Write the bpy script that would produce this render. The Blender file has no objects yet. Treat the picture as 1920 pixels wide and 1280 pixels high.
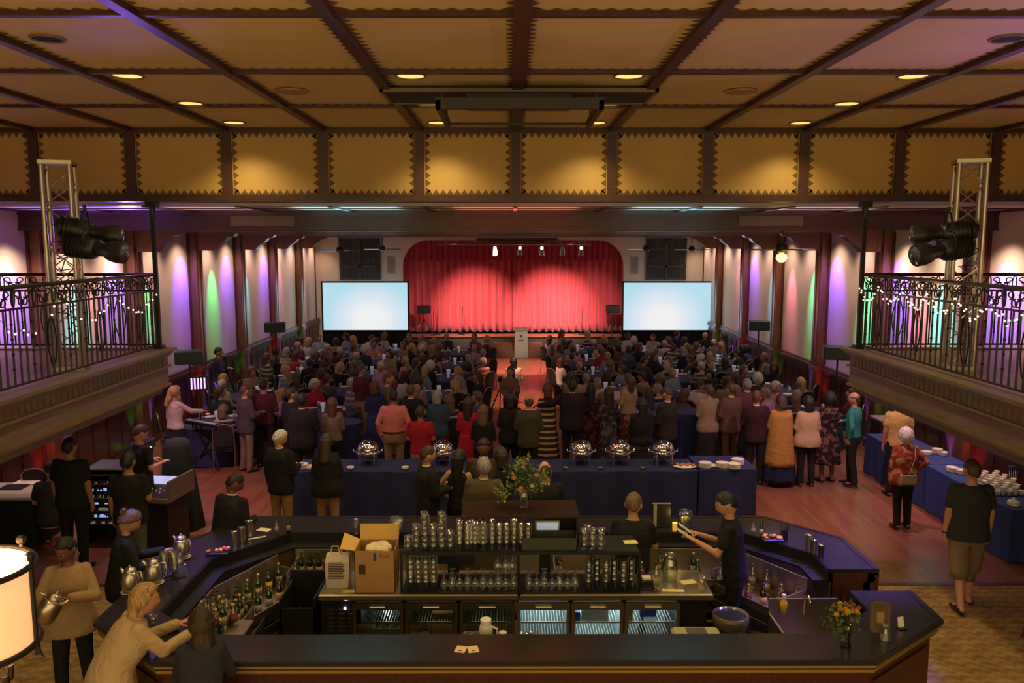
import bpy, bmesh, math, random
from mathutils import Vector, Matrix, Euler, noise
S = bpy.context.scene
COL = S.collection
random.seed(7)
PI = math.pi
R = math.radians

# ---------------------------------------------------------------- camera
CAM_Z = 4.45
FPX = 1493.0
PITCH = R(6.99)
cam_d = bpy.data.cameras.new('camera'); cam = bpy.data.objects.new('camera', cam_d); COL.objects.link(cam)
cam.location = (0, 0, CAM_Z); cam.rotation_euler = (R(90)-PITCH, 0, R(-0.19))
cam_d.sensor_width = 36; cam_d.lens = FPX/1920*36; cam_d.clip_end = 200
S.camera = cam
S.view_settings.view_transform = 'Standard'; S.view_settings.look = 'None'
S.view_settings.exposure = 0.0; S.view_settings.gamma = 1.0; S.view_settings.use_curve_mapping = False
cy = S.cycles
cy.max_bounces = 5; cy.diffuse_bounces = 3; cy.glossy_bounces = 3; cy.transmission_bounces = 4; cy.transparent_max_bounces = 14
cy.caustics_reflective = False; cy.caustics_refractive = False; cy.sample_clamp_indirect = 3.0; cy.sample_clamp_direct = 0
cy.use_denoising = True; cy.use_adaptive_sampling = True; cy.adaptive_threshold = 0.02
cy.blur_glossy = 0.5

# ---------------------------------------------------------------- world (warm ambient fill added through the open back of the room)
W = bpy.data.worlds.new('world'); S.world = W; W.use_nodes = True
W.node_tree.nodes['Background'].inputs[0].default_value = (1.0, 0.74, 0.36, 1)
W.node_tree.nodes['Background'].inputs[1].default_value = 1.4

def spot(loc, tgt, power, col, ang=60, blend=.6, rad=.06):
    d = bpy.data.lights.new('spot_light', 'SPOT'); d.energy = power; d.color = col
    d.spot_size = R(ang); d.spot_blend = blend; d.shadow_soft_size = rad
    o = bpy.data.objects.new('spot_light', d); COL.objects.link(o)
    o.location = loc; v = Vector(tgt)-Vector(loc); o.rotation_euler = v.to_track_quat('-Z', 'Y').to_euler()
    return o
def point(loc, power, col, rad=.1):
    d = bpy.data.lights.new('lamp_light', 'POINT'); d.energy = power; d.color = col; d.shadow_soft_size = rad
    o = bpy.data.objects.new('lamp_light', d); COL.objects.link(o); o.location = loc
    return o
def area(loc, tgt, power, col, sx, sy=None):
    d = bpy.data.lights.new('area_light', 'AREA'); d.energy = power; d.color = col; d.size = sx
    if sy: d.shape = 'RECTANGLE'; d.size_y = sy
    o = bpy.data.objects.new('area_light', d); COL.objects.link(o)
    o.location = loc; v = Vector(tgt)-Vector(loc); o.rotation_euler = v.to_track_quat('-Z', 'Y').to_euler()
    return o

# ---- layout numbers
HW = 8.1            # side walls at x = +-HW
BEAM_Y = 11.25; CEIL = 6.03; BEAM_B = 5.06
BAL_Z = 2.95; BAL_X = 4.97
FAR_Y = 33.5
COLS_Y = [7.0, 10.35, 13.7, 17.05, 20.4, 23.75, 27.1, 30.45]
WARM = (1.0, .60, .22)

# recessed downlights over the bar
DL = [(x, y) for y in (7.77, 9.26, 10.7) for x in (-3.6, -.93, 1.13, 3.82)]
for x, y in DL:
    spot((x, y, CEIL-.03), (x, y, 0), 110, (1.0, .73, .32), 125, .8, .12)
for x, y in ((-3.6, 4.6), (3.8, 4.6), (-1, 3.0), (1.2, 3.0)):
    spot((x, y, CEIL-.03), (x, y, 0), 105, (1.0, .70, .30), 120, .7, .12)
# unseen fill spots added under the low ceiling over the guests
for y in (15.0, 18.7, 22.1, 25.4, 28.8):
    for x in (-5.2, -2.0, 2.2, 5.4):
        spot((x, y, 4.74), (x, y, 0), 40, (1.0, .60, .50), 120, .8, .1)
# stage track spots on the curtain and the aisle
for x, tx, pw in ((-2.2, -1.4, 3600), (-.4, -2.9, 1100), (1.4, 1.8, 4600), (3.2, 3.2, 1100)):
    spot((x, 28.0, 4.35), (tx, 34.2, 1.25), pw, (1.0, .70, .64), 40, 1.0, .05)
spot((.6, 26.0, 4.5), (.45, 31.3, .8), 520, (1.0, .92, .66), 18, .8, .05)
for x in (-4.2, -1.12, 2.45, 4.9): spot((x, 12.6, 4.93), (x, 12.8, 0), 75, (1.0, .62, .38), 120, .8, .1)
spot((.4, 26.5, 4.4), (.35, 28.5, 0), 2600, (1.0, .50, .34), 46, .6, .05)
spot((.3, 21.0, 4.4), (.35, 22.5, 0), 1300, (1.0, .50, .30), 42, .7, .05)
# warm downlights and coloured washes on every bay of both side walls
PUR = (.17, .05, 1.0); GRN = (.05, 1.0, .28); CYN = (.05, .80, .80); BLU = (.16, .10, 1.0); PNK = (1.0, .22, .38)
WASH = {  # side -> list of (bay index, fraction in the bay, colour, power, height aimed)
 -1: [(1, .72, PUR, 60), (2, .75, PUR, 70), (3, .78, PUR, 60), (3, .36, CYN, 80), (3, .5, PNK, 14), (4, .8, PUR, 70), (4, .16, GRN, 70),
      (5, .74, PUR, 60), (5, .4, GRN, 55), (6, .78, PUR, 60), (6, .18, CYN, 50), (7, .3, PNK, 20)],
  1: [(1, .5, WARM, 30), (2, .78, PUR, 85), (3, .84, PUR, 75), (3, .58, PNK, 55), (3, .33, CYN, 110), (4, .80, PUR, 70), (4, .28, GRN, 100), (5, .72, PNK, 45),
      (5, .2, GRN, 60), (6, .78, PUR, 55), (6, .18, CYN, 45), (7, .3, PNK, 15)]}
for s in (-1, 1):
    for i, y0 in enumerate(COLS_Y):
        y1 = COLS_Y[i+1] if i+1 < len(COLS_Y) else FAR_Y
        for f in (.3, .75):
            y = y0+(y1-y0)*f
            spot((s*(HW-.60), y, 4.66), (s*(HW+.10), y, 2.2), 100 if i > 2 else 150, (1.0, .66, .48), 110, 1.0, .06)
    for b, f, c, p in WASH[s]:
        hi = c is PUR
        y0 = COLS_Y[b-1]; y1 = COLS_Y[b] if b < len(COLS_Y) else FAR_Y
        y = y0+(y1-y0)*f
        spot((s*(HW-.62), y, 4.60), (s*(HW+.05), y, 3.3 if hi else 2.8), p*(8 if hi else 10), c, 56 if hi else 34, 1.0, .03)
# floor uplights at the columns (blue, with a red or green neighbour)
UPL = []
for s in (-1, 1):
    for k, y in enumerate(COLS_Y[2:]):
        UPL.append((s, y+.34, BLU, 120))
        if k % 2 == 0: UPL.append((s, y-.42, (1.0, .05, .08), 16))
        else: UPL.append((s, y-.42, (.05, 1.0, .15), 13))
for s, y, c, p in UPL:
    spot((s*(HW-.34), y, .16), (s*(HW-.02), y, 1.6), p*3.5, c, 42, .7, .03)
# moving head, then hidden lamps added in place of bounce on the ceilings
spot((5.6, 7.4, 4.3), (2.6, 6.2, CEIL), 200, (.45, .18, 1.0), 62, 1.0, .06)
spot((-6.2, 13.15, 4.6), (-6.0, 12.2, 4.97), 130, (.30, .14, 1.0), 110, 1.0, .05)



for x, w_, p, c in ((-6.6, 2.0, 34, (.26, .10, 1.0)), (-4.6, 1.2, 8, (.9, .5, .75)), (-2.5, 1.6, 24, (.30, .80, .90)), (.1, 1.9, 22, (1.0, .16, .08)), (2.7, 1.6, 24, (.28, .75, .95)), (4.9, 1.6, 10, (.9, .6, .75))):
    area((x, 12.55, 4.90), (x, 12.55, 5), p*.8, c, w_, .9)
# unseen spots added to tint the bar tops violet and the dance floor mauve
spot((-4.8, 8.2, 4.9), (-3.35, 8.2, 1.1), 1100, (.22, .12, 1.0), 22, .9, .06)
spot((4.9, 8.2, 4.9), (3.5, 8.1, 1.1), 2900, (.22, .11, 1.0), 34, .9, .06)
spot((5.6, 11.8, 4.6), (5.2, 13.5, 0), 480, (.95, .45, .62), 80, .9, .06)
spot((-5.6, 11.8, 4.6), (-5.2, 13.6, 0), 480, (.95, .42, .55), 80, .9, .06)

# ---------------------------------------------------------------- materials
MATS = {}
def mat(name, col, rough=.6, metal=0., emit=None, es=1., bump=0., bscale=20., var=0., vscale=6., spec=.5, sheen=0., coat=0.):
    if name in MATS: return MATS[name]
    m = bpy.data.materials.new(name); m.use_nodes = True; nt = m.node_tree; b = nt.nodes['Principled BSDF']
    b.inputs['Base Color'].default_value = (*col, 1); b.inputs['Roughness'].default_value = rough; b.inputs['Metallic'].default_value = metal
    b.inputs['Specular IOR Level'].default_value = spec
    if coat: b.inputs['Coat Weight'].default_value = coat; b.inputs['Coat Roughness'].default_value = .08
    if sheen: b.inputs['Sheen Weight'].default_value = sheen
    if emit: b.inputs['Emission Color'].default_value = (*emit, 1); b.inputs['Emission Strength'].default_value = es
    if bump or var:
        tc = nt.nodes.new('ShaderNodeTexCoord')
        if var:
            n = nt.nodes.new('ShaderNodeTexNoise'); n.inputs['Scale'].default_value = vscale; n.inputs['Detail'].default_value = 4
            nt.links.new(tc.outputs['Object'], n.inputs['Vector'])
            r = nt.nodes.new('ShaderNodeValToRGB'); r.color_ramp.elements[0].position = .3; r.color_ramp.elements[1].position = .7
            r.color_ramp.elements[0].color = (*[c*(1-var) for c in col], 1); r.color_ramp.elements[1].color = (*[min(1, c*(1+var)) for c in col], 1)
            nt.links.new(n.outputs[0], r.inputs[0]); nt.links.new(r.outputs[0], b.inputs['Base Color'])
        if bump:
            n = nt.nodes.new('ShaderNodeTexNoise'); n.inputs['Scale'].default_value = bscale; n.inputs['Detail'].default_value = 3
            nt.links.new(tc.outputs['Object'], n.inputs['Vector'])
            bp = nt.nodes.new('ShaderNodeBump'); bp.inputs['Strength'].default_value = bump; bp.inputs['Distance'].default_value = .02
            nt.links.new(n.outputs[0], bp.inputs['Height']); nt.links.new(bp.outputs[0], b.inputs['Normal'])
    MATS[name] = m
    return m
def nodes_of(m): return m.node_tree.nodes, m.node_tree.links, m.node_tree.nodes['Principled BSDF']
def wood(name, c1, c2, rough=.4, scale=(1, 12, 12), coat=0.):
    if name in MATS: return MATS[name]
    m = mat(name, c1, rough, coat=coat); N, L, b = nodes_of(m)
    tc = N.new('ShaderNodeTexCoord'); mp = N.new('ShaderNodeMapping'); mp.inputs['Scale'].default_value = scale
    n = N.new('ShaderNodeTexNoise'); n.inputs['Scale'].default_value = 3; n.inputs['Detail'].default_value = 6; n.inputs['Distortion'].default_value = 1.2
    r = N.new('ShaderNodeValToRGB'); r.color_ramp.elements[0].position = .3; r.color_ramp.elements[1].position = .75
    r.color_ramp.elements[0].color = (*c1, 1); r.color_ramp.elements[1].color = (*c2, 1)
    L.new(tc.outputs['Object'], mp.inputs[0]); L.new(mp.outputs[0], n.inputs['Vector']); L.new(n.outputs[0], r.inputs[0]); L.new(r.outputs[0], b.inputs['Base Color'])
    return m
def glass(name, tint=(.9, .95, .9), rough=.03, amount=.17):
    if name in MATS: return MATS[name]
    m = bpy.data.materials.new(name); m.use_nodes = True; N, L = m.node_tree.nodes, m.node_tree.links
    N.remove(N['Principled BSDF']); out = N['Material Output']
    t = N.new('ShaderNodeBsdfTransparent'); t.inputs[0].default_value = (*tint, 1)
    g = N.new('ShaderNodeBsdfGlossy'); g.inputs['Roughness'].default_value = rough; g.inputs[0].default_value = (1, 1, 1, 1)
    lw = N.new('ShaderNodeLayerWeight'); lw.inputs[0].default_value = .35
    ma = N.new('ShaderNodeMath'); ma.operation = 'MULTIPLY_ADD'; ma.inputs[1].default_value = .75; ma.inputs[2].default_value = amount
    mx = N.new('ShaderNodeMixShader')
    L.new(lw.outputs['Facing'], ma.inputs[0]); L.new(ma.outputs[0], mx.inputs[0]); L.new(t.outputs[0], mx.inputs[1]); L.new(g.outputs[0], mx.inputs[2]); L.new(mx.outputs[0], out.inputs[0])
    MATS[name] = m
    return m
def floor_wood():
    m = mat('dance_floor_wood', (.3, .12, .06), .28); N, L, b = nodes_of(m)
    tc = N.new('ShaderNodeTexCoord')
    mp = N.new('ShaderNodeMapping'); mp.inputs['Rotation'].default_value = (0, 0, R(90))
    br = N.new('ShaderNodeTexBrick'); br.inputs['Scale'].default_value = 1; br.inputs['Brick Width'].default_value = .9; br.inputs['Row Height'].default_value = .075
    br.inputs['Mortar Size'].default_value = .0015; br.inputs['Color1'].default_value = (.34, .15, .075, 1); br.inputs['Color2'].default_value = (.24, .095, .05, 1); br.inputs['Mortar'].default_value = (.09, .035, .02, 1)
    n = N.new('ShaderNodeTexNoise'); n.inputs['Scale'].default_value = .8; n.inputs['Detail'].default_value = 4
    mx = N.new('ShaderNodeMixRGB'); mx.blend_type = 'MULTIPLY'; mx.inputs[0].default_value = .55
    L.new(tc.outputs['Object'], mp.inputs[0]); L.new(mp.outputs[0], br.inputs['Vector']); L.new(tc.outputs['Object'], n.inputs['Vector'])
    L.new(br.outputs[0], mx.inputs[1]); L.new(n.outputs['Color'], mx.inputs[2]); L.new(mx.outputs[0], b.inputs['Base Color'])
    rr = N.new('ShaderNodeMapRange'); rr.inputs[3].default_value = .2; rr.inputs[4].default_value = .42
    L.new(n.outputs[0], rr.inputs[0]); L.new(rr.outputs[0], b.inputs['Roughness'])
    return m
def carpet():
    m = mat('carpet', (.3, .18, .07), .95); N, L, b = nodes_of(m)
    tc = N.new('ShaderNodeTexCoord'); sep = N.new('ShaderNodeSeparateXYZ'); L.new(tc.outputs['Object'], sep.inputs[0])
    # scalloped fan motif: two offset waves
    def mth(op, a, bb=None, c=None):
        n = N.new('ShaderNodeMath'); n.operation = op
        for i, v in enumerate((a, bb, c)):
            if v is None: continue
            if isinstance(v, (int, float)): n.inputs[i].default_value = v
            else: L.new(v, n.inputs[i])
        return n.outputs[0]
    x = mth('MULTIPLY', sep.outputs[0], 11.0); y = mth('MULTIPLY', sep.outputs[1], 13.0)
    px = mth('PINGPONG', x, 1.0); arc = mth('MULTIPLY', mth('POWER', px, 2.0), .8)
    w = mth('SINE', mth('MULTIPLY', mth('ADD', y, arc), 3.6))
    n1 = N.new('ShaderNodeTexNoise'); n1.inputs['Scale'].default_value = 5; n1.inputs['Detail'].default_value = 5; L.new(tc.outputs['Object'], n1.inputs['Vector'])
    f = mth('ADD', mth('MULTIPLY', w, .13), n1.outputs[0])
    r = N.new('ShaderNodeValToRGB'); r.color_ramp.elements[0].position = .25; r.color_ramp.elements[1].position = .8
    r.color_ramp.elements[0].color = (.20, .12, .045, 1); r.color_ramp.elements[1].color = (.46, .29, .12, 1)
    L.new(f, r.inputs[0]); L.new(r.outputs[0], b.inputs['Base Color'])
    return m

DARKWOOD = wood('dark_stained_wood', (.055, .018, .010), (.12, .042, .02), .38)
REDWOOD = wood('mahogany', (.13, .048, .020), (.25, .10, .042), .33, (12, 12, 1.2))
CREAM = mat('cream_plaster', (.62, .52, .44), .9, bump=.06, bscale=14, var=.05, vscale=1.2)
CEILTAN = mat('painted_canvas_tan', (.54, .41, .165), .62, bump=.05, bscale=9, var=.09, vscale=1.1)
STENCIL = mat('stencil_brown', (.12, .075, .022), .8)
CEILWHITE = mat('low_ceiling_paint', (.50, .40, .36), .5, var=.08, vscale=1.5)
BLACKIRON = mat('black_iron', (.012, .011, .010), .45, .3)
ALU = mat('aluminium_truss', (.55, .50, .40), .32, .9)
STEEL = mat('stainless_steel', (.55, .49, .33), .30, .95, bump=.03, bscale=3)
CHROME = mat('polished_steel', (.85, .82, .76), .06, 1.0)
BRASS = mat('brass_trim', (.62, .42, .14), .3, .9)
BLACKPL = mat('black_plastic', (.012, .012, .013), .4)
BLACKTOP = mat('black_lacquer_top', (.020, .017, .018), .24, spec=.5)
NAVY = mat('navy_cloth', (.011, .018, .085), .85, bump=.15, bscale=5, var=.12, vscale=3)
PAPER = mat('white_paper', (.80, .74, .60), .8)
WHITEP = mat('white_china', (.78, .74, .66), .25)
CARD = mat('cardboard', (.42, .24, .09), .85, var=.06, vscale=8)
GLASS = glass('clear_glass')
GLASSG = glass('green_bottle_glass', (.10, .38, .12), .05, .10)
GLASSB = glass('brown_bottle_glass', (.25, .10, .03), .05, .10)
DARKFAB = mat('black_chair_fabric', (.018, .016, .02), .9)
RUBBER = mat('black_rubber', (.01, .01, .01), .8)

# ---------------------------------------------------------------- mesh builder
class MB:
    def __init__(s): s.v = []; s.f = []; s.m = []
    def add(s, vs, fs, mi=0):
        o = len(s.v); s.v += [tuple(p) for p in vs]
        for f in fs: s.f.append(tuple(i+o for i in f)); s.m.append(mi)
        return s
    def box(s, x0, x1, y0, y1, z0, z1, mi=0, M=None):
        vs = [Vector((x, y, z)) for x in (x0, x1) for y in (y0, y1) for z in (z0, z1)]
        if M is not None: vs = [M @ p for p in vs]
        return s.add(vs, [(0, 1, 3, 2), (4, 6, 7, 5), (0, 4, 5, 1), (2, 3, 7, 6), (0, 2, 6, 4), (1, 5, 7, 3)], mi)
    def bbox(s, x0, x1, y0, y1, z0, z1, b=.01, mi=0, M=None):   # box with chamfered edges
        def ring(z, i):
            return [(x0+i+b, y0+i, z), (x1-i-b, y0+i, z), (x1-i, y0+i+b, z), (x1-i, y1-i-b, z), (x1-i-b, y1-i, z), (x0+i+b, y1-i, z), (x0+i, y1-i-b, z), (x0+i, y0+i+b, z)]
        rs = [ring(z0, b), ring(z0+b, 0), ring(z1-b, 0), ring(z1, b)]
        return s.loft([[Vector(p) for p in r] for r in rs], mi, M)
    def loft(s, rings, mi=0, M=None, cap=True):
        n = len(rings[0]); vs = [Vector(p) for r in rings for p in r]
        if M is not None: vs = [M @ p for p in vs]
        fs = []
        for k in range(len(rings)-1):
            for i in range(n):
                j = (i+1) % n; fs.append((k*n+i, k*n+j, (k+1)*n+j, (k+1)*n+i))
        if cap: fs.append(tuple(range(n-1, -1, -1))); fs.append(tuple((len(rings)-1)*n+i for i in range(n)))
        return s.add(vs, fs, mi)
    def tube(s, pts, r, n=8, mi=0, M=None, cap=True, flat=1.0):
        pts = [Vector(p) for p in pts]; k = len(pts); rs = r if isinstance(r, (list, tuple)) else [r]*k
        t0 = (pts[1]-pts[0]).normalized(); a = Vector((0, 0, 1)) if abs(t0.z) < .9 else Vector((1, 0, 0))
        u = t0.cross(a).normalized(); rings = []
        for i, p in enumerate(pts):
            t = (pts[min(i+1, k-1)]-pts[max(i-1, 0)])
            t = t.normalized() if t.length > 1e-9 else t0
            u = (u-t*u.dot(t)).normalized(); w = t.cross(u)
            rings.append([p+(u*math.cos(2*PI*j/n)*rs[i]+w*math.sin(2*PI*j/n)*rs[i]*flat) for j in range(n)])
        return s.loft(rings, mi, M, cap)
    def lathe(s, prof, c=(0, 0, 0), n=20, mi=0, M=None, ax='z', closed=False):
        c = Vector(c); rings = []
        for rr, h in prof:
            rr = max(rr, 1e-4); ring = []
            for j in range(n):
                a = 2*PI*j/n
                q = Vector((rr*math.cos(a), rr*math.sin(a), h))
                if ax == 'y': q = Vector((q.x, q.z, -q.y))
                if ax == 'x': q = Vector((q.z, q.x, q.y))
                ring.append(c+q)
            rings.append(ring)
        if closed: rings.append(rings[0]); return s.loft(rings, mi, M, False)
        return s.loft(rings, mi, M, True)
    def ell(s, c, r, n=14, k=9, mi=0, M=None):
        r = r if isinstance(r, (list, tuple)) else (r, r, r); c = Vector(c); rings = []
        for i in range(k+1):
            t = PI*(i/k); q = math.sin(t) if 0 < i < k else 1e-3
            rings.append([c+Vector((r[0]*q*math.cos(2*PI*j/n), r[1]*q*math.sin(2*PI*j/n), -r[2]*math.cos(t))) for j in range(n)])
        return s.loft(rings, mi, M)
    def cyl(s, c, r, h, n=16, mi=0, M=None, ax='z', r2=None):
        return s.lathe([(r, 0), (r if r2 is None else r2, h)], c, n, mi, M, ax)
    def prism(s, poly, z0, z1, mi=0, M=None):
        return s.loft([[Vector((p[0], p[1], z0)) for p in poly], [Vector((p[0], p[1], z1)) for p in poly]], mi, M)
    def mesh(s, name, mats, smooth=False):
        me = bpy.data.meshes.new(name); me.from_pydata(s.v, [], s.f)
        for m in (mats if isinstance(mats, (list, tuple)) else [mats]): me.materials.append(m)
        me.polygons.foreach_set('material_index', s.m)
        bm = bmesh.new(); bm.from_mesh(me); bmesh.ops.recalc_face_normals(bm, faces=bm.faces); bm.to_mesh(me); bm.free()
        if smooth:
            me.polygons.foreach_set('use_smooth', [True]*len(me.polygons))
            if smooth == 'auto':
                try: me.set_sharp_from_angle(angle=R(40))
                except Exception: pass
        me.update()
        return me
    def build(s, name, mats, parent=None, smooth=False, loc=None):
        o = bpy.data.objects.new(name, s.mesh(name, mats, smooth)); COL.objects.link(o)
        if parent: o.parent = parent
        if loc: o.location = loc
        return o
import re
def plain(l): return re.sub(r'\b(wo)?man\b', 'person', l).replace('dark skinned ', '')
def tag(o, label=None, cat=None, group=None, kind=None):
    if label: o['label'] = plain(label)
    if cat: o['category'] = cat
    if group: o['group'] = group
    if kind: o['kind'] = kind
    return o
def thing(name, label, cat, loc=(0, 0, 0), rz=0, group=None):
    o = bpy.data.objects.new(name, None); COL.objects.link(o); o.location = loc; o.rotation_euler = (0, 0, rz); o.empty_display_size = .1
    return tag(o, label, cat, group)
def struct(mb, name, mats, smooth=False, label=None):
    o = mb.build(name, mats, None, smooth); o['kind'] = 'structure'
    if label: o['label'] = label
    return o
def clone(src, loc=None, rz=None, label=None, group=None):
    r = src.copy(); COL.objects.link(r)
    if loc is not None: r.location = loc
    if rz is not None: r.rotation_euler = (0, 0, rz)
    if label: r['label'] = label
    if group: r['group'] = group
    for ch in list(src.children):
        c = ch.copy(); COL.objects.link(c); c.parent = r
        for g in list(ch.children):
            d = g.copy(); COL.objects.link(d); d.parent = c
    return r
def ray(px, py):
    u = (px-960)/FPX; v = (640-py)/FPX
    d = Vector((u, math.cos(PITCH)+v*math.sin(PITCH), v*math.cos(PITCH)-math.sin(PITCH)))
    a = R(-.19); return Vector((d.x*math.cos(a)-d.y*math.sin(a), d.x*math.sin(a)+d.y*math.cos(a), d.z))
def G(px, py, z=0.):          # point at height z on the sight line of a spot measured in the photograph
    d = ray(px, py); t = (z-CAM_Z)/d.z; return Vector((d.x*t, d.y*t, z))
def GY(px, py, y):
    d = ray(px, py); t = y/d.y; return Vector((d.x*t, y, CAM_Z+d.z*t))
# ================================================================ THE ROOM
# floors
b = MB(); b.box(-HW-.2, HW+.2, -1, 10.0, -.1, 0); struct(b, 'floor_1', carpet(), label='gold brown patterned carpet around the bar')
b = MB(); b.box(-HW-.2, HW+.2, 10.0, 36, -.1, 0); struct(b, 'floor_2', floor_wood(), label='reddish wooden dance floor')
b = MB(); b.box(-HW+.1, HW-.1, 9.96, 10.04, 0, .006); struct(b, 'trim_1', DARKWOOD)
# side walls with wainscot, rail and columns
BRACK = MB()
for s, sn in ((-1, 'left'), (1, 'right')):
    b = MB(); x0, x1 = sorted((s*HW, s*(HW+.2))); b.box(x0, x1, -1, 36, 0, 6.3); struct(b, 'wall_'+sn, CREAM)
    b = MB()
    x0, x1 = sorted((s*HW, s*(HW-.06))); b.box(x0, x1, -1, FAR_Y, 0, 1.24)
    for i in range(60):     # raised panels
        y = 5+i*.56
        if y > FAR_Y-.6: break
        a, c = sorted((s*(HW-.06), s*(HW-.075))); b.box(a, c, y, y+.44, .18, 1.08)
    struct(b, 'wall_'+sn+'_wainscot', DARKWOOD)
    b = MB(); a, c = sorted((s*HW, s*(HW-.13))); b.box(a, c, -1, FAR_Y, 1.24, 1.29); a, c = sorted((s*HW, s*(HW-.09))); b.box(a, c, -1, FAR_Y, 1.18, 1.24); b.box(a, c, -1, FAR_Y, 1.29, 1.36)
    struct(b, 'trim_rail_'+sn, wood('rail_wood', (.07, .03, .02), (.14, .06, .04), .3))
    b = MB(); a, c = sorted((s*HW, s*(HW-.09))); b.box(a, c, -1, FAR_Y, 0, .14); struct(b, 'baseboard_'+sn, DARKWOOD)
    for k, y in enumerate(COLS_Y):
        b = MB(); xi = s*(HW-.21); a, c = sorted((s*(HW+.02), xi)); top = CEIL if y < BEAM_Y else 4.9
        b.box(a, c, y-.2, y+.2, 0, top)
        a2, c2 = sorted((s*(HW+.02), s*(HW-.25))); b.box(a2, c2, y-.23, y+.23, 0, .2); b.box(a2, c2, y-.23, y+.23, 1.2, 1.3)
        for f in (-.1, .1):   # reeding on the face
            a3, c3 = sorted((xi, s*(HW-.225))); b.box(a3, c3, y+f-.03, y+f+.03, 1.4, top-.5)
        # stepped bracket reaching into the hall
        if y > BEAM_Y:
            prof = [(0, 4.9), (1.12, 4.9), (1.12, 4.72), (.98, 4.70), (.93, 4.64), (.78, 4.61), (.68, 4.50), (.55, 4.42), (.46, 4.33), (.42, 4.28), (0, 4.28)]
            r0 = [Vector((xi-s*p, y-.13, z)) for p, z in prof]; r1 = [Vector((xi-s*p, y+.13, z)) for p, z in prof]
            b.loft([r0, r1])
        struct(b, 'column_'+sn+'_'+str(k+1), REDWOOD, label='reddish wooden wall column with a stepped bracket')
    # thin picture-frame edge round each plaster bay
    b = MB()
    for i in range(len(COLS_Y)):
        y0 = COLS_Y[i]+.2; y1 = (COLS_Y[i+1] if i+1 < len(COLS_Y) else FAR_Y)-.2
        a, c = sorted((s*HW, s*(HW-.04))); b.box(a, c, y0, y0+.06, 1.36, 4.7); b.box(a, c, y1-.06, y1, 1.36, 4.7)
    struct(b, 'trim_bays_'+sn, DARKWOOD)
# high ceiling over the bar: canvas panels between stained battens, with stencilled teeth
LX = [.09+1.33*k for k in range(-6, 7)]; LY = [BEAM_Y-1.85*k for k in range(0, 7)]
def teeth(b, P, w, h, pitch, hgt, inv=1):
    # triangles along the four sides of a rectangle; P maps (u, v) to a point
    for side in range(4):
        L = w if side % 2 == 0 else h; n = max(2, int(round((L-.06)/pitch))); st = L/n
        for i in range(n):
            a0, a1, am = i*st, (i+1)*st, (i+.5)*st
            if side == 0: t = [(a0, 0), (a1, 0), (am, hgt)]
            elif side == 1: t = [(w, a0), (w, a1), (w-hgt, am)]
            elif side == 2: t = [(a0, h), (a1, h), (am, h-hgt)]
            else: t = [(0, a0), (0, a1), (hgt, am)]
            b.add([P(u, v) for u, v in t], [(0, 1, 2)], 1)
b = MB(); b.box(-HW-.2, HW+.2, -1, BEAM_Y+.3, CEIL, CEIL+.15)
for i in range(len(LX)-1):
    for j in range(len(LY)-1):
        x0 = LX[i]+.05; y1 = LY[j]-.03; w = 1.33-.1; h = 1.85-.06
        if y1-h < 3: continue
        teeth(b, lambda u, v: (x0+u, y1-v, CEIL-.003), w, h, .115, .07)
struct(b, 'ceiling_high', [CEILTAN, STENCIL], label='tan canvas ceiling with stencilled teeth borders')
b = MB()
for x in LX:
    wd = .062 if abs(x-.09) < .01 else .045
    b.box(x-wd, x+wd, -1, BEAM_Y, CEIL-.05, CEIL)
for y in LY[1:]: b.box(-HW, HW, y-.03, y+.03, CEIL-.035, CEIL)
struct(b, 'trim_ceiling_battens', wood('batten_wood', (.035, .014, .01), (.075, .028, .018), .4, (3, 3, 12)))
# the deep beam face
b = MB(); b.box(-HW, HW, BEAM_Y, BEAM_Y+.3, BEAM_B, CEIL)
for i in range(len(LX)-1):
    x0 = LX[i]+.075; teeth(b, lambda u, v: (x0+u, BEAM_Y-.004, BEAM_B+.07+v), 1.33-.15, CEIL-BEAM_B-.13, .095, .075)
struct(b, 'wall_beam', [mat('beam_canvas', (.46, .30, .09), .6, bump=.05, bscale=9, var=.1, vscale=1.3), STENCIL], label='deep beam face of tan stencilled panels')
b = MB()
for x in LX: b.box(x-.065, x+.065, BEAM_Y-.03, BEAM_Y, BEAM_B, CEIL)
b.box(-HW, HW, BEAM_Y-.035, BEAM_Y, CEIL-.06, CEIL); b.box(-HW, HW, BEAM_Y-.05, BEAM_Y+.32, BEAM_B-.03, BEAM_B+.045)
b.box(-HW, HW, BEAM_Y-.02, BEAM_Y, BEAM_B+.045, BEAM_B+.07)
struct(b, 'trim_beam', MATS['batten_wood'])
# middle ceiling strip and second beam
b = MB(); b.box(-HW, HW, BEAM_Y+.3, 13.4, 4.99, 5.1); struct(b, 'ceiling_middle', CEILWHITE)
b = MB()
for x in LX[::1]: b.box(x-.03, x+.03, BEAM_Y+.3, 13.3, 4.965, 4.99)
b.box(-HW, HW, 12.3, 12.35, 4.97, 4.99); struct(b, 'trim_middle_battens', MATS['batten_wood'])
b = MB(); b.box(-HW, HW, 13.3, 13.6, 4.69, 5.0); b.box(-HW, HW, 13.27, 13.3, 4.67, 4.72); b.box(-HW, HW, 13.27, 13.3, 4.93, 4.96)
for xa, xc in ((-4.6, -3.55), (3.8, 4.85)): b.box(xa, xc, 13.285, 13.3, 4.74, 4.91, 1)
struct(b, 'wall_second_beam', [wood('beam_dark', (.045, .016, .012), (.085, .03, .022), .45), mat('olive_panel', (.16, .12, .08), .6)])
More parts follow.
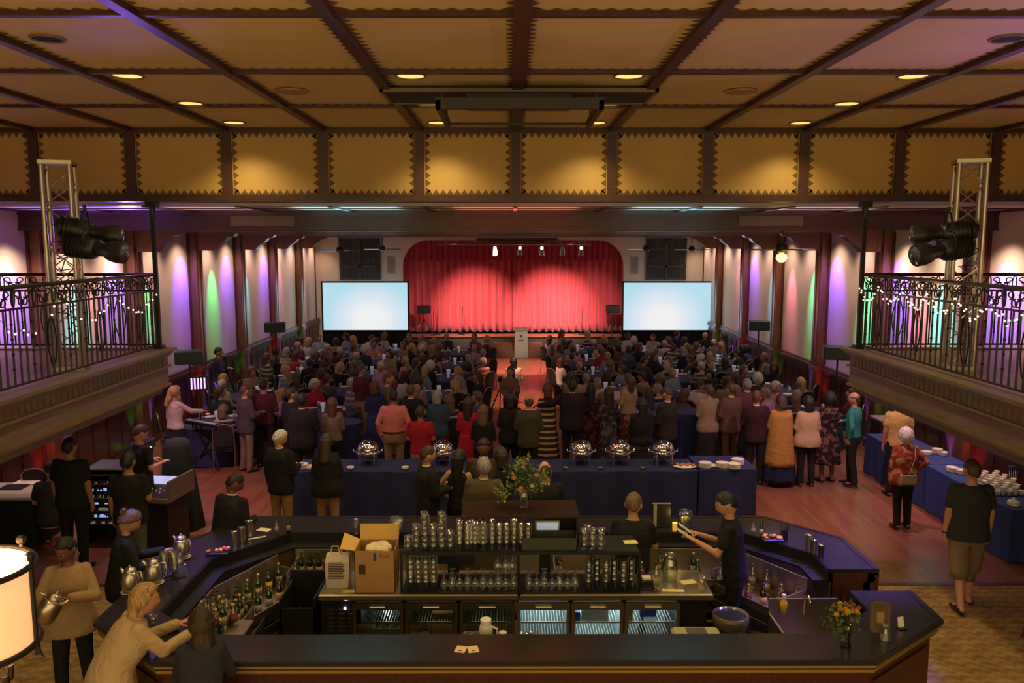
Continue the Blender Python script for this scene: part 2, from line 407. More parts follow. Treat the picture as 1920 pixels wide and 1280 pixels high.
# low ceiling with transverse beams
b = MB(); b.box(-HW, HW, 13.4, 36, 4.9, 5.0); struct(b, 'ceiling_low', CEILWHITE)
b = MB()
for y in COLS_Y[2:]: b.box(-HW, HW, y-.15, y+.15, 4.72, 4.9); b.box(-HW, HW, y-.19, y+.19, 4.84, 4.9); b.box(-HW, HW, y-.12, y+.12, 4.70, 4.72)
struct(b, 'trim_ceiling_beams', wood('beam_wood', (.13, .055, .035), (.22, .10, .06), .3))
# far wall with the rounded proscenium
AX0, AX1 = -4.46, 4.79; AT = 4.6; AR = 1.05
b = MB(); out = []
out.append((AX0, .62)); out.append((AX0, AT-AR))
for k in range(1, 9): a = PI-k*PI/16; out.append((AX0+AR+AR*math.cos(a), AT-AR+AR*math.sin(a)))
for k in range(0, 9): a = PI/2-k*PI/16; out.append((AX1-AR+AR*math.cos(a), AT-AR+AR*math.sin(a)))
out.append((AX1, .62))
def wallseg(poly):
    b.loft([[Vector((x, FAR_Y, z)) for x, z in poly], [Vector((x, FAR_Y+.3, z)) for x, z in poly]])
wallseg([(-HW-.2, 0), (AX0, 0), (AX0, AT-AR), (-HW-.2, AT-AR)]); wallseg([(AX1, 0), (HW+.2, 0), (HW+.2, AT-AR), (AX1, AT-AR)])
for i in range(1, len(out)-2):
    (xa, za), (xc, zc) = out[i], out[i+1]
    if abs(xc-xa) > 1e-4: wallseg([(xa, za), (xc, zc), (xc, 5.0), (xa, 5.0)])
wallseg([(-HW-.2, AT-AR), (AX0, AT-AR), (AX0, 5.0), (-HW-.2, 5.0)]); wallseg([(AX1, AT-AR), (HW+.2, AT-AR), (HW+.2, 5.0), (AX1, 5.0)])
struct(b, 'wall_far', mat('far_plaster', (.66, .50, .36), .9, var=.05, vscale=1))
b = MB(); b.box(-HW, HW, 36.0, 36.2, 0, 6); struct(b, 'wall_stage_back', BLACKPL)
# vents in the far wall
for x in (-4.95, 5.25):
    v = thing('wall_vent', 'tall grille vent in the far wall '+('left' if x < 0 else 'right')+' of the curtain', 'vent', (x, FAR_Y-.03, 3.55))
    b = MB(); b.box(-.16, .16, 0, .02, -.35, .35); b.build('frame', mat('vent_paint', (.42, .32, .26), .7), v)
    b = MB()
    for k in range(12): b.box(-.13, .13, -.015, 0, -.31+k*.054, -.285+k*.054)
    b.build('louvre', mat('vent_dark', (.30, .22, .18), .7), v)
# dark shuttered windows above the screens
for n, (xa, xc) in enumerate(((-7.05, -5.42), (5.75, 7.36))):
    b = MB(); z0, z1 = 3.02, 4.68; y = FAR_Y
    b.box(xa, xc, y-.06, y, z0, z1); o = struct(b, 'window_'+str(n+1), wood('shutter_wood', (.022, .016, .013), (.05, .035, .028), .5), label='dark wooden shuttered window over a projection screen')
    f = MB(); w = (xc-xa)
    for k in (0, .5, 1): f.box(xa+w*k-.045, xa+w*k+.045, y-.11, y-.06, z0, z1)
    f.box(xa-.05, xc+.05, y-.12, y-.06, z0-.08, z0); f.box(xa, xc, y-.11, y-.06, z0+.44, z0+.54); f.box(xa, xc, y-.11, y-.06, z1-.1, z1)
    for q in (0, 1):
        for k in range(1, 4): f.box(xa+w*(q*.5+k*.125)-.015, xa+w*(q*.5+k*.125)+.015, y-.09, y-.06, z0+.54, z1)
        for k in range(1, 9): f.box(xa+w*(q*.5+k*.055)-.012, xa+w*(q*.5+k*.055)+.012, y-.09, y-.06, z0, z0+.44)
    for zz in (z0+.85, z0+1.15): f.box(xa, xc, y-.09, y-.06, zz-.015, zz+.015)
    f.build('window_frame', wood('shutter_frame', (.035, .025, .02), (.075, .05, .04), .5), o)
# stage
b = MB(); b.box(AX0-.6, AX1+.6, 32.75, 36, .0, .62); struct(b, 'stage_floor', wood('stage_face', (.03, .025, .015), (.06, .045, .025), .6))
b = MB(); b.box(AX0-.62, AX1+.62, 32.68, 33.6, .62, .66); struct(b, 'trim_stage_edge', wood('stage_edge', (.35, .13, .06), (.45, .18, .08), .4))
b = MB(); b.box(-.65, 1.35, 31.6, 32.7, 0, .2); b.box(-.65, 1.35, 32.2, 32.7, .2, .42); struct(b, 'stage_steps', wood('step_wood', (.30, .14, .08), (.42, .2, .11), .4))
# curtain: pleated cloth with a valance
def pleats(x0, x1, z0, z1, y, amp, per, th, seed, flare=0.):
    rnd = random.Random(seed); m = MB(); nx = int((x1-x0)/per*8); ph = [rnd.uniform(-.6, .6) for _ in range(nx+2)]; rows = 10; n = nx+1
    f = []; 
    for k in range(rows+1):
        z = z1+(z0-z1)*k/rows; ring = []
        for i in range(n):
            x = x0+(x1-x0)*i/nx; j = i/8
            a = amp*(.75+.5*k/rows)*(math.sin(2*PI*j+ph[i//8]*1.0)+.35*math.sin(2*PI*j*.37+seed+k*.06))
            f.append((x, y+a, z))
    m.v = f; 
    for k in range(rows):
        for i in range(n-1): m.f.append((k*n+i, k*n+i+1, (k+1)*n+i+1, (k+1)*n+i)); m.m.append(0)
    return m
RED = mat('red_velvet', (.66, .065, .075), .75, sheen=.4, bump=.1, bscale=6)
t = thing('stage_curtain', 'red pleated stage curtain closed across the stage', 'curtain', (0, 0, 0))
for i, (xa, xc) in enumerate(((AX0-.3, .14), (.14, AX1+.3))):
    o = pleats(xa, xc, .70, 4.75, 34.1, .105, .30, .01, 3+i).build('drape', RED, t, True); md = o.modifiers.new('thick', 'SOLIDIFY'); md.thickness = .012
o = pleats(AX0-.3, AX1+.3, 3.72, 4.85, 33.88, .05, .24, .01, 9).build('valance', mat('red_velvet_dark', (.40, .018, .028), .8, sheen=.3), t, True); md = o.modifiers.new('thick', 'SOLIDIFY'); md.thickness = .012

# ================================================================ BALCONIES
WB = wood('balcony_paint', (.13, .092, .056), (.20, .145, .09), .45, (6, .8, 6))
for s, sn in ((-1, 'left'), (1, 'right')):
    b = MB()
    def sb(p, q, y0, y1, z0, z1, mi=0):
        a, c = sorted((s*p, s*q)); b.box(a, c, y0, y1, z0, z1, mi)
    sb(4.95, HW, -1, 11.3, 2.62, 2.95, 0)
    struct(b, 'floor_balcony_'+sn, wood('balcony_boards', (.20, .11, .05), (.34, .19, .08), .4, (8, .6, 8)))
    b = MB()
    sb(4.90, 4.97, -1, 11.32, 2.42, 2.93); sb(4.80, 5.05, -1, 11.42, 2.93, 2.97); sb(4.84, 4.99, -1, 11.38, 2.895, 2.93); sb(4.87, 4.97, -1, 11.35, 2.865, 2.895)
    sb(4.865, 4.97, -1, 11.36, 2.70, 2.73); sb(4.97, 5.10, -1, 11.25, 2.33, 2.42); sb(5.1, 5.2, -1, 11.2, 2.26, 2.36)
    sb(4.97, HW, 11.25, 11.32, 2.42, 2.93); sb(4.9, HW, 11.25, 11.42, 2.93, 2.97); sb(4.9, HW, 11.25, 11.36, 2.70, 2.73)
    for k in range(64):      # fine reeding of the upper frieze
        y = 4.2+k*.11; a, c = sorted((s*4.885, s*4.90)); b.box(a, c, y, y+.055, 2.735, 2.86)
    struct(b, 'trim_balcony_fascia_'+sn, WB, label='brown painted moulded balcony fascia')
    b = MB(); sb(4.872, 4.90, -1, 11.34, 2.43, 2.465); struct(b, 'trim_balcony_gilt_'+sn, BRASS)
    b = MB(); sb(5.0, HW, -1, 11.3, 2.5, 2.62); struct(b, 'ceiling_balcony_'+sn, mat('soffit_dark', (.05, .03, .02), .8))
    b = MB(); a, c = sorted((s*HW, s*(HW-.3))); b.box(a, c, -1, 11.2, 2.95, 3.22); struct(b, 'baseboard_balcony_'+sn, BLACKPL)
    # iron post from the balcony to the beam
    b = MB(); b.box(s*BAL_X-.026, s*BAL_X+.026, 11.215, 11.265, 2.96, BEAM_B-.03)
    b.box(s*BAL_X-.06, s*BAL_X+.06, 11.18, 11.30, 2.96, 3.02); b.box(s*BAL_X-.07, s*BAL_X+.07, 11.17, 11.31, 4.95, BEAM_B-.03)
    b.lathe([(.03, 0), (.04, .12), (.06, .2)], (s*BAL_X, 11.24, 4.8), 8)
    struct(b, 'column_iron_'+sn, BLACKIRON, label='thin black iron post from balcony corner to beam')
    # railing: two runs
    for run in ('front', 'end'):
        rail = thing('balcony_railing', 'black wrought iron railing with scrolls, '+('long run above the bar' if run == 'front' else 'short end run facing the stage')+' on the '+sn+' balcony', 'railing', (0, 0, 0), 0, None)
        if run == 'front': P = lambda t, z, o=0: Vector((s*(BAL_X)+o, 11.2-t, z)); L = 6.4
        else: P = lambda t, z, o=0: Vector((s*(BAL_X+.02+t), 11.24+o, z)); L = 3.0
        b = MB()
        for z, r in ((4.02, .026), (3.80, .014), (3.03, .014)): b.tube([P(0, z), P(L, z)], r, 6)
        b.build('rail', BLACKIRON, rail)
        nb = int(L/.115); base = None
        for k in range(nb):
            q = MB(); tt = .06+k*.115
            if k % 9 == 4:      # a scrolled ornamental baluster
                q.tube([P(tt, 3.03), P(tt, 3.80)], .013, 6)
                for sg in (-1, 1):
                    pts = [P(tt+sg*(.03+.05*math.sin(u*PI)), 3.15+.5*u) for u in [i/8 for i in range(9)]]; q.tube(pts, .008, 5)
            else:
                q.tube([P(tt, 3.03), P(tt, 3.80)], .0105, 6)
                if k % 3 == 1:
                    for zz in (3.2, 3.35, 3.5, 3.65): q.ell(P(tt, zz), .018, 6, 4)
            q.build('baluster', BLACKIRON, rail)
        ns = int(L/.36)
        for k in range(ns):
            q = MB(); c = .18+k*.36
            for sg in (-1, 1):      # S scrolls curling at both ends
                pts = []
                for i in range(21):
                    u = i/20
                    if u < .35: a = PI*1.6*(1-u/.35); rr = .045; pts.append(P(c+sg*(.09+rr*math.cos(a)), 3.94+rr*math.sin(a)*.9))
                    elif u > .65: a = PI*1.6*((u-.65)/.35); rr = .045; pts.append(P(c+sg*(.03-rr*math.cos(a)), 3.87-rr*math.sin(a)*.9))
                    else: w = (u-.35)/.3; pts.append(P(c+sg*(.135-w*.15), 3.94-w*.07))
                q.tube(pts, .0085, 5)
            ring = [P(c+.165+.03*math.cos(a), 3.91+.09*math.sin(a)) for a in [i*PI/6 for i in range(13)]]; q.tube(ring, .008, 5)
            q.build('scroll', BLACKIRON, rail)
# small scroll stand ornament on each balcony is part of the fairy-light rail
BULB = mat('fairy_bulb', (1, .8, .45), .5, emit=(1, .78, .38), es=9)
rnd = random.Random(11)
for s, sn in ((-1, 'left'), (1, 'right')):
    t = thing('string_lights', 'string of tiny warm fairy lights draped along the '+sn+' balcony railing', 'string lights')
    pts = []; nsw = 3 if s < 0 else 6; T0, T1 = 0.02, 3.7
    for k in range(nsw):
        for i in range(12):
            u = i/12; tt = T0+(T1-T0)*(k+u)/nsw; sag = (.30 if s < 0 else .17)*math.sin(PI*u)
            pts.append(Vector((s*(BAL_X-.045)+rnd.uniform(-.015, .015), 11.2-tt, 3.86-sag+rnd.uniform(-.03, .03))))
    b = MB(); b.tube(pts, .004, 4); b.build('wire', mat('green_wire', (.05, .07, .03), .7), t)
    q = MB(); q.ell((0, 0, 0), .0095, 8, 5); bm_ = q.mesh('bulb', BULB, True)
    for i, p in enumerate(pts):
        if s < 0 and rnd.random() < .25: continue
        o = bpy.data.objects.new('bulb', bm_); COL.objects.link(o); o.parent = t; o.location = p+Vector((-s*.01, 0, rnd.uniform(-.04, .02)))
    if s < 0: point((s*4.8, 10.6, 3.7), 1.0, WARM, .1)
    else: point((s*4.8, 9.6, 3.8), 2.0, WARM, .1)

# ================================================================ TRUSS TOWERS WITH STAGE LIGHTS
def truss(x, y, z0, z1, rz, label):
    t = thing('truss_tower', label, 'truss tower', (x, y, z0), rz); h = z1-z0; a = .145
    for sx, sy in ((-1, -1), (1, -1), (1, 1), (-1, 1)): MB().tube([(sx*a, sy*a, 0), (sx*a, sy*a, h)], .027, 10).build('chord', ALU, t, 'auto')
    for i, (p, q) in enumerate((((-a, -a), (a, -a)), ((a, -a), (a, a)), ((a, a), (-a, a)), ((-a, a), (-a, -a)))):
        b = MB(); n = 10; st = (h-.1)/n
        for k in range(n):
            u, w = (p, q) if k % 2 == 0 else (q, p); b.tube([(u[0], u[1], .05+k*st), (w[0], w[1], .05+(k+1)*st)], .008, 6)
        b.build('lacing', ALU, t)
    for z in (0, h-.045): MB().box(-a-.03, a+.03, -a-.03, a+.03, z, z+.012).box(-a-.03, a+.03, -a-.03, -a+.01, z, z+.05).box(-a-.03, a+.03, a-.01, a+.03, z, z+.05).box(-a-.03, -a+.01, -a, a, z, z+.05).box(a-.01, a+.03, -a, a, z, z+.05).build('end_plate', ALU, t)
    b = MB(); rr = random.Random(int(x*10))
    for k in range(7):
        pts = [(rr.uniform(-.1, .14), rr.uniform(-.14, .1), h*(.2+.07*k+.02*j)+rr.uniform(-.05, .05)) for j in range(6)]
        b.tube(pts, .007, 5)
    b.build('cable_loom', RUBBER, t)
    return t
def stage_light(x, y, z, rz, tilt, label, big=1.0):
    t = thing('stage_light', label, 'stage light', (x, y, z), rz)
    Mt = Matrix.Rotation(tilt, 4, 'X') @ Matrix.Scale(big, 4)
    b = MB(); b.lathe([(.075, -.30), (.10, -.27), (.115, -.12), (.115, .02), (.09, .06)], (0, 0, 0), 18, 0, Mt, 'y')
    for k in range(5): b.lathe([(.125, -.24+k*.045), (.125, -.225+k*.045)], (0, 0, 0), 18, 0, Mt, 'y')
    b.build('lamp_housing', BLACKPL, t, 'auto')
    b = MB(); b.lathe([(.07, .05), (.07, .16), (.10, .2), (.115, .27), (.115, .36), (.10, .365)], (0, 0, 0), 18, 0, Mt, 'y'); b.build('lens_tube', BLACKPL, t, 'auto')
    b = MB(); b.lathe([(.095, .366), (.04, .385), (0, .388)], (0, 0, 0), 18, 0, Mt, 'y'); b.build('lens', mat('lens_glass', (.05, .05, .07), .05), t, True)
    b = MB(); b.tube([(-.15, 0, 0), (-.15, 0, .12), (-.08, 0, .22), (.08, 0, .22), (.15, 0, .12), (.15, 0, 0)], .012, 6); b.tube([(0, 0, .22), (0, 0, .3)], .02, 6)
    b.build('yoke', BLACKIRON, t)
    return t
TL = GY(121, 500, 9.5); TR = GY(1807, 500, 9.5)
truss(TL.x, 9.5, BAL_Z, 5.40, R(18), 'square aluminium truss tower standing on the left balcony')
truss(TR.x, 9.5, BAL_Z, 5.42, R(-18), 'square aluminium truss tower standing on the right balcony')
stage_light(TL.x+.36, 9.35, 4.60, R(-75), R(-10), 'upper black stage spotlight clamped to the left truss tower', 1.05)
stage_light(TL.x+.46, 9.25, 4.40, R(-95), R(-8), 'lower black stage spotlight pointing right on the left truss tower', 1.1)
stage_light(TR.x-.30, 9.35, 4.58, R(75), R(-5), 'upper black stage spotlight clamped to the right truss tower', 1.05)
stage_light(TR.x-.36, 9.25, 4.38, R(100), R(-10), 'lower black stage spotlight pointing left on the right truss tower', 1.1)

# ================================================================ CEILING FITTINGS
GLOWD = mat('downlight_glow', (1, .8, .4), .5, emit=(1.0, .64, .16), es=1.25)
def downlight(x, y, z, r, lit, label, group):
    t = thing('ceiling_light', label, 'ceiling light', (x, y, z), 0, group)
    b = MB(); b.lathe([(r, -.012), (r, 0), (r*.86, 0), (r*.86, -.012)], (0, 0, 0), 28, closed=True); b.build('trim_ring', mat('light_trim', (.16, .11, .05), .5), t, 'auto')
    b = MB(); b.lathe([(r*.86, -.004), (r*.86, 0)], (0, 0, 0), 28)
    b.build('diffuser', GLOWD if lit else mat('unlit_recess', (.006, .005, .004), .9), t)
    return t
for i, (x, y) in enumerate(DL):
    cn = ['far left', 'left of the centre batten', 'right of the centre batten', 'far right'][i % 4]; rn = ['nearest row', 'middle row', 'row next to the beam'][i//4]
    downlight(x, y, CEIL-.002, .15, True, 'lit ceiling light, '+cn+', '+rn, 'lit ceiling lights over the bar')
downlight(-3.57, 6.41, CEIL-.002, .13, False, 'unlit dark recessed light at upper left of the ceiling', 'unlit ceiling lights')
downlight(3.85, 6.38, CEIL-.002, .13, False, 'unlit dark recessed light at upper right of the ceiling', 'unlit ceiling lights')
for x in (-2.25, 2.4):
    b = MB(); b.lathe([(.16, -.012), (.17, 0)], (x, 8.5, CEIL-.012), 28)
    tag(b.build('ceiling_speaker', mat('speaker_paint', (.30, .19, .07), .7), None, 'auto'), 'flat round tan speaker cover in the ceiling, '+('left' if x < 0 else 'right')+' of the projector lift', 'ceiling speaker')
for x in (-1.12, 2.45, 4.9, -4.2):
    o = downlight(x, 12.6, 4.985, .13, True, 'small lit downlight in the ceiling strip behind the beam, '+{-1.12: 'left of centre', 2.45: 'right of centre', 4.9: 'far right', -4.2: 'far left'}[x], 'lights behind the beam')
# projector lift: trimmed hatch, hanging frame and projector
t = thing('projector_lift', 'dark ceiling hatch with a hanging projector frame', 'projector lift', (.1, 8.3, CEIL))
b = MB(); b.box(-1.36, 1.36, -.05, .62, -.06, -.052); b.build('hatch_cover', mat('hatch_dark', (.02, .015, .01), .7), t)
b = MB(); b.box(-1.4, 1.4, -.09, -.05, -.07, -.03); b.box(-1.4, 1.4, .62, .66, -.07, -.03); b.box(-1.4, -1.36, -.09, .66, -.07, -.03); b.box(1.36, 1.4, -.09, .66, -.07, -.03); b.build('hatch_trim', MATS['light_trim'], t)
b = MB(); x0, x1, y0, y1, z = -.80, .80, -.55, .68, -.26
b.box(x0, x1, y0, y0+.07, z-.05, z+.05); b.box(x0, x1, y1-.03, y1, z-.03, z); b.box(x0, x0+.05, y0, y1, z-.05, z+.03); b.box(x1-.05, x1, y0, y1, z-.05, z+.03)
for x in (x0+.02, x1-.02):
    b.box(x-.012, x+.012, -.0, .03, z, -.05); b.box(x-.012, x+.012, .58, .61, z, -.05)
b.build('lift_frame', mat('lift_frame_dark', (.03, .02, .014), .5), t)
b = MB(); b.bbox(-.55, .55, -.1, .3, -.2, -.062, .02); b.build('projector_body', BLACKPL, t); b = MB(); b.lathe([(.05, 0), (.06, .04)], (.3, .3, -.13), 14, 0, None, 'y'); b.build('projector_lens', BLACKPL, t)
# ceiling fans
def fan(px, py, y, r, lit, label):
    p = GY(px, py, y); t = thing('ceiling_fan', label, 'ceiling fan', (p.x, p.y, p.z)); top = 4.88-p.z
    b = MB(); b.tube([(0, 0, .05), (0, 0, top)], .018, 8); b.lathe([(.03, top-.1), (.07, top-.03), (.075, top)], (0, 0, 0), 12); b.build('down_rod', mat('fan_bronze', (.05, .035, .025), .4, .6), t)
    b = MB(); b.lathe([(.02, .14), (.09, .1), (.11, .03), (.10, -.03), (.05, -.06), (0, -.06)], (0, 0, 0), 16); b.build('motor', MATS['fan_bronze'], t, 'auto')
    for k in range(4):
        a = k*PI/2+R(8); M_ = Matrix.Rotation(a, 4, 'Z') @ Matrix.Rotation(R(10), 4, 'X')
        b = MB(); b.bbox(.13, r, -.065, .065, -.006, .006, .005, 0, M_); b.build('blade', mat('fan_blade', (.16, .12, .10), .35), t)
    if lit:
        b = MB(); b.lathe([(.03, -.06), (.09, -.10), (.10, -.16), (.05, -.22), (0, -.23)], (0, 0, 0), 16); b.build('lamp_shade', mat('fan_lamp', (1, .8, .3), .5, emit=(1, .72, .12), es=5), t, True); point((p.x, p.y, p.z-.3), 6, (1, .75, .25))
fan(637, 470, 24.6, .62, False, 'dark ceiling fan left of the shuttered window over the left screen')
fan(717, 467, 28.0, .62, False, 'dark ceiling fan right of the shuttered window over the left screen')
fan(1212, 467, 25.0, .62, False, 'dark ceiling fan left of the shuttered window over the right screen')
fan(1297, 468, 27.5, .62, False, 'dark ceiling fan right of the shuttered window over the right screen')
fan(1466, 468, 14.6, .66, True, 'ceiling fan with a glowing yellow lamp near the right wall')
# stage lighting bar with five spotlights
t = thing('lighting_bar', 'white pipe hung before the curtain for stage spotlights', 'lighting bar', (0, 28.5, 4.42))
b = MB(); b.tube([(-2.6, 0, 0), (2.9, 0, 0)], .022, 8); b.tube([(-2.4, 0, .09), (2.8, 0, .09)], .012, 6); b.build('pipe', mat('pipe_grey', (.35, .3, .3), .4, .5), t)
for x in (-2.2, -1.2, -.2, .8, 1.8, 2.7): MB().tube([(x, 0, 0), (x, 0, .48)], .01, 6).build('hanger', MATS['pipe_grey'], t)
t = thing('suspended_rig', 'flat dark rig hung from two rods above the stage lights', 'lighting rig', (.2, 21.0, 4.60))
b = MB(); b.bbox(-1.05, 1.05, -.3, .3, -.06, .0, .02); b.bbox(-.7, .7, -.25, .25, -.12, -.06, .02); b.build('rig_tray', mat('rig_dark', (.04, .03, .03), .5), t)
for x in (-1.0, .95): MB().tube([(x, 0, 0), (x, 0, .295)], .012, 6).build('rod', MATS['pipe_grey'], t)
for i, (px, lit) in enumerate(((928, 1), (975, 1), (1016, 1), (1055, 0), (1090, 1))):
    p = GY(px, 470, 28.3)
    t = thing('track_spotlight', ['', '', '', '', ''][i]+'silver can spotlight, %s from the left on the bar before the curtain' % ['first', 'second', 'third', 'fourth', 'fifth'][i], 'spotlight', (p.x, 28.4, p.z), 0, 'spotlights on the bar')
    Mt = Matrix.Rotation(R(25), 4, 'X')
    b = MB(); b.lathe([(.06, -.12), (.085, .0), (.095, .16)], (0, 0, 0), 14, 0, Mt @ Matrix.Rotation(R(180), 4, 'X')); b.build('can', mat('can_silver', (.5, .42, .38), .3, .6), t, 'auto')
    b = MB(); b.ell((0, -.09, .10), (.06, .05, .06), 10, 6); b.build('reflector_glow', mat('can_glow', (1, .9, .8), .4, emit=(1, .85, .7), es=(3.0)) if lit else MATS['can_silver'], t, True)
    MB().tube([(0, 0, .1), (0, .10, 4.42-p.z)], .01, 5).build('clamp', BLACKIRON, t)

# ================================================================ PROJECTION SCREENS
def screen_mat(name, cx):
    m = mat(name, (.8, .85, .9), .7); N, L, b_ = nodes_of(m)
    tc = N.new('ShaderNodeTexCoord'); mp = N.new('ShaderNodeMapping'); mp.inputs['Location'].default_value = (cx, 0, .35); mp.inputs['Scale'].default_value = (.55, 0, .62)
    ln = N.new('ShaderNodeVectorMath'); ln.operation = 'LENGTH'; r = N.new('ShaderNodeValToRGB')
    e = r.color_ramp.elements; e[0].position = .30; e[0].color = (.86, .87, .88, 1); e[1].position = 1.05; e[1].color = (.44, .72, .84, 1)
    q = e.new(.62); q.color = (.68, .79, .90, 1)
    L.new(tc.outputs['Object'], mp.inputs[0]); L.new(mp.outputs[0], ln.inputs[0]); L.new(ln.outputs['Value'], r.inputs[0])
    L.new(r.outputs[0], b_.inputs['Emission Color']); b_.inputs['Emission Strength'].default_value = .98; b_.inputs['Base Color'].default_value = (.1, .1, .1, 1)
    return m
for s, (xa, xc, lab) in ((-1, (602, 768, 'left')), (1, (1167, 1334, 'right'))):
    Y = 32.0; a = GY(xa, 527, Y); c = GY(xc, 621, Y); mx = (a.x+c.x)/2; mz = (a.z+c.z)/2; w = c.x-a.x; h = a.z-c.z
    t = thing('projection_screen', 'bright pale blue projection screen '+lab+' of the stage curtain', 'projection screen', (mx, Y, 0))
    b = MB(); b.box(-w/2+.05, w/2-.05, -.03, 0, -h/2+.05, h/2-.05); b.build('screen_surface', screen_mat('screen_glow_'+lab, .12*s), t, loc=(0, 0, mz))
    b = MB(); z0, z1 = c.z, a.z
    b.box(-w/2, w/2, -.05, .02, z1-.06, z1); b.box(-w/2, w/2, -.05, .02, z0, z0+.06); b.box(-w/2, -w/2+.06, -.05, .02, z0, z1); b.box(w/2-.06, w/2, -.05, .02, z0, z1); b.build('screen_frame', BLACKPL, t)
    sk = pleats(-w/2, w/2, .02, z0+.02, 0, .03, .35, .01, 5).build('skirt', mat('black_drape', (.008, .012, .014), .9), t, True); sk.modifiers.new('thick', 'SOLIDIFY').thickness = .01
    for x in (-w/2+.4, w/2-.4): MB().tube([(x, .1, 0), (x, .1, z1-.1)], .02, 6).tube([(x, -.25, .02), (x, .5, .02)], .02, 6).build('leg', BLACKIRON, t)
# screen glow reaching the side walls and beams
for s in (-1, 1): area((s*5.9, 31.8, 2.1), (s*5.4, 20, 3.2), 32, (.55, .78, 1.0), 3.2, 1.9)

# ================================================================ SPEAKERS ON STANDS
def pa(px, py, y, w, h, rz, label, col, base=0.):
    p = GY(px, py, y); t = thing('loudspeaker', label+', on a pole stand', 'loudspeaker', (p.x, y, p.z), rz)
    b = MB(); d = .30; b.bbox(-w/2, w/2, -d/2, d/2, -h/2, h/2, .02); b.build('cabinet', mat('spk_'+col, {'black': (.015, .014, .016), 'green': (.012, .075, .065)}[col], .5), t)  # green variant has the green light painted into the cabinet colour
    b = MB(); b.bbox(-w/2+.02, w/2-.02, -d/2-.012, -d/2, -h/2+.02, h/2-.02, .004); b.build('grille', BLACKPL, t)
    q = thing('speaker_stand', 'black stand under the '+label, 'speaker stand', (p.x, y, base))
    MB().tube([(0, 0, .1), (0, 0, p.z-h/2-.005-base)], .02, 8).build('pole', BLACKIRON, q)
    for k in range(3):
        a = k*2*PI/3+.3; MB().tube([(0, 0, .7), (.42*math.cos(a), .42*math.sin(a), .02)], .014, 6).build('leg', BLACKIRON, q)
pa(355, 669, 15.8, .54, .27, R(15), 'wide green lit speaker by the left wall nearest the balcony', 'green')
pa(1571, 661, 16.2, .58, .28, R(-15), 'wide green lit speaker by the right wall nearest the balcony', 'green')
pa(516, 613, 21.7, .56, .27, R(10), 'black speaker before the fourth column of the left wall', 'black')
pa(1423, 610, 21.7, .56, .27, R(-10), 'dark green lit speaker before the fourth column of the right wall', 'green')
pa(795, 580, 33.0, .56, .32, R(0), 'black speaker on the left of the stage', 'black', .67)
pa(1149, 579, 33.0, .56, .32, R(0), 'black speaker on the right of the stage', 'black', .67)
# microphone stands on the stage
for px in (820, 866, 1090, 812):
    p = GY(px, 632, 33.3 if px != 812 else 33.1); 
    t = thing('microphone_stand', 'thin black microphone stand on the stage, '+{820: 'second from the left', 866: 'third from the left', 1090: 'right of the lectern', 812: 'leftmost'}[px], 'microphone stand', (p.x, p.y, .662), 0, 'microphone stands on the stage')
    MB().lathe([(.14, 0), (.13, .02), (.02, .03)], (0, 0, 0), 14).build('base', BLACKIRON, t)
    MB().tube([(0, 0, .02), (.03, 0, .95), (.05, -.05, 1.15)], .012, 6).build('pole', BLACKIRON, t)
# lectern
p = GY(977, 659, 31.4)
t = thing('lectern', 'tall white lectern with a small crest before the stage', 'lectern', (p.x, 31.35, .0))
WL = mat('lectern_white', (.62, .60, .52), .5)
b = MB(); b.loft([[Vector((x, y, 0)) for x, y in ((-.27, -.2), (.27, -.2), (.27, .2), (-.27, .2))], [Vector((x, y, 1.08)) for x, y in ((-.25, -.16), (.25, -.16), (.25, .22), (-.25, .22))]]); b.build('body', WL, t)
b = MB(); b.loft([[Vector(q) for q in ((-.29, -.22, 1.06), (.29, -.22, 1.06), (.29, .26, 1.10), (-.29, .26, 1.10))], [Vector(q) for q in ((-.29, -.22, 1.10), (.29, -.22, 1.10), (.29, .26, 1.15), (-.29, .26, 1.15))]]); b.build('top', mat('lectern_top', (.45, .44, .36), .5), t)
b = MB(); b.lathe([(.05, 0), (.05, .004)], (0, -.2, .85), 16, 0, None, 'y'); b.box(-.12, .12, -.2, -.195, .68, .70); b.build('crest', mat('crest_brown', (.12, .08, .05), .6), t)
# floor uplights
q = MB(); q.lathe([(.07, 0), (.08, .03), (.08, .12), (.07, .14)], (0, 0, 0), 14)
qm = {}
for i, (s, y, c, p_) in enumerate(UPL):
    cn = 'blue' if c is BLU else ('red' if c[0] > .5 else 'green')
    t = thing('floor_uplight', cn+' glowing floor uplight at the '+['third', 'fourth', 'fifth', 'sixth', 'seventh', 'eighth'][min(range(6), key=lambda k: abs(COLS_Y[k+2]-y))]+' column of the '+('left' if s < 0 else 'right')+' wall', 'uplight', (s*(HW-.40), y, 0), 0, 'coloured uplights along the walls')
    if 'can' not in qm: qm['can'] = q.mesh('can', BLACKPL, 'auto')
    o = bpy.data.objects.new('can', qm['can']); COL.objects.link(o); o.parent = t
    MB().lathe([(.06, .141), (.05, .15)], (0, 0, 0), 12).build('lens', mat('led_'+cn, (.1, .1, .1), .4, emit=c, es=6), t)
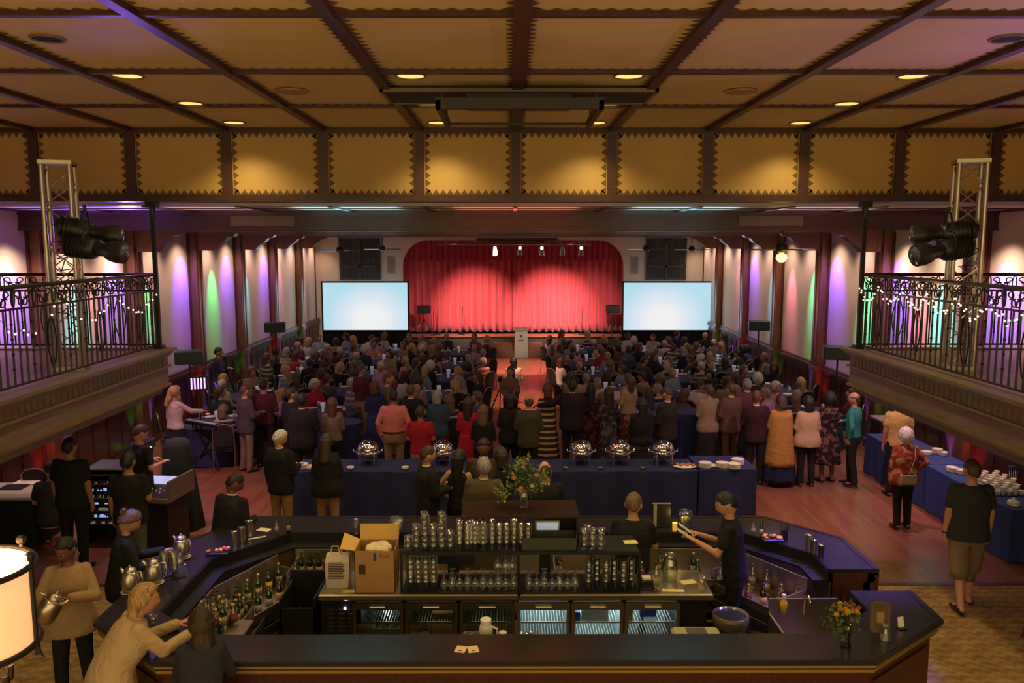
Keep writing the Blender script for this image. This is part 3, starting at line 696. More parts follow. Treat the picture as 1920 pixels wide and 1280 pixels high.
# ================================================================ THE BAR
def inset_path(P, Q): return P, Q
OUT = [(3.92, 7.39), (3.90, 6.78), (2.98, 6.07), (-2.88, 6.07), (-3.72, 6.76), (-3.72, 8.75), (-3.1, 9.55), (3.15, 9.55), (3.84, 8.8), (3.84, 7.9)]
INN = [(3.31, 7.39), (3.31, 6.98), (2.76, 6.53), (-2.68, 6.53), (-3.2, 6.96), (-3.2, 8.2), (-2.55, 8.98), (2.72, 8.98), (3.31, 8.32), (3.31, 7.9)]
def off(P, d, inward=True):       # move a polyline along its normals
    res = []
    for i, p in enumerate(P):
        p = Vector(p); n = Vector((0, 0))
        for a, c in ((i-1, i), (i, i+1)):
            if 0 <= a and c < len(P):
                t = (Vector(P[c])-Vector(P[a])).normalized(); n += Vector((-t.y, t.x))
        n.normalize(); k = 1.0
        if 0 < i < len(P)-1:
            t = (Vector(P[i+1])-Vector(P[i])).normalized(); m = Vector((-t.y, t.x)); k = 1/max(.5, n.dot(m))
        res.append(tuple(p+n*d*k))
    return res
def strip(b, A, B, z0, z1, mi=0):
    for i in range(len(A)-1):
        b.prism([A[i], A[i+1], B[i+1], B[i]], z0, z1, mi)
s1 = off(OUT, .05); 
# sign of offset that leads inwards
SG = 1 if (Vector(s1[3])-Vector(OUT[3])).y > 0 else -1
oin = lambda P, d: off(P, SG*d)
counter = thing('bar_counter', 'long angular mahogany bar counter with black lacquered top', 'bar counter', (0, 0, 0))
b = MB(); strip(b, OUT, INN, 1.06, 1.10); strip(b, oin(OUT, .015), oin(OUT, .06), 1.10, 1.104); b.build('countertop', BLACKTOP, counter)
b = MB(); strip(b, oin(OUT, .012), oin(OUT, .05), 1.035, 1.06); strip(b, oin(OUT, .03), oin(OUT, .07), .985, 1.01); b.build('gilt_edge', mat('gilt_moulding', (.50, .36, .12), .3, .7), counter)
b = MB(); strip(b, oin(OUT, .045), oin(OUT, .12), .96, 1.058); strip(b, oin(OUT, .09), oin(OUT, .16), 0, .96)
for i in range(len(OUT)-1):
    p = Vector(oin(OUT, .075)[i]); q = Vector(oin(OUT, .075)[i+1]); L_ = (q-p).length; n = max(1, int(L_/.75)); t = (q-p)/L_; nn = Vector((-t.y, t.x))*SG
    for k in range(n):
        a = p+t*(L_*(k+.08)/n); c = p+t*(L_*(k+.92)/n); b.prism([a, c, c+nn*.03, a+nn*.03], .2, .86)
b.build('front_panel', wood('bar_mahogany', (.045, .012, .006), (.085, .026, .010), .35, (12, 12, 1.2)), counter)
b = MB(); strip(b, oin(OUT, .13), oin(OUT, .20), 0, .1); b.build('plinth', BLACKPL, counter)
LED = off(INN, SG*.16)
b = MB(); strip(b, INN[5:], LED[5:], .955, .985); strip(b, INN[3:6], LED[3:6], .955, .985); strip(b, off(INN, -SG*.01)[4:], off(INN, SG*.012)[4:], .955, 1.10); b.build('drip_ledge', BLACKPL, counter)
b = MB(); strip(b, off(INN, -SG*.03)[3:], off(INN, -SG*.015)[3:], .1, .955); b.build('splash_back', STEEL, counter)
b = MB()
for i in (0, 9):
    y = OUT[i][1]; y0, y1 = (y-.03, y) if i == 0 else (y, y+.03); b.box(3.36, 3.84, y0, y1, 0, 1.06)
b.build('end_panel', wood('end_mahogany', (.06, .018, .012), (.11, .035, .02), .35, (10, 10, 1)), counter)

# under-bar steel stations with bottles
def bottle_mesh(h, r, gm, lab, cap):
    b = MB(); b.lathe([(0, .0), (r, .004), (r, h*.58), (r*.8, h*.66), (r*.33, h*.78), (r*.33, h*.97), (0, h*.975)], (0, 0, 0), 10)
    m1 = b.mesh('bottle', gm, True)
    b = MB(); b.lathe([(r*1.02, h*.15), (r*1.02, h*.48)], (0, 0, 0), 10); m2 = b.mesh('bottle_label', lab, True)
    b = MB(); b.lathe([(r*.36, h*.92), (r*.38, h), (0, h)], (0, 0, 0), 8); m3 = b.mesh('bottle_cap', cap, True)
    return m1, m2, m3
LABW = mat('label_cream', (.34, .28, .16), .6); LABB = mat('label_black', (.03, .03, .03), .5); LABR = mat('label_red', (.22, .03, .02), .5); LABY = mat('label_gold', (.6, .42, .1), .4)
WINED = mat('dark_wine_glass', (.012, .02, .012), .08); CLEARB = glass('liquor_glass', (.85, .85, .75), .04, .16)
BOT = {k: bottle_mesh(*v) for k, v in {'green': (.28, .037, GLASSG, LABW, LABY), 'clear': (.29, .038, CLEARB, LABW, LABB), 'amber': (.28, .037, GLASSB, LABY, LABB), 'wine': (.31, .037, WINED, LABW, LABB), 'short': (.20, .038, CLEARB, LABR, LABY)}.items()}
def bottle(kind, x, y, z, label, group=None, rz=0):
    t = thing('bottle', label, 'bottle', (x, y, z), rz, group)
    for nm, m in zip(('glass_body', 'bottle_label', 'bottle_cap'), BOT[kind]):
        o = bpy.data.objects.new(nm, m); COL.objects.link(o); o.parent = t
    return t
KNAME = {'green': 'green glass bottle', 'clear': 'clear liquor bottle', 'amber': 'amber liquor bottle', 'wine': 'dark wine bottle', 'short': 'short clear bottle with a red label'}
rnd = random.Random(5)
def rack(name, label, p0, p1, depth, z0, z1, nb, kinds, where, wells=0, side=1):
    p0 = Vector(p0); p1 = Vector(p1); L_ = (p1-p0).length; t_ = (p1-p0)/L_; a = math.atan2(t_.y, t_.x)
    t = thing(name, label, 'bar station', (p0.x, p0.y, 0), a)
    b = MB(); b.box(0, L_, 0, .02, z0, z1+.12); b.box(0, L_, 0, depth, z0, z0+.02); b.box(0, L_, depth-.015, depth, z0, z0+.10); b.box(0, .015, 0, depth, z0, z1); b.box(L_-.015, L_, 0, depth, z0, z1)
    for x in (.03, L_-.03):
        for y in (.04, depth-.04): b.box(x-.015, x+.015, y-.015, y+.015, 0, z0)
    b.build('steel_body', STEEL, t)
    b = MB(); b.box(0, L_, depth, depth+.11, z0-.12, z0-.10); b.box(0, L_, depth+.10, depth+.11, z0-.12, z0-.02); b.build('speed_rail', mat('rail_steel', (.2, .19, .16), .3, .9), t)
    M_ = Matrix.Translation((p0.x, p0.y, 0)) @ Matrix.Rotation(a, 4, 'Z')
    for i in range(nb):
        q = M_ @ Vector((.07+(L_-.14)*(i % ((nb+1)//2))/max(1, (nb+1)//2-1), .08 if i < (nb+1)//2 else depth-.08, z0+.021)); k = kinds[rnd.randrange(len(kinds))]
        bottle(k, q.x, q.y, q.z, KNAME[k]+' standing in the '+where, KNAME[k]+'s in the '+where, rnd.uniform(0, 6))
    return t
rack('sink_station', 'stainless bar sink station along the left diagonal counter', (-2.62, 8.62), (-3.02, 7.75), .45, .62, .86, 12, ['clear', 'amber', 'green'], 'left diagonal sink station')
rack('bottle_station', 'stainless bottle station along the left counter', (-3.02, 7.72), (-3.02, 6.95), .42, .70, .86, 14, ['clear', 'green', 'short', 'amber'], 'left counter bottle station')
rack('back_station', 'long stainless shelf under the back counter, left half', (-.6, 8.78), (-2.45, 8.78), .36, .66, .86, 6, ['clear', 'short'], 'back left steel shelf')
rack('back_station', 'long stainless shelf under the back counter, right half', (2.55, 8.78), (.5, 8.78), .36, .66, .86, 12, ['green', 'green', 'clear', 'wine'], 'back right steel shelf')
rack('ice_station', 'stainless ice station along the right diagonal counter', (3.12, 7.95), (2.62, 8.72), .45, .62, .86, 10, ['clear', 'short', 'amber'], 'right diagonal ice station')
# hanging hand sink near the gap in the counter
t = thing('hand_sink', 'stainless corner hand sink by the gap in the right counter', 'sink', (2.92, 7.55, 0))
b = MB(); b.box(-.34, .34, -.02, .0, .45, .95); b.box(-.34, .34, -.42, -.40, .42, .78); b.box(-.34, -.32, -.42, 0, .42, .8); b.box(.32, .34, -.42, 0, .42, .8); b.box(-.34, .34, -.42, 0, .42, .44); b.build('basin', STEEL, t)
b = MB(); 
for x in (-.28, .28): b.tube([(x, -.2, 0), (x, -.2, .42)], .018, 8)
b.build('leg', STEEL, t); MB().tube([(0, -.04, .8), (0, -.06, 1.0), (0, -.16, 1.04), (0, -.22, .98)], .014, 8).build('faucet', CHROME, t, True)
t = thing('soap_bottle', 'yellow soap bottle on the edge of the hand sink', 'bottle', (2.72, 7.51, .805)); b = MB(); b.lathe([(0, 0), (.035, .004), (.035, .12), (.015, .15), (.015, .17), (0, .17)], (0, 0, 0), 12); b.build('body', mat('yellow_soap', (.75, .50, .05), .3), t, True); MB().lathe([(.022, .165), (.022, .20), (0, .2)], (0, 0, 0), 10).build('bottle_cap', WHITEP, t)

# back bar island: steel counter, coolers, shelf
isl = thing('back_bar_counter', 'stainless steel back bar counter over the bottle coolers', 'counter', (0, 0, 0))
b = MB(); b.bbox(-1.92, .09, 7.60, 8.22, .90, .965, .012); b.bbox(.105, 2.05, 7.60, 8.22, .90, .965, .012); b.build('countertop', STEEL, isl)
MB().box(1.68, 2.0, 7.66, 8.2, .05, .90).build('side_cabinet', BLACKPL, isl)
b = MB(); b.box(-1.9, -1.5, 7.66, 8.2, .05, .90)
for k in range(9):
    for x in (-1.80, -1.70, -1.60): b.box(x-.03, x+.03, 7.652, 7.66, .42+k*.045, .43+k*.045, 1)
b.build('side_cabinet', [BLACKPL, mat('vent_slot', (.08, .07, .08), .4)], isl)
b = MB(); b.ell((-1.66, 7.65, .80), .014, 10, 6); b.build('power_light', mat('power_led', (.5, .5, 1), .4, emit=(.5, .5, 1), es=9), isl)
DX = [GY(px, 1135, 7.62).x for px in (660, 758, 860, 967, 1070, 1170, 1275)]
CGL = glass('cooler_glass', (.80, .86, .84), .02, .05)
for i in range(6):
    xa, xc = DX[i]+.008, DX[i+1]-.008; nm = ['first', 'second', 'third', 'fourth', 'fifth', 'sixth'][i]
    t = thing('bottle_cooler', nm+' glass door cooler from the left under the back bar', 'cooler', (xa, 7.62, .05)); w = xc-xa; h = .83
    b = MB(); b.box(0, w, .55, .57, 0, h); b.box(0, .02, .02, .57, 0, h); b.box(w-.02, w, .02, .57, 0, h); b.box(0, w, .02, .57, 0, .03); b.box(0, w, .02, .57, h-.03, h)
    b.build('cooler_body', mat('cooler_white', (.55, .60, .60), .5) if i > 2 else mat('cooler_grey', (.16, .15, .11), .5), t)
    d = MB(); d.box(0, w, -.03, .0, h-.07, h); d.box(0, w, -.03, .0, 0, .06); d.box(0, .035, -.03, .0, .06, h-.07); d.box(w-.035, w, -.03, 0, .06, h-.07); dr = d.build('door', STEEL if i > 2 else mat('dark_steel', (.22, .20, .15), .3, .9), t)
    MB().box(.035, w-.035, -.018, -.012, .06, h-.07).build('door_glass', CGL, dr)
    MB().tube([(w*.35, -.05, h-.03), (w*.65, -.05, h-.03)], .010, 8).build('handle', STEEL, dr)
    for z in (.36, .58):
        b = MB(); 
        for k in range(16): b.box(.03+k*(w-.06)/16, .036+k*(w-.06)/16, .06, .52, z, z+.006)
        b.box(.02, w-.02, .06, .07, z-.004, z+.014); b.box(.02, w-.02, .5, .51, z-.004, z+.01); b.build('wire_shelf', WHITEP if i > 2 else STEEL, t)
    if i > 2: area((xa+w/2, 7.95, .82), (xa+w/2, 7.93, 0), 3.4 if i != 3 else 2.2, (.72, .92, 1.0), w*.7, .35)
    elif i == 0:
        b = MB(); b.ell((w*.55, .5, .66), .025, 10, 6); b.build('lamp', mat('cooler_lamp', (1, 1, 1), .4, emit=(.8, .88, 1), es=9), t); point((xa+w*.55, 8.05, .71), 1.6, (.75, .85, 1), .04)
    else: area((xa+w/2, 7.95, .82), (xa+w/2, 7.93, 0), .22, (.9, .9, .6), w*.6, .3)
def inbox(nm, label, cat, x0, x1, y0, y1, z0, z1, m, bev=.006):
    o = MB().bbox(x0, x1, y0, y1, z0, z1, bev).build(nm, m); return tag(o, label, cat)
# contents of the coolers
t = thing('bottle_crate', 'green crate of dark bottles in the leftmost cooler', 'crate', (DX[0]+.17, 7.72, .417+.02)); b = MB(); w = .30
b.box(0, w, 0, .01, 0, .11); b.box(0, w, .29, .3, 0, .11); b.box(0, .01, 0, .3, 0, .11); b.box(w-.01, w, 0, .3, 0, .11); b.box(0, w, 0, .3, 0, .01); b.build('crate_body', mat('crate_green', (.03, .16, .07), .5), t)
for k in range(5):
    bottle('wine', DX[0]+.22+.05*k, 7.80+.07*(k % 2)+.0, .45, 'dark bottle standing in the green crate in the leftmost cooler', 'bottles in the green crate').scale = (.62, .62, .62)
t = thing('carton', 'brown drinks carton in the second cooler, lettered PEPSI', 'carton', (DX[1]+.26, 7.80, .417)); MB().bbox(0, .22, 0, .2, 0, .26, .004).build('carton_body', CARD, t)
def text(body, size, m, parent, loc, rot=(PI/2, 0, 0), name='lettering', ext=.0006):
    c = bpy.data.curves.new(name, 'FONT'); c.body = body; c.size = size; c.extrude = ext; c.align_x = 'CENTER'; c.align_y = 'CENTER'
    tmp = bpy.data.objects.new('tmp', c); COL.objects.link(tmp); me = bpy.data.meshes.new_from_object(tmp.evaluated_get(bpy.context.evaluated_depsgraph_get())); bpy.data.objects.remove(tmp)
    o = bpy.data.objects.new(name, me); COL.objects.link(o); me.materials.clear(); me.materials.append(m); o.location = loc; o.rotation_euler = rot
    if parent: o.parent = parent
    return o
text('PEPSI', .065, mat('ink_dark', (.02, .02, .02), .7), t, (.11, -.002, .20))
for k in range(3): bottle('amber', DX[1]+.07+.065*k, 7.76, .417, 'amber bottle in the second cooler', 'bottles in the second cooler').scale = (.75, .75, .75)
inbox('tub', 'pale green plastic tub lying low in the second cooler', 'tub', DX[1]+.04, DX[1]+.25, 7.70, 7.74, .417, .50, mat('tub_green', (.50, .52, .20), .5))
inbox('carton', 'blue and red carton on the shelf of the rightmost cooler', 'carton', DX[5]+.19, DX[5]+.36, 7.78, 7.95, .64, .76, mat('carton_blue', (.03, .07, .35), .5))
inbox('carton_flap', 'red band lying on the blue carton in the rightmost cooler', 'carton lid', DX[5]+.185, DX[5]+.365, 7.775, 7.955, .762, .785, mat('carton_red', (.6, .05, .04), .5))
inbox('juice_carton', 'yellow and white juice carton at left in the rightmost cooler', 'carton', DX[5]+.05, DX[5]+.11, 7.72, 7.78, .60, .78, LABY)
inbox('tray', 'white plastic tray leaning in the fifth cooler', 'tray', DX[4]+.12, DX[4]+.40, 7.74, 7.76, .60, .74, WHITEP)
inbox('bag', 'crumpled blue bag at the left of the fifth cooler', 'bag', DX[4]+.04, DX[4]+.11, 7.72, 7.80, .60, .72, mat('bag_blue', (.05, .08, .25), .4))

# glass shelf rack on the back bar
rk = thing('glass_rack', 'black two tier rack filled with glassware on the back bar', 'rack', (0, 0, 0))
b = MB(); b.bbox(-1.08, 1.30, 7.62, 8.10, 1.375, 1.395, .004); b.bbox(-1.08, 1.30, 7.62, 8.10, .966, .976, .004); b.build('shelf_board', mat('rack_black', (.02, .022, .014), .3), rk)
b = MB()
for x in (-1.08, .09, 1.30): b.box(x-.012, x+.012, 7.62, 7.64, .97, 1.40); b.box(x-.012, x+.012, 8.08, 8.10, .97, 1.40)
b.box(-1.09, 1.31, 7.615, 7.625, 1.375, 1.41); b.build('rack_frame', BLACKIRON, rk)
hx0, hx1 = GY(866, 960, 7.9).x, GY(1085, 960, 7.9).x
hd = thing('display_hood', 'dark glossy open fronted hood standing on the glass rack', 'hood', (0, 0, 1.396))
b = MB(); b.bbox(hx0, hx1, 7.80, 8.28, .30, .325, .006); b.bbox(hx0, hx1, 7.78, 7.80, .295, .33, .004); b.build('hood_roof', wood('hood_wood', (.025, .017, .010), (.045, .030, .018), .14), hd)
for q_ in ((hx0, hx0+.02, 7.80, 7.82), (hx1-.03, hx1, 7.80, 8.08), (hx0, hx0+.02, 8.06, 8.08)): MB().box(*q_, 0, .3).build('hood_post', MATS['hood_wood'], hd)
MB().box(hx0+.85, hx1-.03, 8.06, 8.08, 0, .3).build('hood_back', MATS['hood_wood'], hd)
t = thing('register_screen', 'small tablet screen with a pale display inside the hood', 'screen', (GY(1027, 990, 7.95).x, 7.98, 1.397))
Mt = Matrix.Rotation(R(-14), 4, 'X'); b = MB(); b.bbox(-.13, .13, 0, .015, 0, .19, .006, 0, Mt); b.build('frame', mat('screen_frame', (.6, .5, .3), .5), t); b = MB(); b.box(-.11, .11, -.003, .0, .02, .17, 0, Mt); b.build('display', mat('tablet_glow', (.3, .35, .4), .5, emit=(.40, .48, .52), es=.6), t)
t = thing('glass_basket', 'dark ribbed plastic basket on the rack under the hood', 'basket', (GY(1030, 1020, 7.7).x, 7.70, 1.397))
b = MB(); b.box(-.28, .28, -.04, -.03, 0, .13); b.box(-.28, .28, .19, .2, 0, .13); b.box(-.28, -.27, -.04, .2, 0, .13); b.box(.27, .28, -.04, .2, 0, .13)
for k in range(27): b.box(-.275+k*.0205, -.268+k*.0205, -.045, -.04, .0, .13)
b.build('basket_wall', mat('basket_dark', (.05, .055, .025), .5), t)
# glassware prototypes
def glass_proto(prof, name, n=12): b = MB(); b.lathe(prof, (0, 0, 0), n); return b.mesh(name, GLASS, True)
GP = {'tumbler': glass_proto([(0, 0), (.030, .002), (.036, .13), (.033, .13), (.027, .012), (0, .012)], 'tumbler'),
      'pint': glass_proto([(0, 0), (.030, .002), (.043, .15), (.040, .15), (.027, .012), (0, .012)], 'pint'),
      'stem': glass_proto([(.031, .0), (.040, .04), (.038, .08), (.022, .105), (.005, .115), (.004, .165), (.033, .172), (.033, .175), (0, .177)], 'stem'),
      'rocks': glass_proto([(0, 0), (.034, .002), (.040, .085), (.037, .085), (.031, .012), (0, .012)], 'rocks')}
def glassware(kind, x, y, z, name, label, group, sc=1.0, flip=False):
    o = bpy.data.objects.new(name, GP[kind]); COL.objects.link(o); o.location = (x, y, z); o.scale = (sc, sc, sc)
    if flip: o.rotation_euler = (PI, 0, 0); o.location.z = z+.15*sc
    return tag(o, label, 'glass', group)
zt = 1.397
X = lambda px, y=7.75, py=1000: GY(px, py, y).x
# left pyramid of stacked small glasses
for i in range(6):
    for j in range(3):
        n = [2, 4, 6, 4, 6, 3][i]-j
        for k in range(max(1, n)): glassware('rocks', -1.02+i*.085, 7.69+j*.09, zt+k*.062, 'rocks_glass', 'small clear glass in the pointed stacks at the left end of the rack', 'stacked small glasses at left')
for i in range(4):
    for j in range(2):
        for k in range(4): glassware('tumbler', -.50+i*.078+.0, 7.70+j*.1, zt+k*.05, 'tall_glass', 'tall clear glass nested in the stacks left of the hood', 'nested tall glasses at left')
for i in range(9):
    for j in range(1):
        for k in range(4 if i % 3 else 5): glassware('pint', hx0+.10+i*.072, 7.72+.0*j, zt+k*.045, 'pint_glass', 'clear pint glass nested in the stacks under the hood', 'pint glasses under the hood', .82)
for i in range(3):
    for k in range(3): glassware('rocks', X(1095)+i*.085, 7.72, zt+k*.062, 'rocks_glass', 'small clear glass in the stacks right of the hood', 'stacked small glasses at right')
for k in range(3): glassware('rocks', X(1103), 7.82, zt+k*.062+.12*0, 'rocks_glass', 'small clear glass in the tallest stack right of the hood', 'tallest stack right of the hood')
zl = .978
for i in range(4):
    for k in range(5): glassware('tumbler', -1.0+i*.078, 7.70, zl+k*.052, 'tall_glass', 'tall glass nested on the lower tier at the left end', 'nested glasses on the lower left tier', 1.05)
for i in range(18):
    x = -.66+i*.078
    if abs(x-.09) < .04: continue
    glassware('stem', x, 7.70, zl, 'wine_glass', 'upturned wine glass in the front row of the lower tier', 'upturned wine glasses, front row', 1.0)
    if i % 2: glassware('stem', x, 7.80, zl, 'wine_glass', 'upturned wine glass in the back row of the lower tier', 'upturned wine glasses, back row', 1.0)
for i, (x, z) in enumerate(((-.12, .176), (-.04, .176), (.03, .176))): glassware('stem', x+.0, 7.74, zl+z, 'wine_glass', 'upturned wine glass raised on the others beside the middle upright', 'raised wine glasses')
for i in range(6):
    for k in range(4): glassware('pint', .80+i*.088, 7.70+.05*(i % 2), zl+k*.058, 'pint_glass', 'pint glass nested on the lower tier at the right end', 'nested glasses on the lower right tier', .9)

# things on the steel counter
zc = .966
t = thing('cardboard_box', 'open brown cardboard box of white crumpled paper with raised flaps', 'box', (GY(706, 1118, 7.72).x, 7.80, zc)); w, d, h = .40, .32, .44
b = MB(); b.box(-w/2, w/2, -d/2, -d/2+.006, 0, h); b.box(-w/2, w/2, d/2-.006, d/2, 0, h); b.box(-w/2, -w/2+.006, -d/2, d/2, 0, h); b.box(w/2-.006, w/2, -d/2, d/2, 0, h); b.box(-w/2, w/2, -d/2, d/2, 0, .006); b.build('box_body', CARD, t)
FLAP = mat('cardboard_inside', (.60, .38, .10), .85)
b = MB(); b.add([(-w/2, d/2, h), (w/2, d/2, h), (w/2, d/2+.05, h+.15), (-w/2, d/2+.05, h+.15), (-w/2, d/2+.006, h), (w/2, d/2+.006, h), (w/2, d/2+.056, h+.15), (-w/2, d/2+.056, h+.15)], [(0, 1, 2, 3), (4, 5, 6, 7), (0, 1, 5, 4), (2, 3, 7, 6)]); b.build('flap', FLAP, t)
b = MB(); b.add([(-w/2, -d/2, h), (-w/2, d/2, h), (-w/2-.16, d/2, h+.07), (-w/2-.14, -d/2, h+.02), (-w/2, -d/2, h+.006), (-w/2, d/2, h+.006), (-w/2-.16, d/2, h+.076), (-w/2-.14, -d/2, h+.026)], [(0, 1, 2, 3), (4, 5, 6, 7), (0, 1, 5, 4), (2, 3, 7, 6)]); b.build('flap', FLAP, t)
b = MB(); rr = random.Random(3)
for k in range(12): b.ell((rr.uniform(-.12, .12), rr.uniform(-.09, .09), h-.04+rr.uniform(0, .03)), (rr.uniform(.04, .07), .05, .04), 7, 5)
b.build('crumpled_paper', mat('tissue', (.72, .62, .38), .9), t)
INK = mat('print_ink', (.06, .035, .02), .8)
MB().box(-.01, .02, -d/2-.002, -d/2, h-.10, h-.02).build('blue_label', mat('label_blue', (.02, .05, .35), .5), t); MB().box(-.16, -.09, -d/2-.002, -d/2, h-.24, h-.14).build('printed_panel', INK, t); text('Dixie', .045, INK, t, (.10, -d/2-.002, h-.05))
t = thing('plastic_bag', 'translucent white carrier bag with printed lines beside the cardboard box', 'bag', (GY(632, 1110, 7.75).x, 7.85, zc))
b = MB(); b.loft([[Vector((x*q, y*q2, z)) for x, y in ((-.12, -.08), (.12, -.08), (.12, .08), (-.12, .08))] for q, q2, z in ((.9, 1, 0), (1, 1, .12), (1.02, .8, .26), (.95, .45, .33))], 0, None, True); b.tube([(-.08, 0, .32), (-.06, 0, .41), (.0, 0, .41), (.02, 0, .32)], .008, 6); b.tube([(.03, 0, .32), (.04, 0, .39), (.09, 0, .39), (.1, 0, .32)], .008, 6); b.build('bag_body', mat('bag_plastic', (.62, .52, .40), .35), t)
b = MB()
for k in range(10): b.box(-.085, .06+.02*((k*7) % 3)/2, -.09, -.084, .10+k*.018, .106+k*.018)
b.build('printed_lines', INK, t)
def sheet(px, py, z, w, l, rz, m, label, cat='paper', nm='paper_sheet', y=None):
    p = G(px, py, z); M_ = Matrix.Rotation(rz, 4, 'Z'); b = MB(); b.box(-w/2, w/2, -l/2, l/2, 0, .002, 0, M_); o = b.build(nm, m, None, False, (p.x, p.y, z+.001)); return tag(o, label, cat)
sheet(658, 1108, zc, .16, .07, .1, mat('yellow_paper', (.70, .62, .26), .8), 'yellow folded paper in front of the carrier bag')
sheet(1262, 1107, zc, .22, .07, -.05, mat('cream_card', (.75, .62, .36), .8), 'cream card with a red line on the right of the steel counter')
MB()
sheet(1290, 1091, zc, .16, .10, .3, MATS['yellow_paper'], 'yellow note lying behind the cream card')
sheet(1182, 1016, 1.397, .14, .10, .1, MATS['yellow_paper'], 'yellow paper lying on the right end of the top shelf')
t = thing('napkin_caddy', 'black napkin caddy on the steel counter right of the rack', 'caddy', (GY(1212, 1105, 7.72).x, 7.74, zc)); b = MB(); b.bbox(-.06, .06, -.05, .05, 0, .10, .005); b.build('caddy_body', BLACKPL, t); b = MB(); b.bbox(-.045, .045, -.035, .035, .101, .13, .004); b.build('napkins', PAPER, t)
bottle('clear', GY(1229, 1100, 7.75).x, 7.72, zc, 'clear bottle beside the black napkin caddy')
bottle('short', GY(1203, 1090, 7.9).x, 7.95, zc, 'small bottle with red label behind the black napkin caddy')
glassware('pint', GY(1314, 1105, 7.72).x, 7.70, zc, 'pint_glass', 'single pint glass at the right end of the steel counter', None)
t = thing('glass_jar', 'large clear glass jar on the steel counter right of the rack', 'jar', (GY(1257, 1080, 7.95).x, 7.98, zc)); b = MB(); b.lathe([(0, 0), (.07, .003), (.085, .08), (.07, .20), (.05, .24), (.06, .27), (.055, .27), (.045, .24), (.065, .2), (.08, .08), (.06, .012), (0, .012)], (0, 0, 0), 18); b.build('jar_body', GLASS, t, True)
# station monitors behind the rack
t = thing('register_terminal', 'steel backed register terminal seen through the rack', 'register', (GY(850, 1050, 8.12).x, 8.16, zc)); b = MB(); b.bbox(-.25, .25, -.02, .03, .20, .40, .008); b.build('monitor', STEEL, t); b = MB(); b.bbox(-.22, .22, -.03, -.02, .10, .20, .004); b.build('printer_slot', BLACKPL, t); MB().box(-.06, .06, -.02, .05, 0, .22).build('stand', BLACKPL, t)
t = thing('register_terminal', 'pale lit register terminal seen through the rack on the right', 'register', (GY(1022, 1050, 8.12).x, 8.16, zc)); b = MB(); b.bbox(-.17, .17, -.02, .03, .18, .38, .008); b.build('monitor', mat('terminal_grey', (.25, .30, .30), .4), t); MB().box(-.15, .15, -.024, -.021, .2, .36).build('display', mat('term_glow', (.1, .15, .15), .4, emit=(.10, .16, .17), es=.8), t); MB().box(-.06, .06, -.02, .05, 0, .2).build('stand', BLACKPL, t)
# flowers on top of the hood
def leafy(b, c, n, r, seed, up=1.0, mi=0, ls=.035):
    rr = random.Random(seed)
    for k in range(n):
        d = Vector((rr.gauss(0, 1), rr.gauss(0, 1), rr.gauss(.2, 1)*up)); d = d.normalized()*r*rr.uniform(.25, 1.0); p = Vector(c)+d
        a = Vector((rr.uniform(-1, 1), rr.uniform(-1, 1), rr.uniform(-.3, 1))).normalized(); sd = a.cross(Vector((rr.uniform(-1, 1), .3, .5))).normalized()*ls*.45
        L_ = ls*rr.uniform(.8, 1.6); b.add([p, p+a*L_*.5+sd, p+a*L_, p+a*L_*.5-sd], [(0, 1, 2, 3)], mi)
LEAF = mat('leaf_green', (.10, .16, .035), .6); LEAF2 = mat('leaf_pale', (.26, .30, .08), .6); STEM = mat('stem_green', (.09, .12, .03), .7)
def bloom(b, c, r, seed, mi=0):
    rr = random.Random(seed); c = Vector(c)
    for ring in range(3):
        for k in range(7):
            a = k*2*PI/7+ring*.4; e = .25+.45*ring; d = Vector((math.cos(a)*math.cos(e), math.sin(a)*math.cos(e), math.sin(e))); sd = Vector((-math.sin(a), math.cos(a), 0))*r*.38
            q = c+d*r; b.add([c, c+d*r*.6+sd, q+Vector((0, 0, r*.1)), c+d*r*.6-sd], [(0, 1, 2, 3)], mi)
    b.ell(c+Vector((0, 0, r*.1)), r*.45, 8, 5, mi)
p = GY(982, 945, 8.05); t = thing('flower_arrangement', 'loose bouquet of greenery and peach roses in a glass vase on the hood', 'flowers', (p.x, 8.05, 1.396+.326))
b = MB(); b.lathe([(0, 0), (.045, .003), (.04, .10), (.06, .20), (.055, .20), (.035, .1), (.035, .01), (0, .01)], (0, 0, 0), 16); b.build('vase', GLASS, t, True)
b = MB(); rr = random.Random(8)
for k in range(16): b.tube([(0, 0, .02), (rr.uniform(-.03, .03), 0, .2), (rr.uniform(-.28, .25), rr.uniform(-.12, .12), rr.uniform(.16, .45))], .004, 4)
b.build('stems', STEM, t)
b = MB(); leafy(b, (-.02, 0, .30), 330, .23, 1); leafy(b, (.0, 0, .42), 120, .15, 2, 1, 1); leafy(b, (-.22, 0, .15), 80, .12, 3, .8, 1); leafy(b, (.15, 0, .28), 120, .14, 4, 1, 1); b.build('foliage', [LEAF, LEAF2], t)
for i, (dx, dz, r_, dy) in enumerate(((-.03, .22, .05, -.16), (0, .47, .04, -.05), (-.10, .33, .035, -.1), (.13, .36, .03, -.1), (-.2, .07, .02, -.05), (.08, .26, .03, -.15))): 
    b = MB(); bloom(b, (dx, dy, dz), r_, i); b.build('rose', mat('peach_rose', (.75, .36, .20), .7) if i < 4 else mat('white_bloom', (.7, .7, .5), .7), t)
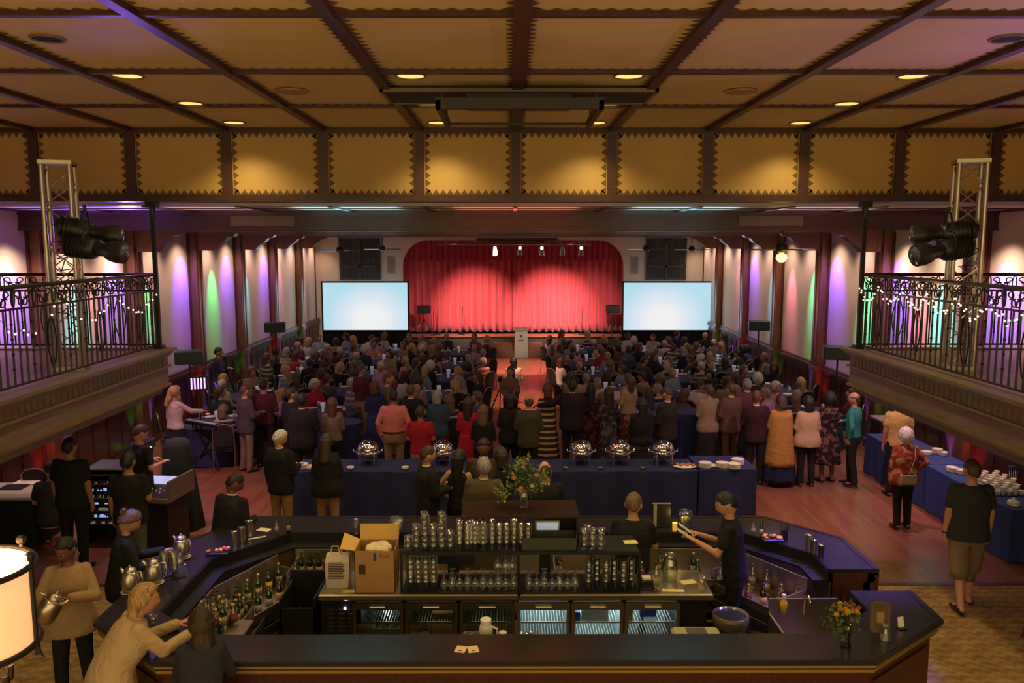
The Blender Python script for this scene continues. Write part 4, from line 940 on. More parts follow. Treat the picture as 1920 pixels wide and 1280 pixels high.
# front shelf inside the bar: jug, cups, trays
sh = tag(MB().bbox(-2.3, 2.6, 6.60, 6.86, .80, .82, .004).build('under_bar_shelf', STEEL), 'narrow steel shelf along the inside of the front counter', 'shelf')
b = MB()
for x in (-2.2, 0, 2.5): b.box(x-.02, x+.02, 6.62, 6.66, 0, .80)
b.build('leg', STEEL, sh)
def on_shelf(px): return GY(px, 1180, 6.74).x
t = thing('plastic_jug', 'white plastic jug with a wide lid behind the front counter', 'jug', (on_shelf(911), 6.74, .821)); b = MB(); b.lathe([(0, 0), (.06, .003), (.062, .22), (.05, .26), (.042, .27)], (0, 0, 0), 20); b.build('jug_body', WHITEP, t, True); b = MB(); b.lathe([(.048, .265), (.05, .31), (.045, .315), (0, .315)], (0, 0, 0), 20); b.build('lid', WHITEP, t, 'auto'); MB().tube([(.06, 0, .24), (.1, 0, .22), (.1, 0, .1), (.06, 0, .07)], .01, 8).build('handle', WHITEP, t, True)
t = thing('white_cup', 'upturned pale plastic cup right of the white jug', 'cup', (on_shelf(943), 6.74, .821)); MB().lathe([(.044, 0), (.036, .19), (0, .19)], (0, 0, 0), 16).build('cup_body', mat('pale_cup', (.62, .62, .45), .4), t, 'auto')
for i, px in enumerate((868, 877, 886, 893, 975, 983, 993, 1001)):
    glassware('pint', on_shelf(px), 6.72+.05*(i % 2), .821, 'pint_glass', 'pint glass on the inner shelf '+('left' if i < 4 else 'right')+' of the white jug', 'glasses '+('left' if i < 4 else 'right')+' of the jug', 1.1)
for i in range(2):
    x0 = GY(1266+i*6, 1180, 6.74).x; x1 = GY(1358+i*7, 1180, 6.74).x
    t = thing('serving_tray', 'pale green rimmed tray '+('under the other' if i == 0 else 'on top')+' behind the front counter', 'tray', ((x0+x1)/2, 6.86-.13*i, .90+.055*(1-i)))
    w = x1-x0; b = MB(); b.bbox(-w/2, w/2, -.10, .10, -.078 if i == 0 else -.078, .0, .02); b.build('tray_rim', mat('tray_green', (.38, .40, .16), .45), t); b = MB(); b.bbox(-w/2+.03, w/2-.03, -.105, -.09, -.06, -.02, .006); b.box(-.09, .09, -.06, .06, .0, .004); b.build('tray_slot', mat('tray_slot', (.10, .07, .06), .6), t)
# waste bin with bag
p = G(1365, 1135, .80); t = thing('waste_bin', 'black waste bin with a shiny bag folded over its rim', 'bin', (p.x, p.y-.1, 0)); b = MB(); b.lathe([(0, 0), (.13, .005), (.17, .74), (.16, .74)], (0, 0, 0), 20); b.build('bin_body', BLACKPL, t, 'auto'); b = MB(); b.lathe([(.175, .62), (.185, .70), (.18, .76), (.16, .765), (.15, .6)], (0, 0, 0), 22); b.build('bin_bag', mat('bag_sheen', (.12, .10, .05), .18), t, True)
t = thing('ice_bin', 'tall black open bin left of the steel counter', 'bin', (-2.12, 7.9, 0)); b = MB(); b.box(-.2, .16, -.25, -.23, 0, .8); b.box(-.2, .16, .23, .25, 0, 1.0); b.box(-.2, -.18, -.25, .25, 0, .9); b.box(.14, .16, -.25, .25, 0, .9); b.box(-.2, .16, -.25, .25, 0, .02); b.build('bin_body', BLACKPL, t)
t = thing('prep_table', 'small steel topped prep table inside the left end of the bar', 'table', (-2.72, 7.0, 0)); b = MB(); b.bbox(-.26, .26, -.2, .30, .82, .86, .006); b.build('table_top', STEEL, t); b = MB(); b.box(-.24, .24, -.18, .28, .05, .82); b.build('cabinet', DARKWOOD, t)
for i in range(9): bottle(['clear', 'short', 'green'][i % 3], -2.88+.065*(i % 5), 7.20-.10*(i//5), .861, KNAME[['clear', 'short', 'green'][i % 3]]+' on the small prep table', 'bottles on the prep table')
for i in range(3): bottle('wine', -2.36+.1*i, 8.66, .681, 'dark wine bottle upright at the left corner of the back shelf', 'wine bottles at the left corner')

# -------- on the bar top
zb = 1.101
def shaker(px, py, h, r, label, m=STEEL):
    p = G(px, py, zb); t = thing('cocktail_shaker', label, 'shaker', (p.x, p.y, zb)); b = MB(); b.lathe([(0, 0), (r*.8, .002), (r, h), (r*.93, h), (r*.72, .01), (0, .01)], (0, 0, 0), 16); b.build('cup_body', m, t, 'auto'); MB().lathe([(r*.99, h-.006), (r*1.05, h), (r*.95, h+.004)], (0, 0, 0), 16).build('rim', CHROME, t, True)
shaker(440, 1022, .17, .04, 'leftmost steel shaker cup on the back left corner of the bar'); shaker(454, 1016, .18, .042, 'second steel shaker cup from the left on the bar'); shaker(468, 1006, .20, .045, 'steel shaker holding orange garnish on the back left of the bar')
shaker(1516, 1034, .20, .042, 'tall steel shaker with white rim on the right bar top'); shaker(1527, 1038, .16, .03, 'slim steel jigger cup on the right bar top'); shaker(1539, 1044, .14, .035, 'short dark shaker cup on the right bar top', mat('dark_tin', (.10, .09, .07), .35, .8))
for px, py, k, lab in ((519, 1000, 'clear', 'clear bottle with striped label on the back left bar top'), (541, 998, 'wine', 'dark pepper mill shaped bottle on the back left bar top'), (1412, 1003, 'clear', 'left small white bottle on the right bar top'), (1427, 1004, 'amber', 'right small white bottle on the right bar top')):
    p = G(px, py, zb); bottle(k, p.x, p.y, zb, lab).scale = (.62, .62, .62)
t = thing('straw_cup', 'black cup of black straws on the right bar top', 'cup', G(1470, 1012, zb)); b = MB(); b.lathe([(0, 0), (.04, .002), (.045, .10), (.04, .1), (.035, .01)], (0, 0, 0), 14); b.build('cup_body', BLACKPL, t, 'auto'); b = MB()
for k in range(10): a = k*.63; b.tube([(.02*math.cos(a), .02*math.sin(a), .02), (.05*math.cos(a), .05*math.sin(a), .17)], .0035, 4)
b.build('straws', BLACKPL, t)
FRU = [mat('fruit_yellow', (.8, .55, .08), .5), mat('fruit_orange', (.75, .25, .04), .5), mat('fruit_red', (.55, .06, .06), .4)]
def fruit_tray(px, py, label, seed):
    p = G(px, py, zb); t = thing('garnish_tray', label, 'tray', (p.x, p.y, zb)); b = MB(); b.bbox(-.12, .12, -.07, .07, 0, .035, .01); b.build('tray_body', BLACKPL, t); rr = random.Random(seed)
    for k in range(12): b = MB(); b.ell((rr.uniform(-.1, .1), rr.uniform(-.05, .05), .05), (.022, .02, .018), 8, 5); b.build('fruit', FRU[k % 3], t, True)
fruit_tray(1448, 1013, 'tray of bright cut fruit on the right bar top', 1); fruit_tray(410, 1038, 'tray of orange and yellow fruit on the left bar top', 2)
def bowl(px, py, label, sc=1., fill=None):
    p = G(px, py, zb); t = thing('glass_bowl', label, 'bowl', (p.x, p.y, zb)); t.scale = (sc,)*3; b = MB(); b.lathe([(0, 0), (.05, .003), (.03, .02), (.08, .07), (.095, .13), (.07, .20), (.066, .20), (.09, .13), (.075, .07), (.02, .03), (0, .03)], (0, 0, 0), 20); b.build('bowl_body', GLASS, t, True)
    b = MB(); b.ell((0, 0, .09), (.06, .06, .05), 10, 6); b.build('contents', fill or MATS['yellow_paper'], t, True)
bowl(1285, 988, 'round glass tip bowl with notes on the back counter', 1.0); bowl(744, 1001, 'round glass bowl on the back counter left of the glass rack', 1.0, PAPER)
p = G(1265, 995, zb); t = thing('candle', 'small amber candle glass beside the tip bowl', 'candle', (p.x, p.y, zb)); b = MB(); b.lathe([(0, 0), (.025, .002), (.03, .10), (0, .1)], (0, 0, 0), 14); b.build('candle_glass', mat('amber_wax', (.8, .45, .08), .4, emit=(1, .5, .08), es=.5), t, 'auto'); point((p.x, p.y, zb+.16), .5, WARM, .02)
p = G(1240, 990, zb); t = thing('menu_stand', 'tall black menu board standing on the back counter', 'menu', (p.x, p.y+.02, zb)); b = MB(); b.bbox(-.11, .11, -.01, .01, 0, .30, .004); b.build('board', BLACKPL, t); b = MB(); b.box(-.11, .11, -.013, .013, .295, .303); b.box(-.095, -.055, -.0115, -.0105, .01, .29, 0); b.build('edge', mat('menu_edge', (.4, .38, .3), .4), t)
glassware('stem', G(668, 1000, zb).x, G(668, 1000, zb).y, zb+.177, 'wine_glass', 'lone wine glass standing on the back counter', None).rotation_euler = (PI, 0, 0)
sheet(495, 993, zb, .16, .10, -.3, PAPER, 'white card on the back left bar top'); sheet(482, 1002+6, zb, .2, .04, .5, MATS['yellow_paper'], 'narrow yellow strip on the back left bar top')
for i, px in enumerate((864, 887)):
    p = G(px, 1217, zb); t = thing('coaster', ('left' if i == 0 else 'right')+' cream folded card on the front bar top', 'card', (p.x, p.y, zb), R(-12+24*i)); b = MB(); b.bbox(-.045, .045, -.055, .055, .0005, .003, .001); b.build('card', mat('cream_card2', (.78, .58, .34), .8), t); MB().box(-.016, .016, -.035, -.022, .0035, .0042).build('printed_mark', mat('mark_red', (.12, .03, .02), .7), t)
def pewter(x, y, z, rz, label, tilt=0., sc=1.0):
    t = thing('coffee_pitcher', label, 'pitcher', (x, y, z), rz); t.scale = (sc,)*3
    if tilt: t.rotation_euler = (tilt, 0, rz)
    P_ = mat('pewter', (.60, .54, .42), .28, .95)
    b = MB(); b.lathe([(0, 0), (.062, .003), (.078, .03), (.085, .10), (.075, .17), (.055, .20)], (0, 0, 0), 20); b.build('pitcher_body', P_, t, True)
    b = MB(); b.lathe([(.057, .198), (.055, .215), (.03, .235), (.008, .24), (.012, .255), (0, .26)], (0, 0, 0), 16); b.build('lid', P_, t, True)
    b = MB(); b.tube([(.05, 0, .16), (.085, 0, .2), (.105, 0, .222)], [.022, .016, .011], 8); b.build('spout', P_, t, True)
    MB().tube([(-.055, 0, .195), (-.115, 0, .20), (-.13, 0, .13), (-.115, 0, .06), (-.08, 0, .05)], .009, 8).build('handle', P_, t, True)
    return t
for px, py, rz, lab in ((341, 1046, R(160), 'pewter coffee pitcher on a saucer, furthest along the left bar top'), (289, 1094, R(185), 'pewter coffee pitcher on a saucer in the middle of the left bar top'), (246, 1110, R(170), 'pewter coffee pitcher behind the blonde woman on the left bar top')):
    p = G(px, py, zb); b = MB(); b.lathe([(0, 0), (.06, .002), (.095, .014), (.09, .016), (.055, .006), (0, .006)], (p.x, p.y, zb), 22)
    tag(b.build('saucer', WHITEP, None, True), 'white saucer under the '+lab.replace(' on a saucer', '').replace('pewter coffee pitcher', 'pewter pitcher')[:70], 'saucer'); pewter(p.x, p.y, zb+.016, rz, lab)
p = G(322, 1080, zb); t = thing('cup_tray', 'dark tray holding stacks of clear plastic cups on the left bar', 'tray', (p.x, p.y, zb), R(25)); MB().bbox(-.13, .13, -.09, .09, 0, .012, .004).build('tray_body', BLACKPL, t)
for i, (dx, dy) in enumerate(((-.06, -.02), (.0, .03), (.05, -.03))):
    for k in range(5): glassware('pint', p.x+dx, p.y+dy, zb+.013+k*.03, 'plastic_cup', 'clear plastic cup in the stacks on the left bar tray', 'plastic cups on the left tray', .9)
glassware('rocks', G(287, 1168, zb).x, G(287, 1168, zb).y, zb, 'rocks_glass', 'small glass of water before the blonde woman at the bar', None)
# right end: vase, picture frame on an easel, card holder
p = G(1588, 1212, zb); t = thing('flower_arrangement', 'dark vase of yellow and mauve flowers on the front bar corner', 'flowers', (p.x, p.y+.03, zb))
b = MB(); b.lathe([(0, 0), (.045, .004), (.036, .05), (.042, .14), (.05, .19), (.045, .19), (.032, .05), (0, .02)], (0, 0, 0), 18); b.build('vase', glass('smoky_glass', (.25, .25, .2), .05, .2), t, True)
b = MB(); rr = random.Random(4)
for k in range(12): b.tube([(0, 0, .03), (0, 0, .19), (rr.uniform(-.1, .1), rr.uniform(-.08, .08), .27)], .003, 4)
b.build('stems', STEM, t)
b = MB(); leafy(b, (-.01, 0, .25), 160, .15, 21); leafy(b, (-.13, -.02, .22), 50, .1, 22, .6); leafy(b, (-.08, -.08, .14), 30, .07, 23); b.build('foliage', [LEAF], t)
YEL = mat('yellow_petal', (.80, .48, .04), .6); MAU = mat('mauve_petal', (.42, .16, .12), .7)
for i in range(22):
    a = rr.uniform(0, 2*PI); q = rr.uniform(.02, .13); b = MB(); x_, y_ = q*math.cos(a), q*.8*math.sin(a)-.02; bloom(b, (x_, y_, .29+.05*math.cos(q*10)+rr.uniform(-.03, .03)), .028 if i % 2 else .024, i); b.build('blossom', YEL if (i % 2 and x_ < .06) else MAU, t)
p = G(1649, 1192, zb); t = thing('picture_frame', 'framed picture tilted on a small stand on the bar corner', 'picture frame', (p.x, p.y, zb+.03), R(20))
Mt = Matrix.Rotation(R(-16), 4, 'X') @ Matrix.Rotation(R(14), 4, 'Y'); b = MB(); w, h = .20, .26
b.box(-w/2, w/2, -.01, .01, 0, .02, 0, Mt); b.box(-w/2, w/2, -.01, .01, h-.02, h, 0, Mt); b.box(-w/2, -w/2+.02, -.01, .01, 0, h, 0, Mt); b.box(w/2-.02, w/2, -.01, .01, 0, h, 0, Mt); b.build('frame', mat('frame_wood', (.16, .11, .06), .35), t)
b = MB(); b.box(-w/2+.02, w/2-.02, -.004, .004, .02, h-.02, 0, Mt); b.box(-.04, .04, -.006, -.004, .08, .17, 1, Mt); b.build('picture', [mat('picture_olive', (.12, .10, .045), .3), mat('picture_tan', (.35, .24, .10), .5)], t)
t = thing('glass_ornament', 'clear cut glass ornament at the foot of the picture frame', 'ornament', (p.x+.02, p.y-.06, zb)); b = MB(); b.lathe([(0, 0), (.045, .003), (.04, .05), (.03, .06), (.02, .10), (.03, .13), (0, .135)], (0, 0, 0), 8); b.build('crystal', GLASS, t)
p = G(1690, 1178, zb); t = thing('card_holder', 'small white card in a clear stand on the right bar corner', 'card holder', (p.x, p.y, zb), R(15)); MB().bbox(-.04, .04, -.03, .03, 0, .012, .003).build('base', BLACKPL, t); Mt = Matrix.Rotation(R(-12), 4, 'X'); MB().box(-.03, .03, -.002, .002, .012, .10, 0, Mt).build('card', PAPER, t)

# ================================================================ BUFFET AND SERVING TABLES
def cloth_table(x0, x1, y0, y1, h, label, group=None, seed=1):
    t = thing('buffet_table', label, 'table', ((x0+x1)/2, (y0+y1)/2, 0), 0, group); w, d = (x1-x0)/2, (y1-y0)/2
    MB().box(-w+.02, w-.02, -d+.02, d-.02, h-.04, h-.006).build('tabletop', DARKWOOD, t)
    rr = random.Random(seed); n = 0; per = []
    for (ax, ay), (bx, by) in (((-w, -d), (w, -d)), ((w, -d), (w, d)), ((w, d), (-w, d)), ((-w, d), (-w, -d))):
        L_ = math.hypot(bx-ax, by-ay); m = max(6, int(L_/.05))
        for k in range(m): per.append((ax+(bx-ax)*k/m, ay+(by-ay)*k/m, n+k)); 
        n += m
    rings = []
    for z, fl in ((h, 0), (h-.012, .006), (h-.2, .012), (h-.45, .022), (.015, .03)):
        ring = []
        for x, y, k in per:
            a = math.sin(k*.55+seed)+.5*math.sin(k*.23); o_ = Vector((x/w, y/d)); o_ = o_.normalized() if o_.length else o_
            ring.append(Vector((x*(1+fl*.3/w)+o_.x*a*fl, y*(1+fl*.3/d)+o_.y*a*fl, z)))
        rings.append(ring)
    b = MB(); b.loft(rings, 0, None, False); b.add([r for r in rings[0]], [tuple(range(len(per)))]); b.build('tablecloth', NAVY, t)
    return t
ZT = .77
cloth_table(-3.55, -1.25, 12.62, 13.38, ZT, 'navy clothed buffet table at the left end of the line'); cloth_table(-1.24, .90, 12.62, 13.38, ZT, 'navy clothed buffet table in the middle of the line', None, 4); cloth_table(.91, 3.08, 12.62, 13.38, ZT, 'navy clothed buffet table right of the bouquet', None, 7); cloth_table(3.12, 4.06, 12.68, 13.55, ZT+.01, 'small navy clothed plate table at the right end of the buffet', None, 9)
def chafer(px, y, label, openlid=False):
    p = GY(px, 860, y); t = thing('chafing_dish', label, 'chafing dish', (p.x, y, ZT+.001))
    b = MB()
    for k in range(4): a = PI/4+k*PI/2; b.tube([(.17*math.cos(a), .17*math.sin(a), 0), (.185*math.cos(a), .185*math.sin(a), .20)], .014, 8)
    b.lathe([(.19, .19), (.20, .20), (.20, .215), (.185, .215)], (0, 0, 0), 24, closed=True); b.build('stand', CHROME, t, 'auto')
    b = MB(); b.lathe([(0, .13), (.15, .14), (.18, .20), (.19, .235)], (0, 0, 0), 24); b.build('water_pan', CHROME, t, True)
    prof = [(.19, .24)]+[(.188*math.cos(a), .24+.175*math.sin(a)) for a in [k*PI/16 for k in range(1, 8)]]+[(0, .415)]
    b = MB(); b.lathe(prof, (0, 0, 0), 28, 0, Matrix.Translation((0, .05, .24)) @ Matrix.Rotation(R(-35), 4, 'X') @ Matrix.Translation((0, -.05, -.24)) if openlid else None); b.build('roll_top_lid', CHROME, t, True)
    MB().tube([(-.06, -.17, .33), (-.05, -.22, .33), (.05, -.22, .33), (.06, -.17, .33)], .008, 8).build('lid_handle', CHROME, t, True)
    for sx in (-1, 1): MB().tube([(sx*.19, 0, .22), (sx*.24, 0, .22), (sx*.24, 0, .26)], .012, 8).build('side_handle', CHROME, t, True)
    MB().lathe([(0, 0), (.045, .002), (.045, .06), (0, .062)], (0, 0, 0), 14).build('fuel_can', BLACKPL, t)
for px, lab in ((690, 'chrome domed chafing dish behind the left buffet table edge'), (830, 'chrome chafing dish nearest the man in a black suit'), (1090, 'chrome chafing dish just right of the bouquet'), (1162, 'chrome chafing dish, middle of the three right of the bouquet'), (1243, 'chrome chafing dish, rightmost of all on the buffet')): chafer(px, 13.05, lab)
pm = {}
def plates(x, y, z, n, r, label, cat='plates'):
    t = thing('plate_stack', label, cat, (x, y, z))
    b = MB(); b.lathe([(0, 0), (r*.6, .001), (r, .014), (r*.97, .017), (r*.55, .006), (0, .006)], (0, 0, 0), 20); m = b.mesh('plate', WHITEP, True)
    for k in range(n): o = bpy.data.objects.new('plate', m); COL.objects.link(o); o.parent = t; o.location = (0, 0, k*.009)
for px, py, n, lab in ((1322, 876, 9, 'stack of white plates at the left of the small plate table'), (1354, 876, 9, 'stack of white plates in the middle of the small plate table'), (1383, 870, 10, 'tallest stack of white plates at the back of the plate table'), (1376, 878, 9, 'stack of white plates at the front right of the plate table')):
    p = G(px, py, ZT+.012); plates(p.x, p.y, ZT+.012, n, .105, lab)
p = G(1343, 884, ZT+.012); plates(p.x, 12.86, ZT+.012, 2, .10, 'two plates lying low at the front of the small plate table')
for px, lab in ((548, 'stack of white plates at the far left end of the buffet'), (566, 'second stack of white plates at the left end of the buffet'), (585, 'low pile of white plates at the left end of the buffet')):
    p = G(px, 878, ZT); plates(p.x, p.y, ZT+.001, 8 if px < 580 else 4, .11, lab)
p = G(1284, 876, ZT); t = thing('serving_platter', 'oval white platter of rolls beside the small plate table', 'platter', (p.x, p.y, ZT+.001)); b = MB(); b.ell((0, 0, .02), (.2, .12, .018), 22, 6); b.build('dish', WHITEP, t, True)
for k in range(6): b = MB(); b.ell((-.12+.05*k, .03*(-1)**k, .05), (.035, .03, .022), 8, 6); b.build('roll', mat('bread', (.40, .20, .08), .8), t, True)
for px, lab in ((657, 'left of the first chafing dish'), (760, 'right of the pink shirted man'), (1060, 'left of the chafing dish by the bouquet'), (1126, 'between the two chafing dishes right of the bouquet'), (1205, 'between the two rightmost chafing dishes')):
    p = G(px, 880, ZT); t = thing('sauce_bowl', 'small serving bowl on the buffet '+lab, 'bowl', (p.x, p.y, ZT+.001)); b = MB(); b.lathe([(0, 0), (.035, .002), (.065, .045), (.06, .047), (.03, .008), (0, .008)], (0, 0, 0), 16); b.build('bowl_body', WHITEP if px in (657, 760) else GLASS, t, True); b = MB(); b.ell((0, 0, .03), (.05, .05, .015), 10, 5); b.build('food', mat('salad_food', (.25, .12, .06), .7), t, True)
# coffee tables against the right wall
cloth_table(7.0, 7.72, 10.7, 13.0, ZT, 'blue clothed coffee table under the right balcony, nearest part', None, 3); cloth_table(6.98, 7.72, 13.02, 15.2, ZT, 'blue clothed coffee table under the right balcony, far part', None, 6)
NB = mat('coffee_cloth_blue', (.02, .042, .19), .85, bump=.15, bscale=5, var=.1, vscale=3)
for o in list(COL.objects):
    if o.name.startswith('tablecloth') and o.parent and o.parent.location.x > 6: o.data.materials[0] = NB
b = MB(); b.lathe([(0, 0), (.03, .002), (.04, .06), (.042, .075), (.038, .075), (.03, .01), (0, .01)], (0, 0, 0), 12); b.tube([(.038, 0, .06), (.065, 0, .055), (.06, 0, .025), (.034, 0, .02)], .006, 6); cupm = b.mesh('cup_body', WHITEP, True)
rr = random.Random(6)
for i in range(5):
    for j in range(7):
        for k in range(2 if (i+j) % 2 else 1 if j < 2 else 3):
            x, y = 7.18+.09*i, 11.35+.1*j
            o = bpy.data.objects.new('coffee_cup', cupm); COL.objects.link(o); o.location = (x, y, ZT+.001+k*.062); o.rotation_euler = (0, 0, rr.uniform(0, 6)); tag(o, 'white coffee cup in the stacked rows on the blue coffee table', 'cup', 'stacked coffee cups')
for px, py, n, lab in ((1718, 852, 6, 'leftmost white plate pile on the far coffee table'), (1738, 852, 6, 'second white plate pile on the far coffee table'), (1757, 850, 9, 'tall white plate pile on the far coffee table'), (1776, 853, 6, 'rightmost white plate pile on the far coffee table'), (1785, 884, 8, 'stack of saucers left of the coffee cups'), (1803, 888, 7, 'stack of saucers just before the coffee cups')):
    p = G(px, py, ZT); plates(min(max(p.x, 7.1), 7.6), p.y, ZT+.001, n, .09, lab)
p = G(1872, 922, ZT); t = thing('white_bowl', 'wide white bowl with a handle on the near coffee table', 'bowl', (p.x, p.y, ZT+.001)); b = MB(); b.lathe([(0, 0), (.06, .002), (.12, .055), (.115, .058), (.05, .008), (0, .008)], (0, 0, 0), 22); b.tube([(-.11, 0, .045), (-.2, 0, .05), (-.24, 0, .045)], .012, 6); b.build('bowl_body', WHITEP, t, True)
p = G(1900, 948, ZT); t = thing('teapot', 'small white lidded sugar pot near the coffee table corner', 'pot', (p.x, p.y, ZT+.001)); b = MB(); b.lathe([(0, 0), (.07, .003), (.085, .03), (.075, .07), (.05, .085)], (0, 0, 0), 18); b.build('pot_body', WHITEP, t, True); MB().lathe([(.052, .084), (.03, .10), (.012, .105), (.016, .12), (0, .125)], (0, 0, 0), 14).build('lid', WHITEP, t, True)
p = G(1912, 915, ZT); t = thing('coffee_urn', 'dark slender coffee urn rack at the right edge of the coffee table', 'urn', (min(p.x, 7.6), p.y, ZT+.001)); b = MB(); b.lathe([(.10, 0), (.10, .01), (.02, .03), (.02, .3), (.06, .34), (0, .35)], (0, 0, 0), 14); b.build('urn_body', BLACKIRON, t, 'auto')
b = MB()
for k in range(5): b.tube([(-.06+k*.03, -.05, .02), (-.06+k*.03, -.05, .33)], .006, 5)
b.build('wire_rack', CHROME, t)
t = thing('trash_can', 'square dark waste container standing beyond the teal shirted man', 'bin', (G(1650, 866, 0).x+.1, G(1650, 866, 0).y, 0)); MB().bbox(-.24, .24, -.24, .24, 0, .88, .02).build('bin_body', mat('bin_brown', (.035, .02, .018), .5), t); MB().bbox(-.25, .25, -.25, .25, .88, .93, .01).build('rim', mat('rim_grey', (.3, .25, .3), .4), t)
# ================================================================ PEOPLE
SKINS = {'light': (.52, .27, .17), 'tan': (.40, .19, .11), 'brown': (.16, .065, .035), 'dark': (.085, .035, .02)}
HAIRS = {'black': (.010, .008, .007), 'dark brown': (.035, .018, .010), 'brown': (.085, .045, .022), 'auburn': (.12, .035, .015), 'blond': (.46, .29, .11), 'dark blond': (.15, .09, .04), 'grey': (.30, .28, .26), 'white': (.62, .58, .52)}
def skinm(k): return mat('skin_'+k, SKINS[k], .5, spec=.35)
def hairm(k):
    nm = 'hair_'+k.replace(' ', '_')
    if nm in MATS: return MATS[nm]
    c = HAIRS[k]; m = mat(nm, c, .5); N, L, b = nodes_of(m)      # strands running down the head
    tc = N.new('ShaderNodeTexCoord'); mp = N.new('ShaderNodeMapping'); mp.inputs['Scale'].default_value = (70, 70, 7)
    n = N.new('ShaderNodeTexNoise'); n.inputs['Scale'].default_value = 1.0; n.inputs['Detail'].default_value = 3; n.inputs['Distortion'].default_value = .6
    r = N.new('ShaderNodeValToRGB'); r.color_ramp.elements[0].position = .32; r.color_ramp.elements[1].position = .68
    r.color_ramp.elements[0].color = (*[q*.45 for q in c], 1); r.color_ramp.elements[1].color = (*[min(1, q*1.35) for q in c], 1)
    bp = N.new('ShaderNodeBump'); bp.inputs['Strength'].default_value = .8; bp.inputs['Distance'].default_value = .012
    L.new(tc.outputs['Object'], mp.inputs[0]); L.new(mp.outputs[0], n.inputs['Vector']); L.new(n.outputs[0], r.inputs[0]); L.new(r.outputs[0], b.inputs['Base Color'])
    L.new(n.outputs[0], bp.inputs['Height']); L.new(bp.outputs[0], b.inputs['Normal']); return m
EYEW = mat('eye_white', (.7, .68, .64), .3); IRIS = mat('iris_dark', (.02, .012, .008), .2); LIP = mat('lips', (.36, .10, .08), .5)
def cloth(col, kind='plain', col2=None):
    nm = 'cloth_%s_%d_%d_%d' % (kind, int(col[0]*999), int(col[1]*999), int(col[2]*999))
    if nm in MATS: return MATS[nm]
    m = mat(nm, col, .85, bump=.42, bscale=5.5, spec=.25); [setattr(q.inputs['Distance'], 'default_value', .06) for q in m.node_tree.nodes if q.type == 'BUMP']; [setattr(q.inputs['Distortion'], 'default_value', 1.6) for q in m.node_tree.nodes if q.type == 'TEX_NOISE']
    if kind != 'plain':
        N, L, b = nodes_of(m); tc = N.new('ShaderNodeTexCoord'); r = N.new('ShaderNodeValToRGB')
        r.color_ramp.elements[0].color = (*col, 1); r.color_ramp.elements[1].color = (*(col2 or (.5, .4, .25)), 1)
        if kind == 'stripe':
            w = N.new('ShaderNodeTexWave'); w.bands_direction = 'Z'; w.inputs['Scale'].default_value = 2.6; w.inputs['Distortion'].default_value = .4
            r.color_ramp.elements[0].position = .55; r.color_ramp.elements[1].position = .75
            L.new(tc.outputs['Object'], w.inputs['Vector']); L.new(w.outputs[0], r.inputs[0])
        else:
            w = N.new('ShaderNodeTexNoise'); w.inputs['Scale'].default_value = 11; w.inputs['Detail'].default_value = 1.5
            r.color_ramp.elements[0].position = .50; r.color_ramp.elements[1].position = .60
            L.new(tc.outputs['Object'], w.inputs['Vector']); L.new(w.outputs[0], r.inputs[0])
        L.new(r.outputs[0], b.inputs['Base Color'])
    return m
def sm(t): t = max(0., min(1., t)); return t*t*(3-2*t)
def remesh(b, voxel, it=2, name='m'):
    me = bpy.data.meshes.new(name); me.from_pydata(b.v, [], b.f)
    bm = bmesh.new(); bm.from_mesh(me); bmesh.ops.recalc_face_normals(bm, faces=bm.faces); bm.to_mesh(me); bm.free()
    o = bpy.data.objects.new('tmp', me); COL.objects.link(o)
    md = o.modifiers.new('r', 'REMESH'); md.mode = 'VOXEL'; md.voxel_size = voxel; md.use_smooth_shade = True
    if it: s = o.modifiers.new('s', 'SMOOTH'); s.iterations = it; s.factor = .5
    dg = bpy.context.evaluated_depsgraph_get(); r = bpy.data.meshes.new_from_object(o.evaluated_get(dg))
    bpy.data.objects.remove(o); bpy.data.meshes.remove(me); r.name = name
    return r
def join_mesh(base, b, mats, name):      # add builder geometry to a mesh and give it materials
    vs = [v.co.copy() for v in base.vertices]; n = len(vs); fs = [tuple(p.vertices) for p in base.polygons]; mi = [0]*len(fs)
    for v in b.v: vs.append(Vector(v))
    for f, m in zip(b.f, b.m): fs.append(tuple(i+n for i in f)); mi.append(m)
    me = bpy.data.meshes.new(name); me.from_pydata([tuple(v) for v in vs], [], fs)
    for m in mats: me.materials.append(m)
    me.polygons.foreach_set('material_index', mi); me.polygons.foreach_set('use_smooth', [True]*len(fs)); me.update()
    return me
def ring(c, rx, ry, M=None, n=18, pw=1.0):
    out = []
    for j in range(n):
        a = 2*PI*j/n; x = math.cos(a); y = math.sin(a)
        out.append(Vector((c[0]+rx*math.copysign(abs(x)**pw, x), c[1]+ry*math.copysign(abs(y)**pw, y), c[2])))
    return out
def limb(b, pts, rs, n=12):
    P_, R_ = [], []
    for i in range(len(pts)-1):
        p, q = Vector(pts[i]), Vector(pts[i+1]); k = 3 if i < len(pts)-2 else 3
        for j in range(k): P_.append(p.lerp(q, j/k)); R_.append(rs[i]+(rs[i+1]-rs[i])*j/k)
    P_.append(Vector(pts[-1])); R_.append(rs[-1]); b.tube(P_, R_, n)
    for p, r in ((pts[0], rs[0]), (pts[-1], rs[-1])): b.ell(p, r, 10, 7)
    for p, r in list(zip(pts, rs))[1:-1]: b.ell(p, r*1.0, 10, 7)
